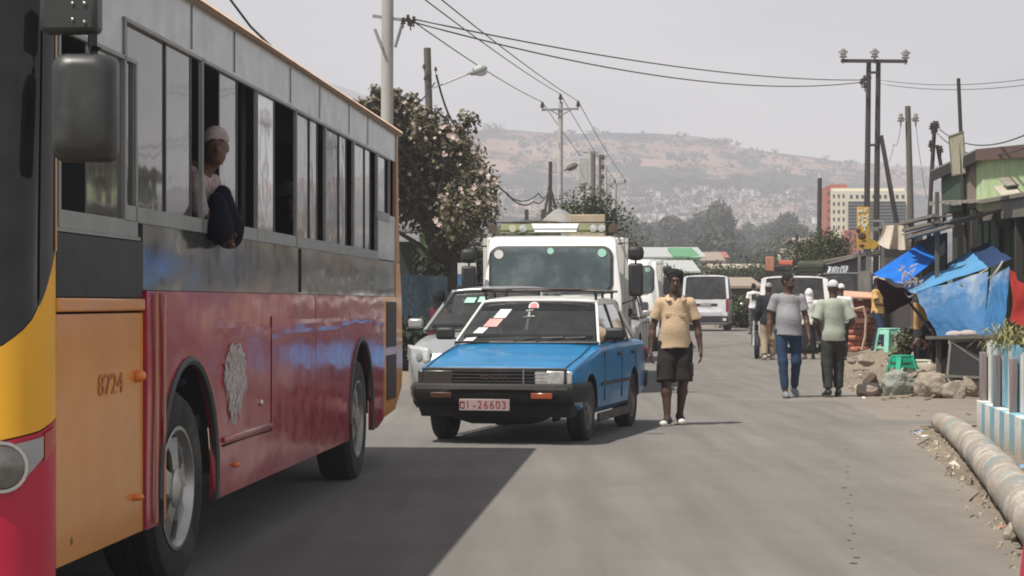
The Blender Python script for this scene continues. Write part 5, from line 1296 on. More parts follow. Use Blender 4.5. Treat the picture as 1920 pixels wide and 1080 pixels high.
# ================================================================== people
skinM = M('brown skin', (.105,.055,.036), .5, var=.1, scale=8, spec=.4)
skinD = M('deep brown skin', (.082,.044,.031), .5, var=.1, scale=8, spec=.4)
hairM = M('black hair', (.010,.009,.009), .9, bump=1.0, bscale=90)
eyeM = M('eye white', (.30,.28,.26), .3); pupM = M('eye dark', (.012,.01,.01), .2); lipM = M('lip', (.10,.045,.038), .5)
soleM = M('shoe sole white', (.66,.63,.57), .8, dirt=(.35,.3,.24), damt=.35)
def cloth(name, c, **kw):
    a = dict(rough=.95, var=.10, scale=4, bump=.6, bscale=34, spec=.15); a.update(kw); return M(name, c, **a)
def person(label, loc, rz, h=1.74, build=1.0, belly=0.0, pose=None, skin=None, top=None, bottom=None, shoe=None, hair='short', hairmat=None,
           res=.012, look=0.0, seated=False, group=None, hands=True, parts=True, cap=None, name='person'):
    t = thing(name, label, 'person', loc, rz, group); k = h/1.75; skin = skin or skinM
    J = dict(pel=(0,0,.95), chest=(0,0,1.27), neck=(0,.015,1.46), head=(0,-.012,1.625))
    for s, S in ((-1,'R'),(1,'L')):
        J['sh'+S] = (s*.178*build,.012,1.40); J['el'+S] = (s*.235*build,.035,1.115); J['wr'+S] = (s*.262*build,-.03,.865)
        J['hip'+S] = (s*.088,0,.92); J['kn'+S] = (s*.098,-.015,.50); J['an'+S] = (s*.10,.025,.085); J['toe'+S] = (s*.125,-.155,.025)
    J.update(pose or {}); J = {a: np.array(b, float)*k for a, b in J.items()}
    b = build*k; allp = np.array(list(J.values())); lo = allp.min(0)-.17*k; hi = allp.max(0)+np.array([.17,.17,.2])*k
    ca, sa = math.cos(look), math.sin(look); hc = J['head']
    def hp(x, y, z): return hc+np.array([x*ca-y*sa, x*sa+y*ca, z])*k
    up = J['neck']-J['pel']; 
    def tors(f): return J['pel']+up*f
    g = 0
    def torso(S, e, kk=.05):
        S.ell(tors(.66), np.array([.148*b+e, .106*b+e, .20*k+e]), kk); S.ell(tors(.30)+np.array([0,-(.018+belly*.55)*k,0]), np.array([.138*b+e+belly*.3, .103*b+e+belly*.6, .20*k+e]), kk)
        S.ell(J['pel']+np.array([0,.012*k,-.01]), np.array([.158*b+e, .118*b+e+belly*.2, .125*k+e]), kk)
        for s in 'RL': S.cone(tors(.86), J['sh'+s]+np.array([0,0,-.012*k]), .062*b+e, .052*b+e, kk)
    B = SDF(lo, hi, res); torso(B, 0)
    B.cone(tors(.92), hp(0,.01,-.06), .060*b, .053*k, .03)
    # head: skull, jaw, nose, brow, lips, ears
    B.ell(hp(0,.012,.03), np.array([.074,.093,.098])*k, .02, look); B.ell(hp(0,-.022,-.045), np.array([.056,.066,.068])*k, .03, look)
    B.ell(hp(0,-.05,-.085), np.array([.03,.03,.024])*k, .02, look)
    B.cone(hp(0,-.078,.018), hp(0,-.096,-.022), .010*k, .016*k, .014); B.ell(hp(0,-.093,-.026), np.array([.021,.014,.011])*k, .01, look)
    B.ell(hp(0,-.076,.035), np.array([.054,.016,.012])*k, .015, look); B.ell(hp(0,-.077,-.056), np.array([.027,.012,.012])*k, .01, look)
    for s in (-1, 1):
        B.ell(hp(s*.076,.012,-.005), np.array([.011,.02,.031])*k, .008, look); B.ell(hp(s*.028,-.084,.015), np.array([.015,.007,.008])*k, .006, look, op='s') if res < .012 else None
    for s, S in ((-1,'R'),(1,'L')):
        sh, el, wr = J['sh'+S], J['el'+S], J['wr'+S]
        B.cone(sh, el, .050*b, .040*b, .03); B.cone(el, lerp(el,wr,.35), .040*b, .040*b, .02); B.cone(lerp(el,wr,.3), wr, .040*b, .026*k, .02)
        if hands:
            d = wr-el; d = d/np.linalg.norm(d); d = d+np.array([0,0,-.35]); d /= np.linalg.norm(d)
            spr = np.array([0,-1,0.]) - d*np.dot(np.array([0,-1,0.]), d)
            if np.linalg.norm(spr) < .3: spr = np.array([s,0,0.])-d*d[0]*s
            spr /= np.linalg.norm(spr); inn = np.cross(d, spr); inn = inn*(-s if inn[0] > 0 else s) if abs(inn[0]) > .3 else inn; inn /= np.linalg.norm(inn)
            kn_ = []
            for i, o in enumerate((.030,.010,-.010,-.029)):
                q = wr+d*(.088-.006*abs(i-1))*k+spr*o*k; kn_.append(q); B.cone(wr+spr*o*.5*k, q, .017*k, .0125*k, .012)
            for i, (q, L_) in enumerate(zip(kn_, (.040,.046,.042,.033))):
                d1 = d*.92+inn*.30; d2 = d*.6+inn*.75; q2 = q+d1*L_*k; q3 = q2+d2*L_*.85*k
                B.cone(q, q2, .0098*k, .0092*k, .004); B.cone(q2, q3, .0092*k, .0078*k, .004)
            tb = wr+d*.025*k+spr*.022*k; t1 = tb+(d*.55+spr*.75+inn*.25)*.045*k; t2 = t1+(d*.9+spr*.2+inn*.3)*.034*k
            B.cone(tb, t1, .015*k, .0115*k, .008); B.cone(t1, t2, .0115*k, .009*k, .005)
        hip, kn, an, toe = J['hip'+S], J['kn'+S], J['an'+S], J['toe'+S]
        B.cone(hip, kn, .082*b, .055*b, .05); B.cone(kn, lerp(kn,an,.3)+np.array([0,.012*k,0]), .053*b, .059*b, .03); B.cone(lerp(kn,an,.3)+np.array([0,.012*k,0]), an, .059*b, .036*k, .03)
        heel = an+(an-toe)*.22+np.array([0,0,-.045*k]); B.cone(heel, toe, .034*k, .028*k, .03); B.cone(an, heel, .034*k, .03*k, .02)
    B.build('body', skin, t)
    if not parts: return t
    # ---- shirt
    if top:
        T = SDF(lo, hi, res); e = top.get('ease', .014)*k; torso(T, e, .04)
        hem = J['pel'][2]+top.get('hem', .02)*k; T.D[:, :, :max(0, int((hem-T.lo[2])/res))] = 1
        if top.get('flare'): T.cone(tors(.45), np.array([J['pel'][0], J['pel'][1]-.012-belly*.3, hem-.03]), .142*b+belly*.25, .172*b+e+belly*.15, .06, flat=True, sq=(1,.82,1)); T.plane((0,0,-1),(0,0,hem))
        T.plane(-np.array([0,.25,-1.]) if False else (0,-.35,1), tors(1.0)+np.array([0,0,.012*k]))
        sl_ = top.get('sleeve', .62)
        for S in 'RL':
            sh, el, wr = J['sh'+S], J['el'+S], J['wr'+S]
            if sl_ <= 1: T.cone(sh+np.array([0,0,-.006]), lerp(sh,el,sl_), .052*b+e, (.052+top.get('loose',.008))*b+e, .025, flat=True)
            else:
                T.cone(sh, el, .053*b+e, .047*b+e, .03); T.cone(el, lerp(el,wr,sl_-1), .052*b+e, .040*b+e, .025, flat=True)
        if top.get('vneck'): T.cone(hp(0,-.045,-.12), tors(.80)+np.array([0,-.135*b,0]), .052*k, .006*k, 0.0, op='s')
        T.wrinkle(top.get('wr', .0060)*k, 3+int(h*100), (12, 26)); T.build('shirt', top['mat'], t)
        if top.get('collar'):
            for s in (-1, 1):
                m = MB(); a = V(hp(s*.066,.03,-.135)); c_ = V(hp(s*.075,-.045,-.155)); d_ = V(hp(s*.05,-.105,-.205))
                m.prism([a, c_, d_, d_+V((s*.045,.0,-.01))*k, c_+V((s*.05,.01,-.03))*k, a+V((s*.035,.0,-.02))*k], (0,0,.012)); m.build('collar', top['mat'], t, bevel=.004)
        for s, px_ in top.get('pockets', ()):
            m = MB(); y = -(.108*b+belly*.45+e+.004); c_ = tors(.58)+np.array([s*.075*k, y, 0]); m.prism([(c_[0]-.045*k,c_[1],c_[2]+.03*k),(c_[0]+.045*k,c_[1],c_[2]+.03*k),(c_[0]+.045*k,c_[1],c_[2]+.0),(c_[0],c_[1]-.002,c_[2]-.018*k),(c_[0]-.045*k,c_[1],c_[2])], (0,.02,0)); m.build('pocket_flap', M('flap tan', (.46,.32,.20), .95), t, bevel=.004)
        if top.get('print'):
            c_ = tors(.62); m = MB(); m.box((c_[0]+.02, .118*b+e+.004, c_[2]+.02),(.17,.03,.2)); m.build('shirt_print', M('dark print', (.05,.05,.05), .9), t, bevel=.01)
    # ---- trousers, shorts or skirt
    if bottom:
        Q = SDF(lo, hi, res); e = bottom.get('ease', .012)*k; cutz = J['pel'][2]+bottom.get('rise', .09)*k
        Q.ell(J['pel']+np.array([0,.012*k,-.01]), np.array([.158*b+e*.8, .118*b+e*.8+belly*.2, .14*k]), .04)
        if bottom['kind'] == 'skirt':
            z0 = bottom.get('len', .12)*k; c0 = J['pel']; mid = (J['anR']+J['anL'])/2
            Q.cone(c0, (mid[0], mid[1], z0), .13*b, .20*b, .06, flat=True, sq=(1,.8,1))
        else:
            for S in 'RL':
                hip, kn, an = J['hip'+S], J['kn'+S], J['an'+S]; w = bottom.get('w', 0)*k
                if bottom['kind'] == 'shorts':
                    end = lerp(hip, kn, bottom.get('len', .92)); Q.cone(hip, end, .085*b+e, .078*b+e+w, .03, flat=True)
                else:
                    Q.cone(hip, kn, .082*b+e, .056*b+e+w, .04); Q.cone(kn, lerp(kn,an,.92), .056*b+e+w, .042*k+e+w, .03, flat=True)
        Q.plane((0,0,1), (0,0,cutz)); Q.wrinkle(bottom.get('wr', .0045)*k, 5+int(h*90), (14, 34))
        q = Q.build('skirt' if bottom['kind'] == 'skirt' else bottom['kind'], bottom['mat'], t)
        if bottom.get('cargo'):
            for s, S in ((-1,'R'),(1,'L')):
                c_ = lerp(J['hip'+S], J['kn'+S], .68); m = MB(); m.box((c_[0]+s*.095*b, c_[1]-.01, c_[2]),(.035,.13,.15)); m.build('cargo_pocket', bottom['mat'], q, bevel=.012)
    # ---- shoes
    if shoe:
        for s, S in ((-1,'R'),(1,'L')):
            an, toe = J['an'+S], J['toe'+S]; heel = an+(an-toe)*.22+np.array([0,0,-.045*k]); heel[2] = max(heel[2], .03*k) if not seated else heel[2]
            l2 = np.minimum(np.minimum(heel, toe), an)-.09; h2 = np.maximum(np.maximum(heel, toe), an)+.09
            Z = SDF(l2, h2, min(res, .01)); tt = toe+(toe-an)*np.array([.12,.12,0])
            Z.cone(heel, lerp(heel,toe,.6), .043*k, .045*k, .02); Z.cone(lerp(heel,toe,.5), tt, .045*k, .035*k, .02); Z.cone(heel, an+np.array([0,0,.0]), .042*k, .042*k, .02, flat=True)
            so_ = Z.build('shoe', shoe, t)
            m = MB(); dx = V(tt-heel); dx.z = 0; L_ = dx.length; dx.normalize(); sd_ = V((-dx.y, dx.x, 0)); zb = min(heel[2], tt[2])-.030*k; h0 = V(heel)
            out_ = []
            for a in range(20):
                an_ = 2*math.pi*a/20; u = math.cos(an_); v = math.sin(an_); out_.append(h0+dx*(L_*.5+u*(L_*.5+.045*k))+sd_*v*(.042 if u < 0 else .048)*k)
            m.prism([(p.x,p.y,zb+(0 if not seated else 0)) for p in out_], (0,0,.028*k)); 
            if abs(heel[2]-toe[2]) < .05: m.build('sole', soleM if shoe.get('w') else M('dark sole', (.07,.065,.06), .9), so_, bevel=.006)
            if shoe.get('cap'):
                m = MB(); c_ = V(tt); m.ell((c_.x, c_.y-.004, c_.z+.006),(.047*k,.05*k,.036*k),14,8); m.build('toe_cap', soleM, so_)
    # ---- hair and face
    hm_ = hairmat or hairM
    if hair:
        Hh = SDF(hc-.22*k, hc+.25*k, min(res,.011)); 
        if hair == 'afro':
            Hh.ell(hp(0,.022,.068), np.array([.090,.100,.088])*k, .0, look); Hh.ell(hp(.02,-.01,.115), np.array([.06,.06,.045])*k, .03, look); Hh.ell(hp(-.05,.01,.105), np.array([.04,.05,.04])*k, .03, look); Hh.ell(hp(0,.012,.03), np.array([.081,.1,.105])*k, .01, look); Hh.wrinkle(.007*k, 3, (60,110)); f = -.068; sl2 = .35
        elif hair == 'short':
            Hh.ell(hp(0,.014,.034), np.array([.0785,.097,.1015])*k, 0, look); Hh.wrinkle(.002*k, 3, (60,110)); f = -.06; sl2 = .55
        elif hair == 'scarf':
            Hh.ell(hp(0,.018,.03), np.array([.094,.112,.112])*k, 0, look); Hh.cone(hp(0,.02,-.02), hp(0,.03,-.2), .09*k, .12*k, .06); Hh.wrinkle(.004*k, 3, (20,40)); f = None
        elif hair == 'cap':
            Hh.ell(hp(0,.014,.045), np.array([.085,.102,.092])*k, 0, look); f = None; q_ = hp(0,0,.028); Hh.plane((0,0,-1), q_)
        elif hair == 'hat':
            Hh.ell(hp(0,.014,.05), np.array([.088,.104,.098])*k, 0, look); Hh.plane((0,0,-1), hp(0,0,.03)); f = None
        if hair in ('afro','short'):
            n_ = np.array([-sa*-1.0, -ca, -sl2]); n_ = np.array([sa, -ca, -sl2]); Hh.plane(n_, hp(0,f,.055 if hair == 'short' else .05))
        Hh.build({'scarf':'headscarf','cap':'cap','hat':'hat'}.get(hair, 'hair'), hm_, t)
        if hair in ('cap','hat'):
            m = MB(); 
            if hair == 'cap':
                bd = cap or -1
                pts = [V(hp(.078*math.cos(a), bd*(.075+.085*math.sin(a)), .034-.012*math.sin(a))) for a in [math.pi*i/10 for i in range(11)]]
            else: pts = [V(hp(.15*math.cos(a), .014+.165*math.sin(a), .03-.01*abs(math.cos(a)))) for a in [2*math.pi*i/20 for i in range(20)]]
            m.prism(pts, (0,0,.009)); m.build('brim', hm_, t)
    if res <= .0125:
        for s in (-1, 1):
            m = MB(); c_ = hp(s*.030,-.073,.014); m.ell(c_, (.0125*k,.0115*k,.0060*k),12,8); e_ = m.build('eye', eyeM, t)
            c2 = hp(s*.030,-.0815,.014); m = MB(); m.ell(c2, (.0055*k,.0045*k,.0055*k),10,6); m.build('pupil', pupM, e_)
            m = MB(); m.tube([V(hp(s*.014,-.0895,.036)), V(hp(s*.03,-.089,.041)), V(hp(s*.050,-.075,.036))], .0028*k, 5); m.build('eyebrow', hairM, t)
        m = MB(); m.ell(hp(0,-.084,-.054), (.024*k,.009*k,.0045*k),12,6); m.ell(hp(0,-.082,-.063), (.020*k,.009*k,.005*k),12,6); m.build('lips', lipM, t)
        if hair == 'short' and skin is skinM and belly > .04:
            Bd = SDF(hc-.2*k, hc+.2*k, .01); Bd.ell(hp(0,-.024,-.050), np.array([.0585,.0685,.068])*k, 0, look); Bd.plane((0,0,1), hp(0,0,-.052)); Bd.ell(hp(0,-.086,-.058), np.array([.024,.03,.012])*k, 0, look, op='s'); Bd.build('beard', hairM, t)
    return t
def on_ground(px, py): Y = CZ*FPX/(py-HY); x = (px-960)*Y/FPX; return V((x, Y, gz(x, Y)))
def at_depth(px, Y): x = (px-960)*Y/FPX; return V((x, Y, gz(x, Y)))
tan = cloth('tan cotton', (.53,.385,.255), dirt=(.43,.30,.19), damt=.25); dk_shorts = cloth('dark brown cotton', (.030,.027,.024), dirt=(.09,.08,.07), damt=.2)
shoeB = M('black canvas shoe', (.02,.02,.022), .9); shoeB['cap'] = 1; shoeB['w'] = 1
person('man in tan pocketed polo and dark shorts walking toward the camera', on_ground(1266,798)+V((0,0,.009)), RAD(-2), 1.72, .98, .020,
    dict(elR=(-.252,.03,1.12), wrR=(-.276,-.03,.85), elL=(.256,.03,1.12), wrL=(.288,-.03,.86), knR=(-.108,-.09,.50), anR=(-.095,-.13,.085), toeR=(-.140,-.30,.025), knL=(.092,-.03,.50), anL=(.060,.15,.115), toeL=(.072,-.02,.03), hipR=(-.098,0,.92), hipL=(.098,0,.92)),
    skinD, dict(mat=tan, vneck=True, collar=True, pockets=((-1,0),(1,0)), ease=.012, hem=-.075, sleeve=.70, loose=.012, flare=True), dict(kind='shorts', mat=dk_shorts, len=1.0, w=.012, ease=.018, cargo=True), shoeB, 'afro', res=.008)
greyT = cloth('grey cotton', (.29,.285,.30), dirt=(.22,.22,.235), damt=.3); jeans = cloth('blue denim', (.026,.048,.095), dirt=(.055,.08,.125), damt=.4, bscale=50)
shoeG = M('blue grey trainer', (.20,.235,.25), .85)
person('stocky man in grey t-shirt and blue jeans looking aside as he walks', on_ground(1478,746)+V((0,0,.009)), RAD(4), 1.80, 1.03, .045,
    dict(elR=(-.255,.04,1.12), wrR=(-.272,-.02,.86), elL=(.255,.0,1.12), wrL=(.275,-.10,.865), knR=(-.10,-.10,.50), anR=(-.075,-.16,.085), toeR=(-.09,-.335,.03), knL=(.11,-.03,.50), anL=(.115,.16,.13), toeL=(.125,.02,.04), hipR=(-.10,0,.92), hipL=(.10,0,.92)),
    skinM, dict(mat=greyT, ease=.012, hem=-.075, sleeve=.62, loose=.010, flare=True), dict(kind='trousers', mat=jeans, ease=.010), shoeG, 'short', res=.0085, look=RAD(48))
sage = cloth('sage green cotton', (.37,.40,.33), dirt=(.31,.345,.285), damt=.3); olivet = cloth('dark olive cloth', (.042,.044,.036), dirt=(.08,.08,.065), damt=.25)
person('man in sage t-shirt and pale cap seen from behind, elbows out', on_ground(1562,745)+V((0,0,.009)), RAD(184), 1.70, 1.02, 0,
    dict(elR=(-.285,.05,1.13), wrR=(-.18,-.14,.95), elL=(.28,.05,1.12), wrL=(.18,-.15,.94), knR=(-.10,-.06,.50), anR=(-.085,-.02,.10), toeR=(-.11,-.19,.03), knL=(.10,.03,.50), anL=(.10,.11,.10), toeL=(.12,-.05,.03)),
    skinD, dict(mat=sage, ease=.018, hem=-.11, sleeve=.85, loose=.016, flare=True, wr=.006), dict(kind='trousers', mat=olivet, ease=.020, w=.010, wr=.005), M('black shoe', (.02,.019,.018), .6), 'cap', M('pale grey cap', (.50,.50,.53), .9), res=.009, cap=-1)
whitec = cloth('white cotton', (.72,.70,.69)); blackc = cloth('black cloth', (.022,.022,.025)); beigec = cloth('beige cloth', (.36,.29,.20)); darkjk = cloth('dark jacket cloth', (.030,.030,.034))
person('woman in white headscarf and white shawl walking away, dark skirt', on_ground(1517,678), RAD(176), 1.66, .98, 0, None, skinD, dict(mat=whitec, ease=.028, hem=-.08, sleeve=1.55, flare=True), dict(kind='skirt', mat=blackc, len=.22), M('sandal brown', (.13,.06,.045), .8), 'scarf', whitec, res=.016)
person('man in dark jacket and grey cap walking away beside the off-roader', on_ground(1441,679), RAD(178), 1.80, 1.05, 0, dict(anR=(-.10,-.1,.085), toeR=(-.12,-.27,.03), anL=(.10,.14,.10), toeL=(.12,-.03,.03)), skinD, dict(mat=darkjk, ease=.024, hem=-.14, sleeve=1.9, flare=True), dict(kind='trousers', mat=beigec, ease=.018, w=.012), M('pale worn shoe', (.35,.31,.26), .9), 'cap', M('checked grey cap', (.30,.29,.27), .9, var=.5, scale=40), res=.016, cap=-1)
person('man in white t-shirt with dark back print standing up the road', at_depth(1413, 68), RAD(186), 1.72, 1.0, 0, dict(elR=(-.30,-.04,1.14), wrR=(-.36,-.18,.98)), skinD, dict(mat=whitec, ease=.014, hem=-.06, flare=True, **{'print': 1}), dict(kind='trousers', mat=cloth('grey trousers', (.10,.10,.105)), ease=.014), M('black shoe', (.02,.019,.018)), 'short', res=.018)
person('figure in white shirt walking ahead of the man in sage', at_depth(1577, 46.6), RAD(182), 1.78, 1.02, 0, dict(anR=(-.10,-.1,.085), toeR=(-.12,-.27,.03), anL=(.13,.10,.09), toeL=(.15,-.07,.03)), skinD, dict(mat=whitec, ease=.014, hem=-.08, sleeve=.8, flare=True), dict(kind='trousers', mat=blackc, ease=.016), M('black shoe', (.02,.019,.018)), 'cap', M('white cap', (.68,.68,.68), .9), res=.018, cap=-1)
person('person in yellow shirt and jeans by the orange sacks, one leg stretched aside', at_depth(1645, 47.5)+V((0,0,0)), RAD(60), 1.70, 1.0, 0, dict(anR=(-.10,-.20,.085), toeR=(-.11,-.37,.03), anL=(.10,.12,.09), toeL=(.12,-.05,.03), knR=(-.1,-.13,.5), elL=(.24,-.08,1.13), wrL=(.15,-.28,1.10), elR=(-.24,-.08,1.13), wrR=(-.15,-.28,1.08)), skinD, dict(mat=cloth('pale yellow cotton', (.62,.40,.15), var=.3, scale=12), ease=.014, hem=-.06, flare=True), dict(kind='trousers', mat=jeans, ease=.016), M('black shoe', (.02,.019,.018)), 'short', res=.016)
# two shaded figures on the left between the bus and the lorry
person('person in dark blue top standing in the shade left of the lorry', at_depth(862, 33.5), RAD(10), 1.66, 1.0, 0, None, skinD, dict(mat=cloth('dark blue cloth', (.02,.03,.06)), ease=.02), dict(kind='trousers', mat=blackc, ease=.014), M('black shoe', (.02,.019,.018)), 'short', res=.018)
person('person in maroon top half hidden behind the silver people carrier', at_depth(823, 30.6), RAD(-60), 1.58, 1.02, 0, None, skinD, dict(mat=cloth('maroon cloth', (.10,.025,.03)), ease=.025, sleeve=1.8), dict(kind='skirt', mat=blackc, len=.2), M('black shoe', (.02,.019,.018)), 'scarf', blackc, res=.018)
# taxi driver
TL = Matrix.Translation((.295,21.6,0)) @ Matrix.Rotation(RAD(-13.6),4,'Z')
sitp = dict(pel=(0,.08,.95), neck=(0,.13,1.44), head=(0,.10,1.60), hipL=(.09,.05,.93), hipR=(-.09,.05,.93), knL=(.13,-.35,.98), knR=(-.13,-.35,.98), anL=(.12,-.5,.62), anR=(-.12,-.5,.62), toeL=(.12,-.65,.58), toeR=(-.12,-.65,.58),
    shL=(.175,.11,1.38), shR=(-.175,.11,1.38), elL=(.25,-.10,1.20), wrL=(.14,-.33,1.27), elR=(-.25,-.10,1.18), wrR=(-.12,-.33,1.26))
q = TL @ V((.33,.36,-.40))
person('driver in dark shirt with hands on the wheel of the blue taxi', q, RAD(-13.6), 1.68, 1.0, 0, sitp, skinD, dict(mat=cloth('charcoal shirt', (.03,.03,.034)), ease=.016), dict(kind='trousers', mat=blackc), None, 'short', res=.014, seated=True)
# bus passengers
BT = Matrix.Translation((BX0,BY0,0)) @ Matrix.Rotation(-BTH,4,'Z')
yk = by(399)
child = dict(pel=(0,.30,.92), chest=(0,.16,1.12), neck=(0,.02,1.28), head=(0,-.05,1.43), shL=(.125,.03,1.22), shR=(-.125,.03,1.22), elL=(.145,.0,1.03), wrL=(.06,-.09,.90), elR=(-.145,.0,1.03), wrR=(-.06,-.09,.90),
    hipL=(.08,.32,.90), hipR=(-.08,.32,.90), knL=(.09,.30,.50), knR=(-.09,.30,.50), anL=(.09,.34,.10), anR=(-.09,.34,.10), toeL=(.1,.2,.05), toeR=(-.1,.2,.05))
pinkw_ = cloth('pink and white striped knit', (.40,.33,.33), var=.35, scale=26); navy = cloth('navy sleeve cloth', (.012,.014,.024))
q = BT @ V((-.02, by(398), 1.01))
person('child in pink and white hat and top leaning out of the bus window', q, -BTH+RAD(80), 1.45, .72, 0, child, skinM, dict(mat=pinkw_, ease=.012, hem=.0, sleeve=1.25), None, None, 'cap', pinkw_, res=.010, cap=1, look=RAD(-62))
q2 = BT @ V((.055, yk+.03, 0))
m2 = SDF((q2.x-.25,q2.y-.45,1.5), (q2.x+.25,q2.y+.5,2.1), .012)
m2.cone((q2.x-.03,q2.y-.06,1.92),(q2.x,q2.y-.14,1.76),.045,.075,.03); m2.cone((q2.x-.02,q2.y+.05,1.95),(q2.x+.01,q2.y+.10,1.77),.05,.085,.03); m2.cone((q2.x+.0,q2.y+.1,1.77),(q2.x+.01,q2.y+.12,1.745),.085,.07,.03); m2.wrinkle(.006,4,(14,30))
o = m2.build('draped_jacket', navy, None); o.data.transform(Matrix.Translation(-V((q2.x,q2.y,1.66)))); o.location = (q2.x,q2.y,1.66); tag(o, 'dark navy jacket hanging over the sill below the leaning child', 'jacket')
q = BT @ V((-.42, 7.55, .60))
person('passenger in brimmed hat sitting at the open bus window', q, -BTH+RAD(14), 1.70, 1.0, 0, dict(sitp, wrL=(.14,-.2,1.0), wrR=(-.12,-.2,1.0)), skinD, dict(mat=cloth('olive grey shirt', (.07,.075,.065)), ease=.02, sleeve=1.5), dict(kind='trousers', mat=blackc), None, 'hat', M('grey felt hat', (.24,.24,.22), .95), res=.014, seated=True)
# ================================================================== left roadside
concrete = M('pole concrete', (.40,.385,.36), .9, dirt=(.28,.26,.235), damt=.35, bump=.4, bscale=30, stretch=(1,1,.2)); woodp = M('weathered pole wood', (.13,.115,.10), .95, dirt=(.07,.06,.05), damt=.5, stretch=(6,6,.35), bump=.8, bscale=14)
woodd = M('tarred pole wood', (.050,.045,.042), .9, dirt=(.025,.022,.02), damt=.5, stretch=(6,6,.35), bump=.8, bscale=14); concF = M('far concrete', (.42,.41,.39), .9, haze=True); wire = M('cable black', (.03,.03,.032), .7); porc = M('porcelain', (.32,.30,.29), .25); porcd = M('dark insulator', (.07,.05,.045), .3)
galv = M('galvanised steel', (.30,.31,.31), .5, metal=.5)
def insul(mb, c, s=1.0):
    mb.lathe([(.02*s,-.12*s),(.02*s,0),(.07*s,.0),(.085*s,.03*s),(.04*s,.05*s),(.07*s,.07*s),(.075*s,.10*s),(.03*s,.12*s),(.05*s,.14*s),(.045*s,.18*s),(.0,.20*s)], c, (0,0,1), 10)
def pole(name, label, px_b, px_t, py_t, Y, r0, r1, mat, base_py=None, cat='pole', bend=0):
    x0 = (px_b-960)*Y/FPX; z0 = gz(x0, Y); top = P(px_t, py_t, Y)
    t = thing(name, label, cat, (x0, Y, z0)); m = MB(); a = V((0,0,-.5)); b = top-V((x0,Y,z0)); n = 8
    pts = [a.lerp(b, i/n)+V((bend*math.sin(math.pi*i/n), 0, 0)) for i in range(n+1)]
    m.tube(pts, [lerp(r0, r1, i/n) for i in range(n+1)], 12); m.build('shaft', mat, t, sharp=60); return t, top
T1, top1 = pole('utility_pole', 'thick pale concrete utility pole rising behind the bus roof', 723, 727, -30, 43, .145, .125, concrete)
def loc(t, px, py, Y): return P(px, py, Y)-t.location
c = loc(T1, 727, 30, 43)
m = MB(); m.beam(c+V((-.32,0,.0)), c+V((.55,-.05,-.12)), .05, .06); T1arm = m.build('crossarm', galv, T1)
for s, a, b in ((-1,(703,55),(716,90)),(1,(754,45),(741,88))):
    m = MB(); m.beam(loc(T1,*a,42.9), loc(T1,*b,42.8), .05); m.build('brace', galv, T1)
for px, py in ((756,40),(765,35),(770,44),(776,38)):
    m = MB(); insul(m, loc(T1,px,py+5,42.9), .75); m.build('insulator', porcd, T1)
W1_, topw = pole('lamp_post', 'dark wooden pole with street lamp on a long arm behind the flowering tree', 818, 801, 90, 56, .105, .10, woodp)
m = MB(); m.tube([loc(W1_,812,165,55.9), loc(W1_,830,158,55.9), loc(W1_,876,139,55.9)], .025, 7); m.build('lamp_arm', galv, W1_)
m = MB(); a, b = loc(W1_,876,139,55.9), loc(W1_,913,126,55.9)
m.tube([a, a.lerp(b,.15), a.lerp(b,.45), a.lerp(b,.75), b], [.04,.07,.13,.15,.05], 12); lh = m.build('lamp_head', M('lamp casing', (.36,.38,.38), .45), W1_)
m = MB(); m.ell(a.lerp(b,.68)+V((0,0,-.07)), (.19,.11,.12)); m.build('lamp_glass', M('lamp bowl', (.5,.52,.5), .15), lh)
for px, py in ((795,128),(797,150),(817,133)):
    m = MB(); insul(m, loc(W1_,px,py,55.8), .6); m.build('insulator', porcd, W1_)
# T pole with three phases
def tpole(label, px_b, px_t, py_t, Y, r, armpy, apx0, apx1, mat):
    t, top = pole('utility_pole', label, px_b, px_t, py_t+8, Y, r*1.15, r*.85, mat)
    m = MB(); m.beam(loc(t,apx0,armpy,Y-.1), loc(t,apx1,armpy-2,Y-.1), .09); m.build('crossarm', galv, t)
    for s in (apx0, apx1):
        m = MB(); m.beam(loc(t,lerp(px_t,s,.6),armpy,Y-.12), loc(t,px_t,armpy+14*60/Y*1.2,Y-.12), .05); m.build('brace', galv, t)
    tips = []
    for px, py in ((apx0,armpy),(px_t,py_t+8),(apx1,armpy-2)):
        m = MB(); c = loc(t,px,py,Y-.1); insul(m, c+V((0,0,.1)), 1.3); m.build('insulator', porcd, t); tips.append(c+t.location+V((0,0,.34)))
    return t, tips
T2, tip2 = tpole('pale T-topped concrete pole rising behind the lorry load', 1049, 1051, 183, 90, .125, 206, 1017, 1084, concF)
T3, tip3 = tpole('smaller T-topped pole farther down the road right of the lorry', 1151, 1153, 337, 160, .20, 346, 1128, 1172, concF)
W2, _ = pole('lamp_post', 'short dark post with street lamp left of the T-topped pole', 1030, 1032, 303, 100, .11, .09, woodd)
m = MB(); m.tube([loc(W2,1034,325,99.8), loc(W2,1060,319,99.8)], .03, 6); m.build('lamp_arm', galv, W2)
m = MB(); a, b = loc(W2,1059,319,99.8), loc(W2,1083,308,99.8); m.tube([a, a.lerp(b,.3), a.lerp(b,.8), b], [.06,.16,.17,.06], 10); m.build('lamp_head', M('dark lamp casing', (.10,.09,.085), .5), W2)
for px0, py0, px1, py1 in ((1031,345,1020,388),(1032,350,1045,385)):
    m = MB(); m.beam(loc(W2,px0,py0,99.7), loc(W2,px1,py1+20,99.7), .12); m.build('strut', woodd, W2)
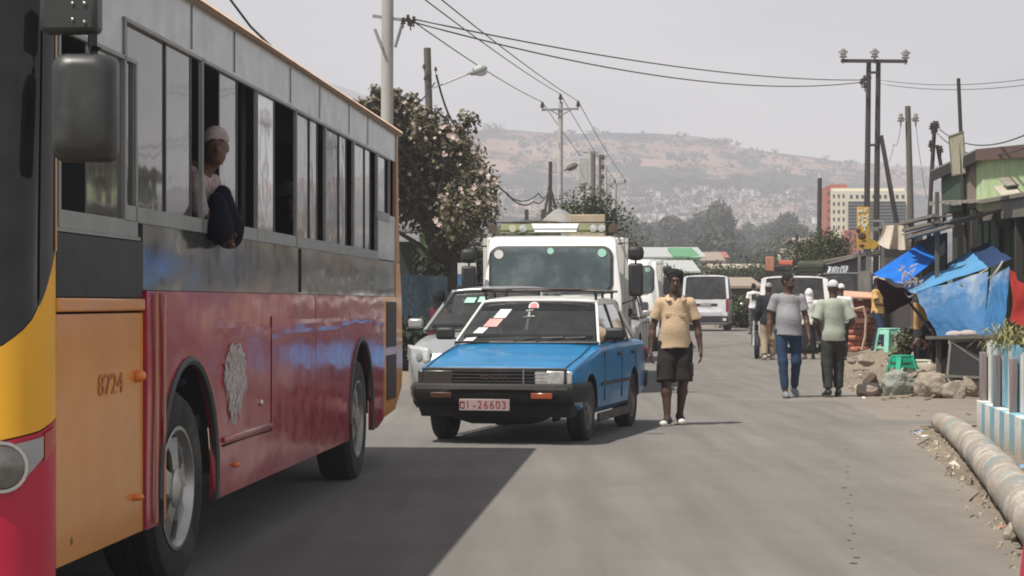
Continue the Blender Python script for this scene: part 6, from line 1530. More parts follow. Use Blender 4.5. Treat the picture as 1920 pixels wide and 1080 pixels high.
for k, (pb, pt, py, Y, r, mt, lab) in enumerate([(1095,1094,300,112,.16,concF,'pale bare pole, leftmost of the thin pole cluster'),(1107,1106,283,118,.13,concF,'tall thin grey pole with arm, middle of the thin pole cluster'),(1113,1113,284,121,.13,woodp,'dark thin pole beside the grey one in the cluster'),(1126,1125,290,126,.10,woodp,'dark slender pole, right of the cluster middle'),(1136,1136,312,130,.10,concF,'pale slender pole, rightmost of the thin pole cluster')]):
    t, top = pole('thin_pole', lab, pb, pt, py, Y, r, r*.85, mt)
    if k in (1,3):
        m = MB(); m.beam(top-t.location+V((-.4,0,-.1)), top-t.location+V((.5,0,-.1)), .09); m.build('crossarm', galv, t)
    if k == 3:
        for dz in (-.3,-.9,-1.5,-2.4):
            m = MB(); insul(m, top-t.location+V((.18,0,dz)), 1.6); m.build('insulator', porcd, t)
    if k == 0:
        m = MB(); c = top-t.location+V((0,-.1,-.6)); m.box(c, (.55,.3,1.5)); m.build('transformer_box', M('grey box', (.40,.42,.41), .7, haze=True), t, bevel=.04)
def cable(label, pts, r=.014, sag=.0, n=14, mat=None, name='power_cable', group=None):
    pts = [V(p) for p in pts]; allp = []
    for a, b in zip(pts, pts[1:]):
        for i in range(n+1):
            q = a.lerp(b, i/n); q.z -= sag*4*(i/n)*(1-i/n); allp.append(q)
    m = MB(); m.tube(allp, r, 5); c = pts[0]; return m.one(name, mat or wire, c, label, 'cable', group, sharp=None)
cable('cable from the thick concrete pole to the left tip of the T pole', [P(772,38,42.9), tip2[0]], .015, .12)
cable('cable passing overhead to the middle tip of the T-topped pole', [P(700,-75,35), tip2[1]], .015, .12)
cable('cable passing overhead to the right tip of the T-topped pole', [P(745,-68,35), tip2[2]], .015, .12)
for i, w_ in enumerate(('left','middle','right')): cable('cable dropping from the near T pole to the far T pole, '+w_+' strand', [tip2[i], tip3[i]], .018, .2)
cable('upper long cable crossing the sky to the twin poles', [P(776,36,42.9), P(1617,150,80)], .018, .35, 24)
cable('lower long cable crossing the sky to the twin poles', [P(776,42,42.9), P(1617,154,80)], .018, .62, 24)
cable('thick cable sagging from the lamp post down past the flowering tree', [P(818,140,55.8), P(858,240,58), P(950,362,66), P(1000,378,80), P(1028,360,99.5)], .03, .25)
cable('short thin cable strung between the lamp post and bus roof', [P(815,155,55.7), P(740,195,50), P(660,202,44)], .02, .3)
cable('black cable crossing the sky corner above the bus', [P(425,-10,24), P(470,50,24.3), P(528,106,25)], .015, .0)
cable('thin cable looping from the dark post beside the lorry load', [P(950,365,75), P(1010,362,90), P(1030,357,99.5)], .03, .3)
# flowering tree
leafP = M('flower tree leaves', (.135,.128,.085), .8, tint=True, var=.3, scale=1.2, trans=.1); bark = M('dark bark', (.075,.062,.05), .95, bump=.8, bscale=14)
tx = at_depth(852, 46.5)
r = random.Random(5); cl = []
for (px, py, rr_) in ((735,300,.9),(790,260,1.0),(850,300,1.05),(880,345,.95),(760,360,1.1),(820,370,1.15),(890,400,.85),(715,240,.7),(770,225,.7),(860,440,.8),(700,300,.7),(830,250,.65),(905,370,.6),(700,380,.8),(915,345,.45),(745,205,.45),(868,280,.45),(722,205,.5),(742,190,.4),(705,232,.45)):
    c = P(px-13, py, 45+r.uniform(-1.5,1.5))-tx; cl.append((c.x, c.y, c.z, rr_*.86, rr_*.95, rr_*.72))
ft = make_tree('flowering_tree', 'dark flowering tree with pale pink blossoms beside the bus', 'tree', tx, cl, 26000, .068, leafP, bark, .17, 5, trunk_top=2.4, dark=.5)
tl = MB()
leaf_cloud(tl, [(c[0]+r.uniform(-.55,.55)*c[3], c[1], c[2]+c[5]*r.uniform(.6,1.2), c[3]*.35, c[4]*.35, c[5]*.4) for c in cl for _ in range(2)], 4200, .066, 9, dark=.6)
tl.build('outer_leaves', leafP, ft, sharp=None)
fl = MB()
for k in range(300):
    c = cl[r.randrange(len(cl)-3)]; a = r.uniform(0, 6.28); e = r.uniform(-.5, 1.2); d = V((math.cos(a)*math.cos(e), -abs(math.sin(a)*math.cos(e)), math.sin(e)))
    p = V((c[0]+d.x*c[3]*1.0, c[1]+d.y*c[4]*1.02, c[2]+d.z*c[5]*1.0)); s = r.uniform(.026,.062); ph = r.random()*6
    if r.random() < .4 and p.z < 3: continue
    tilt = V((r.uniform(-.6,.6), -1, r.uniform(-.2,.8))).normalized(); x, y, d_ = frame(tilt)
    for i in range(5):
        b0 = ph+i*1.2566; fl.poly([p, p+(x*math.cos(b0-.5)+y*math.sin(b0-.5))*s*.8+d_*s*.25, p+(x*math.cos(b0)+y*math.sin(b0))*s*1.25+d_*s*.3, p+(x*math.cos(b0+.5)+y*math.sin(b0+.5))*s*.8+d_*s*.25])
o = fl.build('blossoms', M('pale pink petals', (.74,.58,.53), .7, trans=.2), ft, sharp=None); o['kind'] = 'stuff'
# compound behind the bus: blue-grey sheet fence, bright green house, dark porch, hedge
corr = {}
def corr_sheet(mb, a, b, z0, z1, pitch=.09, amp=.02):
    a, b = V(a), V(b); L = (b-a).length; n = int(L/pitch*4); nrm = V((-(b-a).y, (b-a).x, 0)).normalized()
    zt = z1 if isinstance(z1, tuple) else (z1, z1)
    mb.grid(lambda u, v: (lambda p: (p.x, p.y, lerp(z0, lerp(zt[0], zt[1], u), v)))(a.lerp(b, u)+nrm*amp*math.sin(2*math.pi*u*L/pitch)), n, 1); return mb
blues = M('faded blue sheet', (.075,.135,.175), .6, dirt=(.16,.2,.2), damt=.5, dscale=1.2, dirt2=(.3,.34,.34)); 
a, b = at_depth(742,44), at_depth(838,49)
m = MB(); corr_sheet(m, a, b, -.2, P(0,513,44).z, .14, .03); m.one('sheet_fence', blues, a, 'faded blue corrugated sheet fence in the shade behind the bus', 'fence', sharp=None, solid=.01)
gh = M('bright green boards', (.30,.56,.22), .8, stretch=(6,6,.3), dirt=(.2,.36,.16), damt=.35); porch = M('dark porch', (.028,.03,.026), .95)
t = thing('green_house', 'bright green boarded house glimpsed between the tree branches', 'house', at_depth(800,53))
x0, x1 = P(786,0,52).x, P(809,0,52).x
m = MB(); m.b2(x0, x1, 52, 54, -.2, P(0,438,52).z); m.build('wall', gh, t, world=True)
m = MB(); m.b2(P(745,0,53).x, x0-.02, 52.5, 55, -.2, P(0,452,52).z); m.b2(x1+.02, P(880,0,53).x, 52.6, 55, -.2, P(0,452,52).z); m.build('shaded_wall', porch, t, world=True)  # canopy shade put into the near-black wall colour
m = MB(); m.prism([(P(735,0,52).x,51.6,P(0,440,52).z),(P(892,0,52).x,51.6,P(0,436,52).z),(P(892,0,52).x,55.5,P(0,420,52).z),(P(735,0,52).x,55.5,P(0,424,52).z)], (0,0,.05)); m.build('roof', M('dark sheet roof', (.06,.06,.055), .8), t, world=True)
for k in range(int((x1-x0)/.16)):
    m = MB(); m.b2(x0+.16*k+.07, x0+.16*k+.085, 51.985, 51.999, 0, P(0,441,52).z); m.build('board_gap', porch, t, world=True)
def bush(name, label, c, cl, n, s, mat, seed, dark=.35, cat='bush'):
    t = thing(name, label, cat, c); r = random.Random(seed); st = MB()
    for k in cl: st.tube([(0,0,-.05), (k[0]*.5,k[1]*.5,k[2]*.5), (k[0],k[1],k[2]+k[5]*.5)], [.02,.014,.006], 5)
    st.build('stems', bark, t); m = MB(); leaf_cloud(m, cl, n, s, seed, dark=dark); m.build('foliage', mat, t, sharp=None); return t
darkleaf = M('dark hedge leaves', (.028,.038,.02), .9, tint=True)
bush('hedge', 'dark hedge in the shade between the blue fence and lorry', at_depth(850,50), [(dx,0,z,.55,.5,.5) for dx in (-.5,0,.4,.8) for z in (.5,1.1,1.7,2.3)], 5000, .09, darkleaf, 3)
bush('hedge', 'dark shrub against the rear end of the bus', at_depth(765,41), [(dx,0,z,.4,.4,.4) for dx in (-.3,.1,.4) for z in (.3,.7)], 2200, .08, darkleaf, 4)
# blue and white painted kiosk strip left of the lorry
t = thing('painted_kiosk', 'narrow kiosk painted in white and blue panels left of the lorry', 'kiosk', at_depth(874,40))
for k, (y0, y1, c) in enumerate(((492,514,'w'),(514,540,'b'),(540,566,'w'),(566,600,'b'))):
    m = MB(); m.b2(P(858,0,40).x, P(892,0,40).x, 40, 40.8, P(0,y1,40).z, P(0,y0,40).z-.01); m.build('panel', M('kiosk white', (.62,.60,.58), .8) if c == 'w' else M('kiosk blue', (.06,.16,.32), .8), t, world=True)
# wall along the far left of the pavement, mostly hidden by the bus
m = MB(); m.b2(-9, -8.7, 6, 40, 0, 2.2); m.one('compound_wall', M('compound plaster', (.22,.21,.19), .9), (-8.85, 6, 0), 'plain grey compound wall on the far left behind the bus', 'wall')

# ================================================================== right roadside
def rock(name, label, px0, px1, py0, py1, Y, mat, seed, cat='rock', dz=0):
    a, b = P(px0, py1, Y), P(px1, py0, Y); c = V(((a.x+b.x)/2, Y, min(a.z, b.z))); rx = abs(b.x-a.x)/2; rz = abs(b.z-a.z); m = MB(); r = random.Random(seed)
    bm = bmesh.new(); bmesh.ops.create_icosphere(bm, subdivisions=5, radius=1)
    cuts = [(V((r.gauss(0,1), r.gauss(0,1), r.gauss(0,1))).normalized(), r.uniform(.62,.9)) for _ in range(11)]
    for v in bm.verts:
        p = v.co.copy()
        for n_, d in cuts:
            e = p.dot(n_)-d
            if e > 0: p -= n_*e*.8
        p *= 1+.15*mnoise.fractal(p*1.7+V((seed,0,0)), .9, 2.1, 6)+.02*mnoise.noise(p*11)
        v.co = p
    ext = [max(abs(v.co[i]) for v in bm.verts) for i in range(3)]
    zmin, zmax = min(v.co.z for v in bm.verts), max(v.co.z for v in bm.verts)
    for v in bm.verts: v.co = V((v.co.x/ext[0]*rx, v.co.y/ext[1]*rx*.85, (v.co.z-zmin)/(zmax-zmin)*(rz*1.18)-rz*.18))
    bm.verts.index_update(); m.v = [tuple(v.co+c) for v in bm.verts]; m.f = [tuple(v.index for v in f.verts) for f in bm.faces]; m.mi = [0]*len(m.f); bm.free()
    return m.one(name, mat, c, label, cat, sharp=45)
rk1 = M('grey green stone', (.25,.26,.23), .95, dirt=(.13,.125,.11), damt=.3, bump=1.0, bscale=16, dirt2=(.34,.34,.30)); rk2 = M('brown stone', (.29,.245,.19), .95, dirt=(.17,.14,.11), damt=.35, bump=1.0, bscale=13, dirt2=(.36,.32,.26)); rk3 = M('hollow shadow brown', (.10,.07,.05), .98, bump=1.0, bscale=12)
rock('boulder', 'big rounded grey-green boulder, second from left in the row', 1651, 1719, 692, 742, 29.9, rk1, 1); rock('boulder', 'broad brown boulder with flat top in the middle of the row', 1713, 1782, 696, 747, 29.6, rk2, 2)
rock('boulder', 'dark-edged boulder in front, second from right in the row', 1764, 1815, 712, 752, 29.2, rk2, 3); rock('boulder', 'pale pointed boulder at the right end of the row', 1796, 1846, 705, 745, 29.7, rk2, 8)
rock('boulder', 'low flat pinkish slab at the left end of the boulder row', 1603, 1658, 718, 745, 30.0, M('pinkish stone', (.33,.27,.22), .95, bump=1.0, bscale=12, dirt=(.2,.16,.12)), 5)
rock('shadow_hollow', 'dark brown lump standing in for a shadowed hollow behind the flat slab', 1617, 1650, 700, 724, 31.0, rk3, 6, 'hollow'); rock('boulder', 'brown stone ledge lying behind the middle boulder', 1716, 1790, 680, 702, 31.2, rk2, 9)  # dark lump stands in for a shadowed hollow; shade put into its brown
rock('stone', 'mid-sized buried stone on the dirt bank above the road', 1603, 1640, 664, 684, 38, rk2, 12); rock('stone', 'brown stone beside the bush behind the green stool', 1705, 1728, 658, 676, 34.5, rk2, 13); rock('stone', 'small stone on the dirt bank left of the mint stool', 1588, 1606, 672, 682, 37, rk2, 14)
rock('stone', 'small pale pitted stone near the painted log', 1880, 1917, 977, 1014, 11.75, M('pitted pale stone', (.36,.32,.26), .95, dirt=(.2,.17,.13), bump=1.2, bscale=30, dirt2=(.12,.1,.08)), 7)
# painted log lying along the verge
logm, nt, out = new_mat('painted log')
tcn = N(nt, 'ShaderNodeTexCoord'); at = N(nt, 'ShaderNodeAttribute', attribute_name='tint'); vv = tcn.outputs['Object']
c = mixc(nt, ramp(nt, noise(nt, vv, 5, 8, .7), .39, .56), at.outputs['Color'], (.31,.26,.21)); c = mixc(nt, ramp(nt, noise(nt, vv, 22, 6, .7), .6, .7), c, (.16,.13,.1))
bs = N(nt, 'ShaderNodeBsdfPrincipled'); bs.inputs['Roughness'].default_value = .85; nt.links.new(c, bs.inputs['Base Color']); bp_ = N(nt, 'ShaderNodeBump'); bp_.inputs['Distance'].default_value = .02
nt.links.new(noise(nt, vv, 12, 8, .65), bp_.inputs['Height']); nt.links.new(bp_.outputs[0], bs.inputs['Normal']); nt.links.new(bs.outputs[0], out.inputs[0])
lp = []
for px, py, Y, rr_ in ((1763,790,21.9,.10),(1781,797,20.9,.115),(1797,818,19.8,.125),(1830,846,17.5,.135),(1868,885,15.2,.14),(1905,932,13.2,.14),(1950,995,11.5,.14),(1990,1060,10.2,.14)):
    x = (px-960)*Y/FPX; lp.append((V((x, Y, gz(x,Y)+rr_*.93)), rr_))
m = MB(); dense = []
for (a, ra), (b, rb_) in zip(lp, lp[1:]):
    for i in range(12): dense.append((a.lerp(b, i/12)+V((mnoise.noise(a.lerp(b,i/12)*2)*.012,0,0)), lerp(ra, rb_, i/12)*(1+.06*mnoise.noise(a.lerp(b,i/12)*3))))
m.tube([d[0] for d in dense], [d[1] for d in dense], 18)
L0 = 0; cols = []
for i in range(len(dense)-1):
    L0 += (dense[i+1][0]-dense[i][0]).length; band = 1 if (L0*.8+.3*mnoise.noise(V((L0*2,1,1)))) % 1.45 < .5 else 0
    cc = (.19,.28,.295,1) if band else (.50,.46,.40,1)
    if L0 < 1.3: cc = (.36,.31,.25,1)
    cols += [tuple(lerp(cc[q_], ((.50,.46,.40) if band else (.19,.28,.295))[q_], .55 if mnoise.noise(V((i*.35, j_*.8, 3))) > .22 else 0) for q_ in range(3))+(1,) for j_ in range(18)]
m.tint = cols+[(.3,.25,.2,1)]*2
m.one('painted_log', logm, lp[0][0]-V((0,0,.1)), 'fallen log painted in white and pale blue bands along the verge', 'log', sharp=60)
# fence: striped concrete foot, slats and squared posts
t = thing('roadside_fence', 'low blue and white slatted fence on a striped concrete base', 'fence', (4.95,21.2,0))
A_, B_ = V((4.95,21.2,0)), V((4.30,15.2,0)); dirf = (B_-A_).normalized(); nf = V((dirf.y,-dirf.x,0))*1; LF = (B_-A_).length
def fpt(s, z, off=0): return A_+dirf*s+V((-1,0,0))*off+V((0,0,z))
pw_ = M('peeling white paint', (.68,.66,.62), .85, dirt=(.42,.36,.29), damt=.3, bump=.5, bscale=18, low=(.30,.25,.19), lowz=.25); pb_ = M('peeling sky blue paint', (.20,.42,.52), .85, dirt=(.45,.48,.48), damt=.4, bump=.5, bscale=18, low=(.30,.26,.2), lowz=.25); grp = M('greyed mauve wood', (.235,.195,.195), .9, dirt=(.15,.12,.12), damt=.4, stretch=(5,5,.5), bump=.6, bscale=18)
k = 0; s = 0
rf_ = random.Random(2)
while s < LF:
    w_ = rf_.uniform(.26,.42); m = MB(); 
    m.prism([fpt(s,-.1,.09), fpt(min(LF,s+w_),-.1,.09), fpt(min(LF,s+w_),-.1,-.1), fpt(s,-.1,-.1)], (0,0,.46+rf_.uniform(-.006,.006))); m.build('base_block', pw_ if k % 2 == 0 else pb_, t, world=True, bevel=.006); s += w_; k += 1
s = .06; k = 0
while s < LF:
    w_ = rf_.uniform(.07,.11); h_ = .95+rf_.uniform(-.05,.05); m = MB(); m.prism([fpt(s,.37,-.01), fpt(s+w_,.37,-.01), fpt(s+w_,.37,-.035), fpt(s,.37,-.035)], (0,0,h_-.37)); m.build('slat', pb_ if rf_.random() < .72 else pw_, t, world=True); s += w_+.018
for s in (.05,1.15,2.35,3.6,4.9):
    m = MB(); m.prism([fpt(s,.35,.07), fpt(s+.13,.35,.07), fpt(s+.13,.35,.005), fpt(s,.35,.005)], (0,0,.52)); m.build('post', grp, t, world=True, bevel=.01)
for z in (.40,.93):
    m = MB(); m.beam(fpt(0,z,-.055), fpt(LF,z,-.055), .035, .05); m.build('rail', grp, t, world=True)
# dry plant sprawling over the fence top
dry = M('dry grass blades', (.26,.225,.11), .9, tint=True, var=.3); r = random.Random(6); m = MB(); c0 = V((4.90,19.6,1.0))
for k in range(230):
    a = r.uniform(0,6.28); L_ = r.uniform(.15,.42); p0 = c0+V((r.uniform(-.15,.2), r.uniform(-.7,.8), r.uniform(-.08,.06))); d = V((math.cos(a), math.sin(a), r.uniform(-.1,1.0))).normalized(); p1 = p0+d*L_*.55+V((0,0,.04)); p2 = p0+d*L_+V((0,0,-.10*r.random()-.03)); w_ = V((-d.y, d.x, 0))*.011
    m.poly([p0-w_, p0+w_, p1+w_*.8, p1-w_*.8]); m.poly([p1-w_*.8, p1+w_*.8, p2]); tv = r.uniform(.4,1.4); m.tint += [(tv*.9, tv, tv*.8, 1)]*2
m.one('dry_plant', dry, c0, 'dry straggling plant growing over the blue fence top', 'plant', sharp=None)

# ---- shop building with green upper storey
greenc = M('pale green corrugated', (.40,.50,.29), .7, dirt=(.27,.36,.2), damt=.35, var=.18, scale=9, stretch=(1,1,.25)); dgreen = M('dark and shaded green boards', (.040,.075,.05), .85, dirt=(.03,.05,.035), damt=.5, stretch=(5,5,.3)); fascia = M('purple brown fascia', (.13,.075,.062), .85, dirt=(.09,.055,.045), damt=.5); plank = M('old planks', (.20,.175,.145), .95, dirt=(.1,.085,.07), damt=.5, stretch=(.4,4,4)); rust = M('grey rusty sheet', (.28,.26,.235), .85, dirt=(.18,.12,.08), damt=.5)
PS = lambda px, py, Y: P(px, py, Y*1.2)
shop = thing('green_shop', 'two-level shop with pale green corrugated top storey and dark front', 'shop', (9.1, 36.6, .4))
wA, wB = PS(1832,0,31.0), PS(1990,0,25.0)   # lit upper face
zu0, zu1 = PS(0,385,30.5).z, PS(0,290,30.5).z+.05
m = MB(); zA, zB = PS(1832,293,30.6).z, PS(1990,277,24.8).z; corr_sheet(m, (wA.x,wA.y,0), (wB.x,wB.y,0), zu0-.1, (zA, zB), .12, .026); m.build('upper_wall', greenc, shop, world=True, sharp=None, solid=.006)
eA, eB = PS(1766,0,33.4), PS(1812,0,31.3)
m = MB(); m.prism([(eA.x,eA.y,zu0),(eB.x,eB.y,zu0),(eB.x+2,eB.y+.3,zu0),(eA.x+2,eA.y+.3,zu0)], (0,0,zu1-zu0-.12)); m.build('side_wall', dgreen, shop, world=True)  # shade under the eave is put into this wall's dark green
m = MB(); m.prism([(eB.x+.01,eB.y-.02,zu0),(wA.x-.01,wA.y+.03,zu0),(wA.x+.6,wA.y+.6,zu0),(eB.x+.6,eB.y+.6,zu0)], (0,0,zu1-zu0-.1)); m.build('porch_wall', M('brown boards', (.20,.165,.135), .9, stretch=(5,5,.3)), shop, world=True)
m = MB(); o1 = PS(1746,322,33.8); o2 = PS(1830,283,30.4); o3 = PS(1990,268,24.6)
m.prism([o1, o2, o2+V((2.6,1.0,.25)), o1+V((2.6,.6,.25))], (0,0,.035)); m.prism([o2, o3, o3+V((2.6,1.0,.25)), o2+V((2.6,1.0,.25))], (0,0,.035)); m.build('upper_roof', rust, shop, world=True)
m = MB(); m.beam(o1+V((0,0,-.10)), o2+V((0,0,-.10)), .03, .2); m.build('dark_fascia', M('black fascia', (.025,.023,.024), .9), shop, world=True)
m = MB(); m.beam(o2+V((0,-.02,-.075)), o3+V((0,-.02,-.075)), .03, .2); m.build('fascia', fascia, shop, world=True)
# lower canopy
l1, l2, l3 = PS(1742,380,32.6), PS(1838,376,29.8), PS(1990,350,24.3)
m = MB(); m.prism([l1, l2, l2+V((1.6,.8,.12)), l1+V((1.6,.6,.12))], (0,0,.02)); m.prism([l2, l3, l3+V((1.6,.8,.12)), l2+V((1.6,.8,.12))], (0,0,.02)); m.build('canopy', rust, shop, world=True)
m = MB(); m.beam(l2+V((0,0,-.03)), l3+V((0,0,-.03)), .04, .05); m.build('canopy_edge', plank, shop, world=True)
m = MB(); m.prism([l2+V((.05,.02,-.36)), l3+V((.05,.02,-.36)), l3+V((.09,.02,-.36)), l2+V((.09,.02,-.36))], (0,0,.3)); m.build('sign_board', M('dull brown board', (.16,.14,.115), .9, dirt=(.1,.09,.075), damt=.5), shop, world=True)
r = random.Random(12)
for k in range(9):
    q = l1.lerp(l2, k/9); q2 = l1.lerp(l2, (k+1)/9-.012); dz = r.uniform(.03,.09); m = MB(); m.prism([q+V((0,-.02,0)), q2+V((0,-.02,0)), q2+V((0,-.02,-dz)), q+V((0,-.02,-dz*r.uniform(.5,1.2)))], (0,.012,0)); m.build('ragged_edge', rust, shop, world=True)
fA, fB = V((8.34,40.0,0)), V((8.2,28.0,0))
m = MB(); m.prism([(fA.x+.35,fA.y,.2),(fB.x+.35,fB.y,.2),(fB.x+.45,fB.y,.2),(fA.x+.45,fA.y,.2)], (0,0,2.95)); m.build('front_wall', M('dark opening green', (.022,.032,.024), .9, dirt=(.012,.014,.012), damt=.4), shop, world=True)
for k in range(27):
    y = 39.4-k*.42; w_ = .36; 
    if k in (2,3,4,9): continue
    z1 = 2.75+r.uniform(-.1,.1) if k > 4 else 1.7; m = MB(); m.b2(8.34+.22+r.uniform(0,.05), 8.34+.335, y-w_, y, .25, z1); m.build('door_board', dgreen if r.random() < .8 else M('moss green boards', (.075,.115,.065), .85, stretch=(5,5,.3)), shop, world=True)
for y in (39.5,36.3,33.1,29.9):
    m = MB(); m.b2(8.22,8.34,y-.06,y+.06,.2,3.05); m.build('canopy_post', M('dark post', (.05,.045,.04), .9), shop, world=True)
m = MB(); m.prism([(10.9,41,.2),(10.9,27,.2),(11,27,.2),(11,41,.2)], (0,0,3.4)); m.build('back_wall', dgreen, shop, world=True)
# loose sheets on the canopy, light bulb, hanging sign
m = MB(); q = PS(1905,368,27.5); m.prism([q+V((-.25,0,.0)), q+V((.9,-.5,.12)), q+V((1.0,.2,.30)), q+V((-.2,.7,.18))], (0,0,.02)); m.one('roof_sheet', M('pale loose sheet', (.46,.42,.34), .8, dirt=(.28,.24,.19), damt=.5), q, 'loose pale sheet lying on the shop canopy, lower of two', 'sheet')
m = MB(); q = PS(1912,356,27.6); m.prism([q+V((-.2,.1,.06)), q+V((.9,-.4,.2)), q+V((1.0,.3,.36)), q+V((-.15,.8,.22))], (0,0,.02)); m.one('roof_sheet', rust, q, 'loose rusty sheet on top of the pale one above the canopy', 'sheet')
t = thing('light_bulb', 'bare white bulb hanging in the dark shop front', 'bulb', PS(1806,415,31)); m = MB(); m.ell((0,0,0),(.045,.045,.06)); m.build('globe', M('bulb glass', (.75,.77,.78), .2), t); m = MB(); m.tube([(0,0,.05),(0,0,.45)], .008, 5); m.build('flex', wire, t); m = MB(); m.tube([(0,0,.04),(0,0,.10)], .028, 8); m.build('holder', blackp, t)
sg = thing('hanging_sign', 'blank weathered beige signboard tilted on the thin pole', 'sign', PS(1797,330,31.5))
cs = [PS(1779,256,31.6), PS(1806,247,31.2), PS(1811,324,31.2), PS(1785,329,31.6)]
m = MB(); m.prism([c-sg.location for c in cs], (0,.03,0)); m.build('board', M('weathered beige board', (.40,.375,.28), .85, dirt=(.24,.235,.15), damt=.5, stretch=(3,3,1), dirt2=(.2,.17,.13)), sg, bevel=.004)
for a_, b_ in ((0,1),(1,2),(2,3),(3,0)):
    m = MB(); m.beam(cs[a_]-sg.location+V((0,-.006,0)), cs[b_]-sg.location+V((0,-.006,0)), .02, .025); m.build('frame_edge', plank, sg)
pt, _ = pole('thin_pole', 'tall slim pole standing against the shop corner', 1822, 1797, 147, 37.6, .045, .035, woodd); 
# stacked planks on left part of the canopy
for k, (a_, b_, lab) in enumerate((((1690,420,34.5),(1755,404,33),'upper grey plank on the stall roof'),((1697,432,34.2),(1762,416,33),'middle grey plank on the stall roof'),((1702,446,34),(1782,424,32.5),'lowest long plank on the stall roof edge'))):
    m = MB(); a, b = P(*a_), P(*b_); m.beam(a, b, .12, .05); m.one('roof_plank', plank, a, lab, 'plank')
st2 = thing('stall_roof', 'rickety plank and sheet roof sloping left of the shop', 'roof', (6.6,34.5,.3))
m = MB(); a, b = P(1690,442,35), P(1782,415,33); m.prism([a, b, b+V((1.2,1.2,.25)), a+V((1.3,1.2,.25))], (0,0,.03)); m.build('sheet', rust, st2, world=True)
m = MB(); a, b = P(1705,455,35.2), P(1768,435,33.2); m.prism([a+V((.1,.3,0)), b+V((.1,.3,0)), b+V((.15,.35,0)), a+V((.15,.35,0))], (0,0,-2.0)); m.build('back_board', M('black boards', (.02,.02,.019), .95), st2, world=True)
for q in (P(1757,360,33.2), P(1712,440,35)):
    m = MB(); m.beam((q.x,q.y,.2), (q.x,q.y,q.z), .06); m.build('post', woodp, st2, world=True)
# cream cloth hanging from the stall roof end
q = P(1690,425,36.6); m = MB()
def drape(u, v):
    w = lerp(.42, .56, v); fold = .09*math.sin(u*15+1.5*v)*(.3+v); x = (u-.5)*w + .12*v*(u-.3)
    return (q.x+x-.1, q.y-.05+fold-.1*math.sin(u*3.1), q.z+.02-.50*v*(1-.35*abs(u-.55)*2)-.05*math.sin(u*9)*v)
m.grid(drape, 30, 12); m.one('cream_cloth', cloth('cream cloth', (.60,.53,.44)), q, 'cream cloth draped in folds from the stall roof end', 'cloth', sharp=None, solid=.006)
# ---- tarpaulins
def tarp_mat(name, c, wear=0, rough=.68, dirtc=(.5,.52,.5)):
    return M(name, c, rough, var=.12, scale=2.2, bump=1.0, bscale=7, dirt=dirtc if wear else None, damt=wear, dscale=1.6, stretch=(1,1,.45), trans=.18)
def tarp(name, label, pts, mat, sag=.06, n=20, wr=.02, seed=0, fringe=0):
    a, b, c, d = [P(*p) for p in pts]; m = MB(); r = random.Random(seed)
    def f(u, v):
        p = a.lerp(b, u).lerp(d.lerp(c, u), v); w = math.sin(math.pi*u)*math.sin(math.pi*v)
        p = p+V((0,0,-sag*w))+V((1,.6,.8))*wr*mnoise.fractal(V((u*3+seed, v*3, seed)), 1, 2, 4)
        if fringe and v == 1: p.z -= fringe*abs(mnoise.noise(V((u*9, seed, 0))))
        return p
    m.grid(f, n, n); return m.one(name, mat, a, label, 'tarpaulin', sharp=None, solid=.006)
tarp('tarpaulin', 'bright blue tarpaulin awning stretched over the farther stall', [(1637,514,33.5),(1755,437,35.5),(1755,487,34),(1694,533,32.6)], tarp_mat('bright blue tarp', (.0,.165,.66)), .05, wr=.03, seed=1)
tarp('tarpaulin', 'faded light blue tarpaulin awning over the nearer stall', [(1692,541,34.40),(1820,470,33.90),(1853,501,31.20),(1712,549,31.30)], tarp_mat('light blue tarp', (.10,.33,.60), .12, dirtc=(.18,.34,.48)), .05, wr=.025, seed=2)
tarp('tarpaulin', 'dark blue end of tarpaulin hung against the shop', [(1820,469,33.90),(1852,455,34.30),(1898,486,31.90),(1853,502,31.15)], tarp_mat('navy tarp', (.012,.045,.13)), .04, wr=.02, seed=3)
tarp('tarpaulin', 'torn blue tarpaulin hanging down in front of the stall', [(1716,549,31.20),(1853,509,30.90),(1846,628,30.30),(1757,630,30.80)], tarp_mat('worn blue tarp', (.03,.16,.37), .36), -.10, 30, wr=.035, seed=4, fringe=.1)
tarp('tarpaulin', 'ragged blue tarpaulin strip hanging right beside the fence', [(1858,520,30.50),(1893,500,29.90),(1884,628,29.30),(1842,630,29.70)], tarp_mat('worn blue tarp', (.03,.16,.37), .36), -.05, 24, wr=.035, seed=5, fringe=.1)
tarp('tarpaulin', 'dark red cloth hanging under the bright blue awning', [(1640,522,33.20),(1716,548,34.20),(1708,566,34.20),(1664,590,33.70)], tarp_mat('dark red tarp', (.085,.018,.028)), .02, wr=.04, seed=6)
# light seam tapes and ropes along the tarpaulin edges
cable('pale rope tied along the front edge of the light blue awning', [P(1694,541,34.30), P(1714,549,31.25), P(1853,503,31.10)], .012, .1, mat=M('pale rope', (.5,.42,.38), .9), name='rope')
cable('grey sagging rope between the awning and the shop', [P(1800,530,30.90), P(1835,524,30.90), P(1880,490,31.50)], .014, .1, mat=M('grey rope', (.42,.41,.38), .9), name='rope')
r = random.Random(4)
for k in range(2):
    m = MB(); p0 = P((1700,1722)[k], (512,540)[k], 32.2); 
    for i in range(26):
        q = p0+V((r.uniform(-.10,.12), r.uniform(-.05,.05), r.uniform(-.16,.14))); m.tube([q, q+V((r.uniform(-.05,.05),0,r.uniform(-.07,.04))), q+V((r.uniform(-.08,.08),0,r.uniform(-.12,.06)))], .008, 4)
    m.one('rope_tangle', M('pale rope', (.5,.42,.38), .9), p0, ['tangle of pale rope at the bright blue awning corner','tangle of pink rope where the two awnings meet'][k], 'rope', sharp=None)
cable('dark slanting pole propping the torn tarpaulin', [P(1704,566,33.90), P(1752,628,31.10)], .025, 0, mat=woodd, name='prop_pole')
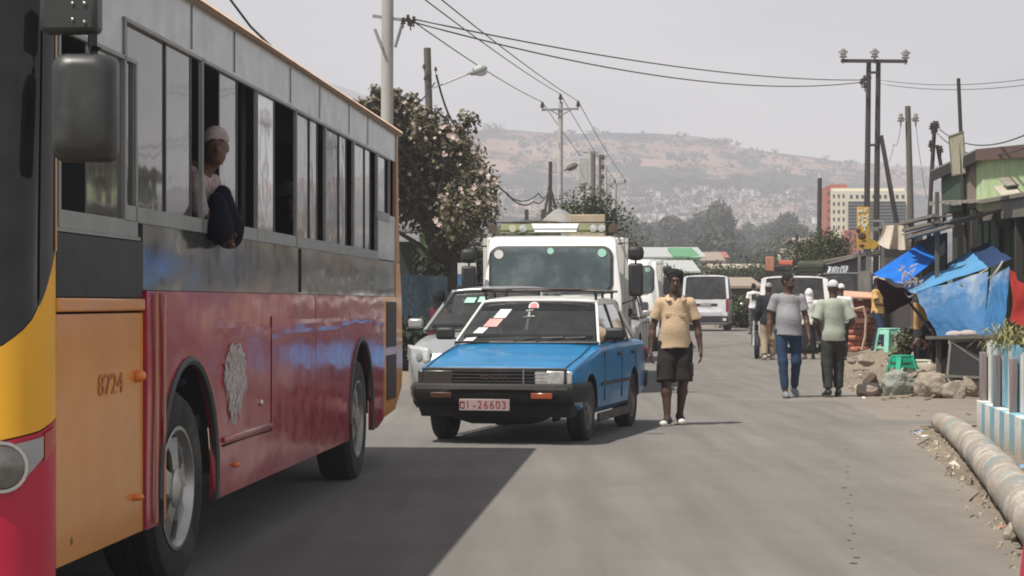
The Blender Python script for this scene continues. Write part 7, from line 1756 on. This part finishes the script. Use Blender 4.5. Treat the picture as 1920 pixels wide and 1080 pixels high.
# counter, screen frame, crate, stools, bush, hanging laundry
ct = thing('stall_counter', 'rough plank counter under the torn blue tarpaulin', 'counter', (7.0,30.2,.4))
m = MB(); m.beam(P(1752,633,31.10), P(1925,630,28.20), .30, .05); m.build('top_plank', M('counter plank', (.13,.115,.1), .9, dirt=(.07,.06,.05), damt=.4), ct, world=True)
for px, Y in ((1760,31.0),(1842,29.7),(1905,28.5)):
    q = P(px,634,Y); m = MB(); m.beam((q.x,q.y,-.02), (q.x,q.y,q.z-.03), .07); m.build('leg', woodp, ct, world=True)
fr = thing('screen_frame', 'black mesh screen in a slanted wooden frame before the counter', 'screen', (6.6,30.0,.3))
cs = [P(1782,640,30.30), P(1841,638,29.60), P(1841,708,29.40), P(1776,705,30.10)]
m = MB(); m.prism(cs, (0,.02,0)); m.build('mesh', M('black netting', (.018,.018,.019), .8, var=.4, scale=30), fr, world=True)
for a_, b_ in ((0,1),(1,2),(2,3),(3,0)):
    m = MB(); m.beam(cs[a_]+V((0,-.02,0)), cs[b_]+V((0,-.02,0)), .035); m.build('frame_bar', M('grey frame wood', (.17,.15,.13), .9), fr, world=True)
m = MB(); m.beam(cs[0]+V((0,-.03,0)), cs[1].lerp(cs[2],.6)+V((0,-.03,0)), .02); m.build('cross_bar', M('grey frame wood', (.17,.15,.13), .9), fr, world=True)
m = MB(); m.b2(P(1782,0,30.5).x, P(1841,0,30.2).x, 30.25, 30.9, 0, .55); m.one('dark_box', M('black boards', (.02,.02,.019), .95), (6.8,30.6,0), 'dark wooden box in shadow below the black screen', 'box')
q = P(1733,593,34.6); m = MB(); m.box((q.x,34.6,q.z),(.30,.4,.46)); m.one('yellow_cabinet', M('yellow board', (.52,.30,.10), .8, dirt=(.35,.2,.08), damt=.3), (q.x,34.6,q.z-.23), 'mustard yellow cabinet half covered by the torn tarpaulin', 'cabinet', bevel=.01)
zb_ = gz(q.x,34.6); m = MB(); m.box((q.x+.06,34.6,(zb_+q.z-.235)/2),(.40,.45,q.z-.235-zb_)); m.one('dark_table', M('dark table', (.025,.023,.02), .9), (q.x,34.6,zb_), 'dark low table under the mustard cabinet', 'table')
m = MB(); a, b, c, d = P(1892,505,31.5), P(1935,545,30.5), P(1935,625,30.5), P(1894,600,31.2)
m.grid(lambda u, v: (lambda p: (p.x+.04*math.sin(u*9+v*3), p.y+.05*math.sin(v*7+u*5), p.z))(a.lerp(b,u).lerp(d.lerp(c,u),v)), 14, 14); m.one('red_cloth', cloth('vivid red cloth', (.42,.045,.035)), d, 'red cloth hanging at the right edge behind the dry plant', 'cloth', sharp=None, solid=.005)
for k, (px, py, Y, s, lab) in enumerate(((1815,627,30.4,.075,'pale cloth bag on the counter, right one'),(1790,628,30.5,.07,'pale cloth bag on the counter, left one'))):
    q = P(px, py, Y); m = MB(); m.grid(lambda u, v: (q.x+math.cos(6.283*u)*math.cos(v*1.57)*s*2*(1+.2*mnoise.noise(V((u*4,v*3,k)))), q.y+math.sin(6.283*u)*math.cos(v*1.57)*s, q.z+math.sin(v*1.57)*s*.9), 18, 8); m.one('cloth_bag', cloth('pale pink cloth', (.46,.40,.37)), q, lab, 'bag', sharp=None)
def stool(label, px, pyb, Y, mat, hgt, wid, rz=0):
    q = P(px, pyb, Y); t = thing('plastic_stool', label, 'stool', (q.x, Y, q.z), rz); w = wid/2
    m = MB(); m.box((0,0,hgt-.015),(wid*.82,wid*.82,.03)); m.build('seat', mat, t, bevel=.012)
    for sx, sy in ((-1,-1),(1,-1),(-1,1),(1,1)):
        m = MB(); tp, bt = V((sx*w*.70,sy*w*.70,hgt-.03)), V((sx*w,sy*w,0)); m.beam(tp, bt, wid*.24, .035, up=(sx,sy,0)); m.build('leg', mat, t, bevel=.006)
    for k in range(4):
        a = k*math.pi/2; d = V((math.cos(a), math.sin(a), 0)); e = V((-d.y, d.x, 0)); f_ = .76
        m = MB(); m.prism([d*w*.72+e*w*.6+V((0,0,hgt-.03)), d*w*.72-e*w*.6+V((0,0,hgt-.03)), d*w*.78-e*w*.62+V((0,0,hgt-.11)), d*w*.78+e*w*.62+V((0,0,hgt-.11))], d*.012); m.build('apron', mat, t)
        m = MB(); m.prism([d*w*.93+e*w*.8+V((0,0,.11)), d*w*.93-e*w*.8+V((0,0,.11)), d*w*.95-e*w*.8+V((0,0,.07)), d*w*.95+e*w*.8+V((0,0,.07))], d*.012); m.build('stretcher', mat, t)
    return t
mint = M('mint plastic', (.34,.72,.56), .45, trans=.1); emer = M('emerald plastic', (.015,.42,.25), .45, trans=.1); whp = M('cream plastic', (.72,.68,.58), .5)
stool('tall mint green plastic stool beside the bush', 1667, 661, 36.5, mint, .44, .36, .4); stool('low emerald green plastic stool behind the grey boulder', 1692, 697, 31.6, emer, .26, .34, .3); stool('low cream plastic stool behind the middle boulder', 1722, 697, 31.8, whp, .19, .40, .1)
bush('bush', 'round dusty bush beside the mint stool', at_depth(1706,35.0)+V((0,0,-.02)), [(-.15,0,.22,.22,.2,.2),(.10,.05,.30,.25,.22,.24),(-.06,0,.50,.21,.2,.2),(.06,0,.62,.17,.16,.15),(.2,0,.15,.18,.16,.14),(-.1,-.05,.1,.22,.2,.1)], 3600, .04, M('dusty bush leaves', (.085,.095,.05), .9, tint=True), 5, .3)
# seated person at the stall
person('person in dark clothes crouching on a low seat under the tarpaulin', V((P(1757,0,32.4).x, 32.4, gz(P(1757,0,32.4).x,32.4)-.30)), RAD(-50), 1.66, 1.0, 0, dict(sitp, pel=(0,.12,.62), chest=(0,.05,.9), neck=(0,-.02,1.10), head=(0,-.08,1.26), hipL=(.1,.08,.60), hipR=(-.1,.08,.60), knL=(.16,-.32,.78), knR=(-.16,-.32,.78), anL=(.14,-.36,.38), anR=(-.14,-.36,.38), toeL=(.16,-.52,.33), toeR=(-.16,-.52,.33), shL=(.17,-.02,1.04), shR=(-.17,-.02,1.04), elL=(.24,-.2,.82), elR=(-.24,-.2,.82), wrL=(.16,-.42,.72), wrR=(-.16,-.42,.72)), skinD, dict(mat=blackc, ease=.02, sleeve=1.8), dict(kind='trousers', mat=blackc, ease=.016), M('black shoe', (.02,.019,.018)), 'short', res=.016, seated=True)
# red net sacks in a tall stack
sk = MB(); 
def sackf(u, v): a = 2*math.pi*u; b_ = -math.pi/2+math.pi*v; p_ = lambda x, e: math.copysign(abs(x)**e, x); return (.34*p_(math.cos(a),.6)*p_(math.cos(b_),.55)*(1+.05*mnoise.noise(V((u*8,v*6,0)))), .22*p_(math.sin(a),.6)*p_(math.cos(b_),.55), .075+.075*p_(math.sin(b_),.7)*(1+.15*mnoise.noise(V((u*9,v*7,5)))))
sk.grid(sackf, 24, 10); me = sk.mesh('red_sack', M('orange red net', (.36,.13,.075), .9, var=.6, scale=16, bump=1.0, bscale=40, dirt=(.16,.05,.035), damt=.45, rand=.3), sharp=None)
me2 = sk.mesh('pale_sack', M('salmon sack', (.62,.33,.22), .9, var=.25, scale=14, bump=.8, bscale=40), sharp=None)
r = random.Random(15); cols_ = (('left','lefthand'),('right','righthand')); nth = ['lowest','second','third','fourth','fifth','sixth','seventh','eighth','ninth','tenth']
for ci, px in enumerate((1606,1634)):
    c = at_depth(px, 50.5+ci*.3)
    for k in range(9):
        o = bpy.data.objects.new('sack', me2 if (k in (7,) and ci == 0) or (k in (5,)) else me); COL.objects.link(o); o.location = c+V((r.uniform(-.04,.04), r.uniform(-.04,.04), -.01+k*.142)); o.rotation_euler = (r.uniform(-.03,.03), r.uniform(-.04,.04), r.uniform(-.15,.15)); o.scale = (r.uniform(.72,.86), 1, r.uniform(.95,1.02))
        tag(o, f'{nth[k]} orange-red sack from the ground in the {cols_[ci][1]} stack', 'sack', 'orange-red sacks stacked at the verge')
q = at_depth(1612,50.2); m = MB(); m.prism([q+V((-.5,-.3,1.32)), q+V((.45,-.3,1.28)), q+V((.5,.5,1.40)), q+V((-.4,.5,1.46))], (0,0,.05)); m.one('sack_cover', M('salmon sheet', (.62,.36,.25), .85), q+V((0,0,1.32)), 'salmon coloured sheet lying over the sack stacks', 'sheet', bevel=.01)
cable('bent pale wooden hoop leaning against the sacks', [at_depth(1596,49.4)+V((0,0,1.1)), at_depth(1619,49.4)+V((0,0,1.08)), at_depth(1624,49.4)+V((0,0,.8)), at_depth(1622,49.4)+V((0,0,.35)), at_depth(1616,49.4)+V((0,0,.05))], .035, 0, mat=M('pale bent wood', (.42,.31,.22), .8), name='wooden_hoop')
for k in range(3):
    q = at_depth((1590,1650,1668)[k], (48.5,54,55)[k]); m = MB(); a_ = (0.05,.3,-.2)[k]; m.beam(q+V((-.7,-.1,.06)), q+V((.8,a_,.08)), .14, .1); m.one('timber_beam', M('grey timber', (.30,.26,.21), .9), q, ['grey timber beam lying before the sack stacks','timber offcut lying beyond the sacks, nearer piece','timber offcut lying beyond the sacks, farther piece'][k], 'timber')
# ---- poles on the right
hp = thing('twin_pole', 'dark twin-leg wooden pole with wide crossarm and three insulators', 'pole', at_depth(1636,80))
for pb, ptx, pyt in ((1623,1629,113),(1641,1647,113)):
    a = at_depth(pb,80)-hp.location; m = MB(); b = P(ptx,pyt,80)-hp.location; m.tube([a+V((0,0,-.5)), a.lerp(b,.55), b], [.125,.115,.095], 12); m.build('leg', woodd, hp)
m = MB(); m.beam(loc(hp,1577,114,79.8), loc(hp,1701,115,79.8), .13); m.build('crossarm', woodd, hp)
for py, in ((136,),(272,)):
    m = MB(); m.beam(loc(hp,1628,py,79.9), loc(hp,1647,py,79.9), .09); m.build('tie_bar', woodd, hp)
for px, py in ((1581,108),(1640,108),(1698,110)):
    m = MB(); insul(m, loc(hp,px,py,79.8), 1.9); ii = m.build('insulator', porc, hp)
    m = MB(); m.tube([loc(hp,px-9,py-10,79.8), loc(hp,px-3,py-13,79.8), loc(hp,px+3,py-13,79.8), loc(hp,px+9,py-10,79.8)], .035, 5); m.build('wire_tie', steel, ii)
for px, py in ((1616,158),(1621,152),(1630,148),(1622,165)):
    m = MB(); insul(m, loc(hp,px,py,79.6), 1.2); m.build('cable_clamp', porcd, hp)
m = MB(); a, b = loc(hp,1686,432,79.5), loc(hp,1652,254,79.7); m.tube([a+V((.4,0,-2.5)), b], [.12,.085], 10); m.build('prop_leg', woodd, hp)
t5, _ = pole('utility_pole', 'bare dark wooden pole with two side insulators right of the twin pole', 1711, 1702, 199, 60, .115, .085, woodp, bend=.02)
for s in (-1, 1):
    m = MB(); m.tube([loc(t5,1703+s*4,224,59.9), loc(t5,1703+s*14,223,59.9)], .02, 5); m.build('bracket', galv, t5)
    m = MB(); insul(m, loc(t5,1703+s*14,228,59.9), 1.3); m.build('insulator', porc, t5)
t6, _ = pole('utility_pole', 'crooked dark pole with a propping leg left of the shop roof', 1739, 1753, 227, 50, .065, .05, woodd, bend=-.06)
m = MB(); m.tube([loc(t6,1757,272,49.9), loc(t6,1768,330,49.9), loc(t6,1771,420,49.9)], [.045,.05,.055], 8); m.build('prop_leg', woodd, t6)
for px, py in ((1747,243),(1745,276),(1757,240),(1764,286)):
    m = MB(); insul(m, loc(t6,px,py,49.8), .9); m.build('insulator', porcd, t6)
pole('bare_pole', 'short bare dark pole standing alone left of the office block', 1533, 1537, 334, 120, .15, .13, M('far dark wood', (.06,.055,.05), .9, haze=True)); pole('bare_pole', 'short stub pole by the slatted shed left of the bare pole', 1493, 1494, 440, 118, .09, .08, M('far dark wood', (.06,.055,.05), .9, haze=True))
for k, (a_, b_, lab) in enumerate((((1755,236,50),(1925,252,30),'thin cable from the crooked pole over the shop roof, upper'),((1757,250,50),(1925,276,30),'thin cable from the crooked pole over the shop roof, lower'))): cable(lab, [P(*a_), P(*b_)], .012, .3)
cable('faint cable leaving the twin pole toward the right edge, upper', [P(1650,150,80), P(1925,148,70)], .012, .2); cable('faint cable leaving the twin pole toward the right edge, lower', [P(1650,157,80), P(1925,159,70)], .012, .2)
cable('thin drooping wire from the bare pole down to the roofs', [P(1717,228,59.8), P(1726,300,58), P(1738,372,50)], .008, .1); cable('thin drooping wire from the twin pole prop to the bare pole', [P(1690,228,59.8), P(1676,270,65), P(1660,300,79)], .008, .3)
# ---- yellow signs
ys_ = thing('vertical_sign', 'tall yellow vertical sign with white lettering down the roadside', 'sign', at_depth(1619,56)); ym = M('sign yellow', (.58,.36,.05), .6, dirt=(.42,.30,.10), damt=.35, dirt2=(.3,.2,.06)); swh = M('sign white', (.80,.78,.72), .6); sbr = M('sign brown', (.10,.05,.02), .7)
m = MB(); a, b = loc(ys_,1607,388,56), loc(ys_,1630,466,56); m.b2(a.x, b.x, -.05, .05, b.z, a.z); m.build('board', ym, ys_, bevel=.01)
for px in (1612,1627):
    q = loc(ys_,px,470,56); m = MB(); m.beam((q.x,.06,-.2),(q.x,.06,q.z), .07); m.build('post', galv, ys_)
def sgl(rects, py, nm, mat=swh):
    m = MB()
    for (x0, y0, x1, y1) in rects:
        p0, p1 = loc(ys_,x0,py+y0,55.94), loc(ys_,x1,py+y1,55.94); m.beam((p0.x,-.058,p0.z),(p1.x,-.058,p1.z), .035, .012, up=(0,1,0))
    m.build(nm, mat, ys_)
sgl([(1610,0,1610,5),(1610,0,1613,2),(1613,2,1612,5)], 393, 'letter'); sgl([(1616,0,1616,5),(1616,2,1619,2)], 393, 'letter'); sgl([(1622,0,1625,0),(1622,0,1622,6),(1622,3,1625,3)], 392, 'letter')
sgl([(1617,0,1617,8),(1617,4,1626,4),(1626,0,1626,8)], 402, 'letter'); sgl([(1617,0,1626,0),(1617,8,1626,8),(1617,0,1617,8),(1626,0,1626,8)], 413, 'letter'); sgl([(1617,0,1626,0),(1621,0,1621,9)], 424, 'letter'); sgl([(1610,0,1612,4),(1612,4,1610,8)], 405, 'letter'); sgl([(1610,0,1612,3),(1612,3,1610,7)], 416, 'letter')
m = MB(); q = loc(ys_,1616,449,55.94); m.ell((q.x,-.058,q.z+.1),(.12,.012,.10),12,6); m.ell((q.x+.06,-.058,q.z-.10),(.09,.012,.09),12,6); m.ell((q.x-.1,-.058,q.z+.25),(.07,.012,.07),12,6); m.build('brown_emblem', sbr, ys_)
ar = thing('arrow_sign', 'yellow arrow sign pointing right below the vertical sign', 'sign', at_depth(1634,55.5)); pts = [(1610,455),(1632,453),(1632,447),(1651,456),(1637,470),(1634,466),(1610,468)]
m = MB(); m.prism([loc(ar,px,py,55.4) for px, py in pts], (0,.04,0)); m.build('board', ym, ar)
q = loc(ar,1616,461,55.36); m = MB(); m.ell((q.x,q.y-.002,q.z),(.08,.012,.05),12,6); m.build('brown_spot', sbr, ar)
q = loc(ar,1632,470,55.45); m = MB(); m.beam((q.x,.0,-.2),(q.x,.0,q.z+.1), .06); m.build('post', galv, ar)
gp = thing('grey_post', 'slim grey metal post with two short crossbars beside the yellow sign', 'post', at_depth(1655,58)); m = MB(); a = V((0,0,-.2)); b = loc(gp,1655,413,58); m.tube([a,b], .05, 8); m.build('shaft', galv, gp)
for px0, px1, py in ((1638,1655,414),(1634,1655,431)):
    m = MB(); m.beam(loc(gp,px0,py,58), loc(gp,px1,py,58), .06); m.build('crossbar', galv, gp)
# ---- shacks and tin roofs between the bushes and the tarps
dsh = M('dark shack boards', (.035,.033,.03), .95); dro = M('old dark sheet roof', (.16,.155,.14), .8, dirt=(.1,.085,.07), damt=.4)
def lean(name, label, p0, p1, h, Y0, Y1, roofm, wallm, over=.25):
    a, b = P(p0[0],p0[1],Y0), P(p1[0],p1[1],Y1); t = thing(name, label, 'shack', ((a.x+b.x)/2, (Y0+Y1)/2, gz((a.x+b.x)/2,(Y0+Y1)/2)))
    m = MB(); m.prism([a, b, b+V((2.2,.6,.35)), a+V((2.2,.6,.35))], (0,0,.04)); m.build('roof', roofm, t, world=True)
    m = MB(); m.prism([a+V((.3,.1,-.04)), b+V((.3,.1,-.04)), b+V((.4,.1,-.04)), a+V((.4,.1,-.04))], (0,0,-h)); m.build('wall', wallm, t, world=True)
    m = MB(); m.beam(a+V((0,-.02,0)), b+V((0,-.02,0)), .05, .07); m.build('edge_beam', plank, t, world=True); return t
lean('tin_shack', 'row shack with long dark tin roof edge beyond the off-roader', (1490,500), (1604,478), 2.6, 100, 66, dro, dsh); lean('tin_shack', 'shack with pale roof edge nearer than the long dark roof', (1528,500), (1602,482), 2.4, 82, 63, rust, dsh)
lean('tin_shack', 'dark shack front behind the twin pole and grey post', (1632,430), (1700,418), 3.2, 62, 48, dro, M('umber boards', (.05,.04,.038), .95))
m = MB(); r = random.Random(3)
for k in range(7):
    px = 1556+k*5.2; q = P(px, 500+r.uniform(-2,3), 62); w_ = .07; m.grid(lambda u, v: (q.x+(u-.5)*w_*2+.02*math.sin(v*6+k), q.y+.03*math.sin(u*6+v*4), q.z-v*(.32+.04*(k%3))), 5, 6)
m.one('white_laundry', cloth('bluish white cloth', (.56,.59,.62)), P(1573,505,62), 'row of pale cloths hanging under the tin roof', 'laundry', sharp=None)
m = MB(); q = at_depth(1648,53); m.box(q+V((0,0,1.55+.0)),(.30,.06,.20)); m.one('white_notice', swh, q+V((0,0,1.45)), 'small white notice panel left of the bright blue awning', 'notice'); 
pl_ = thing('striped_post', 'short whitewashed stump under the yellow sign', 'post', at_depth(1620,54)); m = MB(); m.tube([(0,0,-.2),(0,0,1.9)], [.16,.14], 10); m.build('trunk', M('limewashed wood', (.45,.43,.40), .95, dirt=(.2,.18,.16), damt=.5), pl_)
# red paint on something just inside the lower right corner, a leaning red board
m = MB(); a = P(1923,1030,9.3); b = P(1903,1092,8.9); m.prism([(a.x,9.3,a.z+.12),(a.x+.4,9.5,a.z+.2),(b.x+.4,9.2,-.0),(b.x,8.9,-.0)], (0.02,.02,0)); m.one('red_board', M('crimson paint', (.40,.03,.06), .5), (b.x,8.9,0), 'crimson painted board leaning at the lower right corner', 'board')

# litter and sticks along the verge
lt = MB(); r = random.Random(77)
for k in range(150):
    y = r.uniform(9.5, 40); e = interp(y, ROAD_LINE)
    x = e+abs(r.gauss(.15,.7)); 
    if 22.7 < y < 29.1 and r.random() < .8: continue
    z = max(ground_z(x, y), gz(x, y))+.012; s_ = r.uniform(.015,.05); a = r.uniform(0,6.28); t_ = r.uniform(-.4,.4)
    p = V((x,y,z)); u = V((math.cos(a),math.sin(a),t_))*s_; v = V((-math.sin(a),math.cos(a),r.uniform(-.3,.3)))*s_*.6
    lt.poly([p-u-v, p+u-v*.8+V((0,0,.01)), p+u*.8+v, p-u+v+V((0,0,.008))]); c_ = r.choice([(1.5,1.5,1.5),(1.3,1.25,1.1),(.35,.3,.25),(.4,.7,1.2),(1.2,.5,.4),(.25,.24,.22)]); lt.tint.append((*c_,1))
o = lt.build('litter', M('litter scraps', (.45,.44,.42), .8, tint=True), None, sharp=None); o['kind'] = 'stuff'; tag(o, 'scraps of paper and plastic littering the dirt verge', 'litter')
for k, (px0, py0, px1, py1) in enumerate(((1690,748,1728,744),(1735,752,1768,742),(1600,700,1630,704),(1655,752,1680,750))):
    a = CZ*FPX/(py0-HY); b = CZ*FPX/(py1-HY); m = MB(); pa, pb = P(px0,py0,a)+V((0,0,.02)), P(px1,py1,b)+V((0,0,.03))
    if k == 2: pa.z = gz(pa.x,pa.y)+.05; pb.z = gz(pb.x,pb.y)+.05
    m.tube([pa, pa.lerp(pb,.5)+V((0,.03,.015)), pb], [.022,.018,.012], 6); m.one('stick', M('broken stick', (.22,.17,.12), .95), pa, ['broken stick lying before the grey-green boulder','broken stick lying before the middle boulder','thin stick lying on the dirt bank left of the shadowed hollow','short stick left of the grey-green boulder foot'][k], 'stick')
# ================================================================== light, sky, camera
w = bpy.data.worlds.new('World'); sc.world = w; w.use_nodes = True
nt = w.node_tree; nt.nodes.clear()
SUN_EL, SUN_BACK = RAD(62), RAD(38)
sd = V((-math.cos(SUN_EL)*math.cos(SUN_BACK), -math.cos(SUN_EL)*math.sin(SUN_BACK), math.sin(SUN_EL)))   # toward the sun
out = nt.nodes.new('ShaderNodeOutputWorld')
sky = nt.nodes.new('ShaderNodeTexSky'); sky.sky_type = 'NISHITA'; sky.sun_disc = False
sky.sun_elevation = SUN_EL; sky.sun_rotation = math.atan2(sd.x, sd.y); sky.air_density = 1.2; sky.dust_density = 6; sky.altitude = 2300
hs = nt.nodes.new('ShaderNodeHueSaturation'); hs.inputs['Saturation'].default_value = .35; nt.links.new(sky.outputs[0], hs.inputs['Color'])
b1 = nt.nodes.new('ShaderNodeBackground'); b1.inputs[1].default_value = .12; nt.links.new(hs.outputs[0], b1.inputs[0])
b2 = nt.nodes.new('ShaderNodeBackground'); b2.inputs[0].default_value = (.68,.655,.668,1); b2.inputs[1].default_value = 1.0
tc = nt.nodes.new('ShaderNodeTexCoord'); sp = nt.nodes.new('ShaderNodeSeparateXYZ'); nt.links.new(tc.outputs['Generated'], sp.inputs[0])
cn = nt.nodes.new('ShaderNodeTexNoise'); cn.inputs['Scale'].default_value = 3.2; cn.inputs['Detail'].default_value = 5; cmap = nt.nodes.new('ShaderNodeMapping'); cmap.inputs['Scale'].default_value = (1,1,3.5)
nt.links.new(tc.outputs['Generated'], cmap.inputs[0]); nt.links.new(cmap.outputs[0], cn.inputs['Vector'])
cr = nt.nodes.new('ShaderNodeValToRGB'); cr.color_ramp.elements[0].position = .3; cr.color_ramp.elements[1].position = .7
cr.color_ramp.elements[0].color = (.63,.612,.632,1); cr.color_ramp.elements[1].color = (.715,.69,.70,1); nt.links.new(cn.outputs['Fac'], cr.inputs[0]); nt.links.new(cr.outputs[0], b2.inputs[0])
rp = nt.nodes.new('ShaderNodeMapRange'); rp.inputs[1].default_value = .02; rp.inputs[2].default_value = .75; rp.inputs[3].default_value = .97; rp.inputs[4].default_value = .3
nt.links.new(sp.outputs['Z'], rp.inputs[0])
mx = nt.nodes.new('ShaderNodeMixShader'); nt.links.new(rp.outputs[0], mx.inputs[0]); nt.links.new(b1.outputs[0], mx.inputs[1]); nt.links.new(b2.outputs[0], mx.inputs[2])
nt.links.new(mx.outputs[0], out.inputs[0])
sun = bpy.data.lights.new('sun', 'SUN'); sun.energy = 4.9; sun.angle = RAD(.6); sun.color = (1, .95, .86)
so = bpy.data.objects.new('sun', sun); COL.objects.link(so); so.rotation_euler = (-sd).to_track_quat('-Z', 'Y').to_euler(); so.location = (0,0,30)
cam = bpy.data.cameras.new('camera'); co = bpy.data.objects.new('camera', cam); COL.objects.link(co)
co.location = (0, 0, CZ); co.rotation_euler = (RAD(90), 0, 0)
cam.sensor_width = 36; cam.lens = 36*FPX/1920; cam.shift_y = 28/1920; cam.clip_start = .1; cam.clip_end = 20000
sc.camera = co
sc.view_settings.view_transform = 'Standard'; sc.view_settings.look = 'None'; sc.view_settings.exposure = 0
sc.cycles.filter_width = 1.9; sc.cycles.use_denoising = True; sc.cycles.max_bounces = 8; sc.cycles.transparent_max_bounces = 24
sc.cycles.sample_clamp_indirect = 6; sc.cycles.caustics_reflective = False; sc.cycles.caustics_refractive = False

# painted street haze: surfaces without it get a denser glowing veil that lifts darks
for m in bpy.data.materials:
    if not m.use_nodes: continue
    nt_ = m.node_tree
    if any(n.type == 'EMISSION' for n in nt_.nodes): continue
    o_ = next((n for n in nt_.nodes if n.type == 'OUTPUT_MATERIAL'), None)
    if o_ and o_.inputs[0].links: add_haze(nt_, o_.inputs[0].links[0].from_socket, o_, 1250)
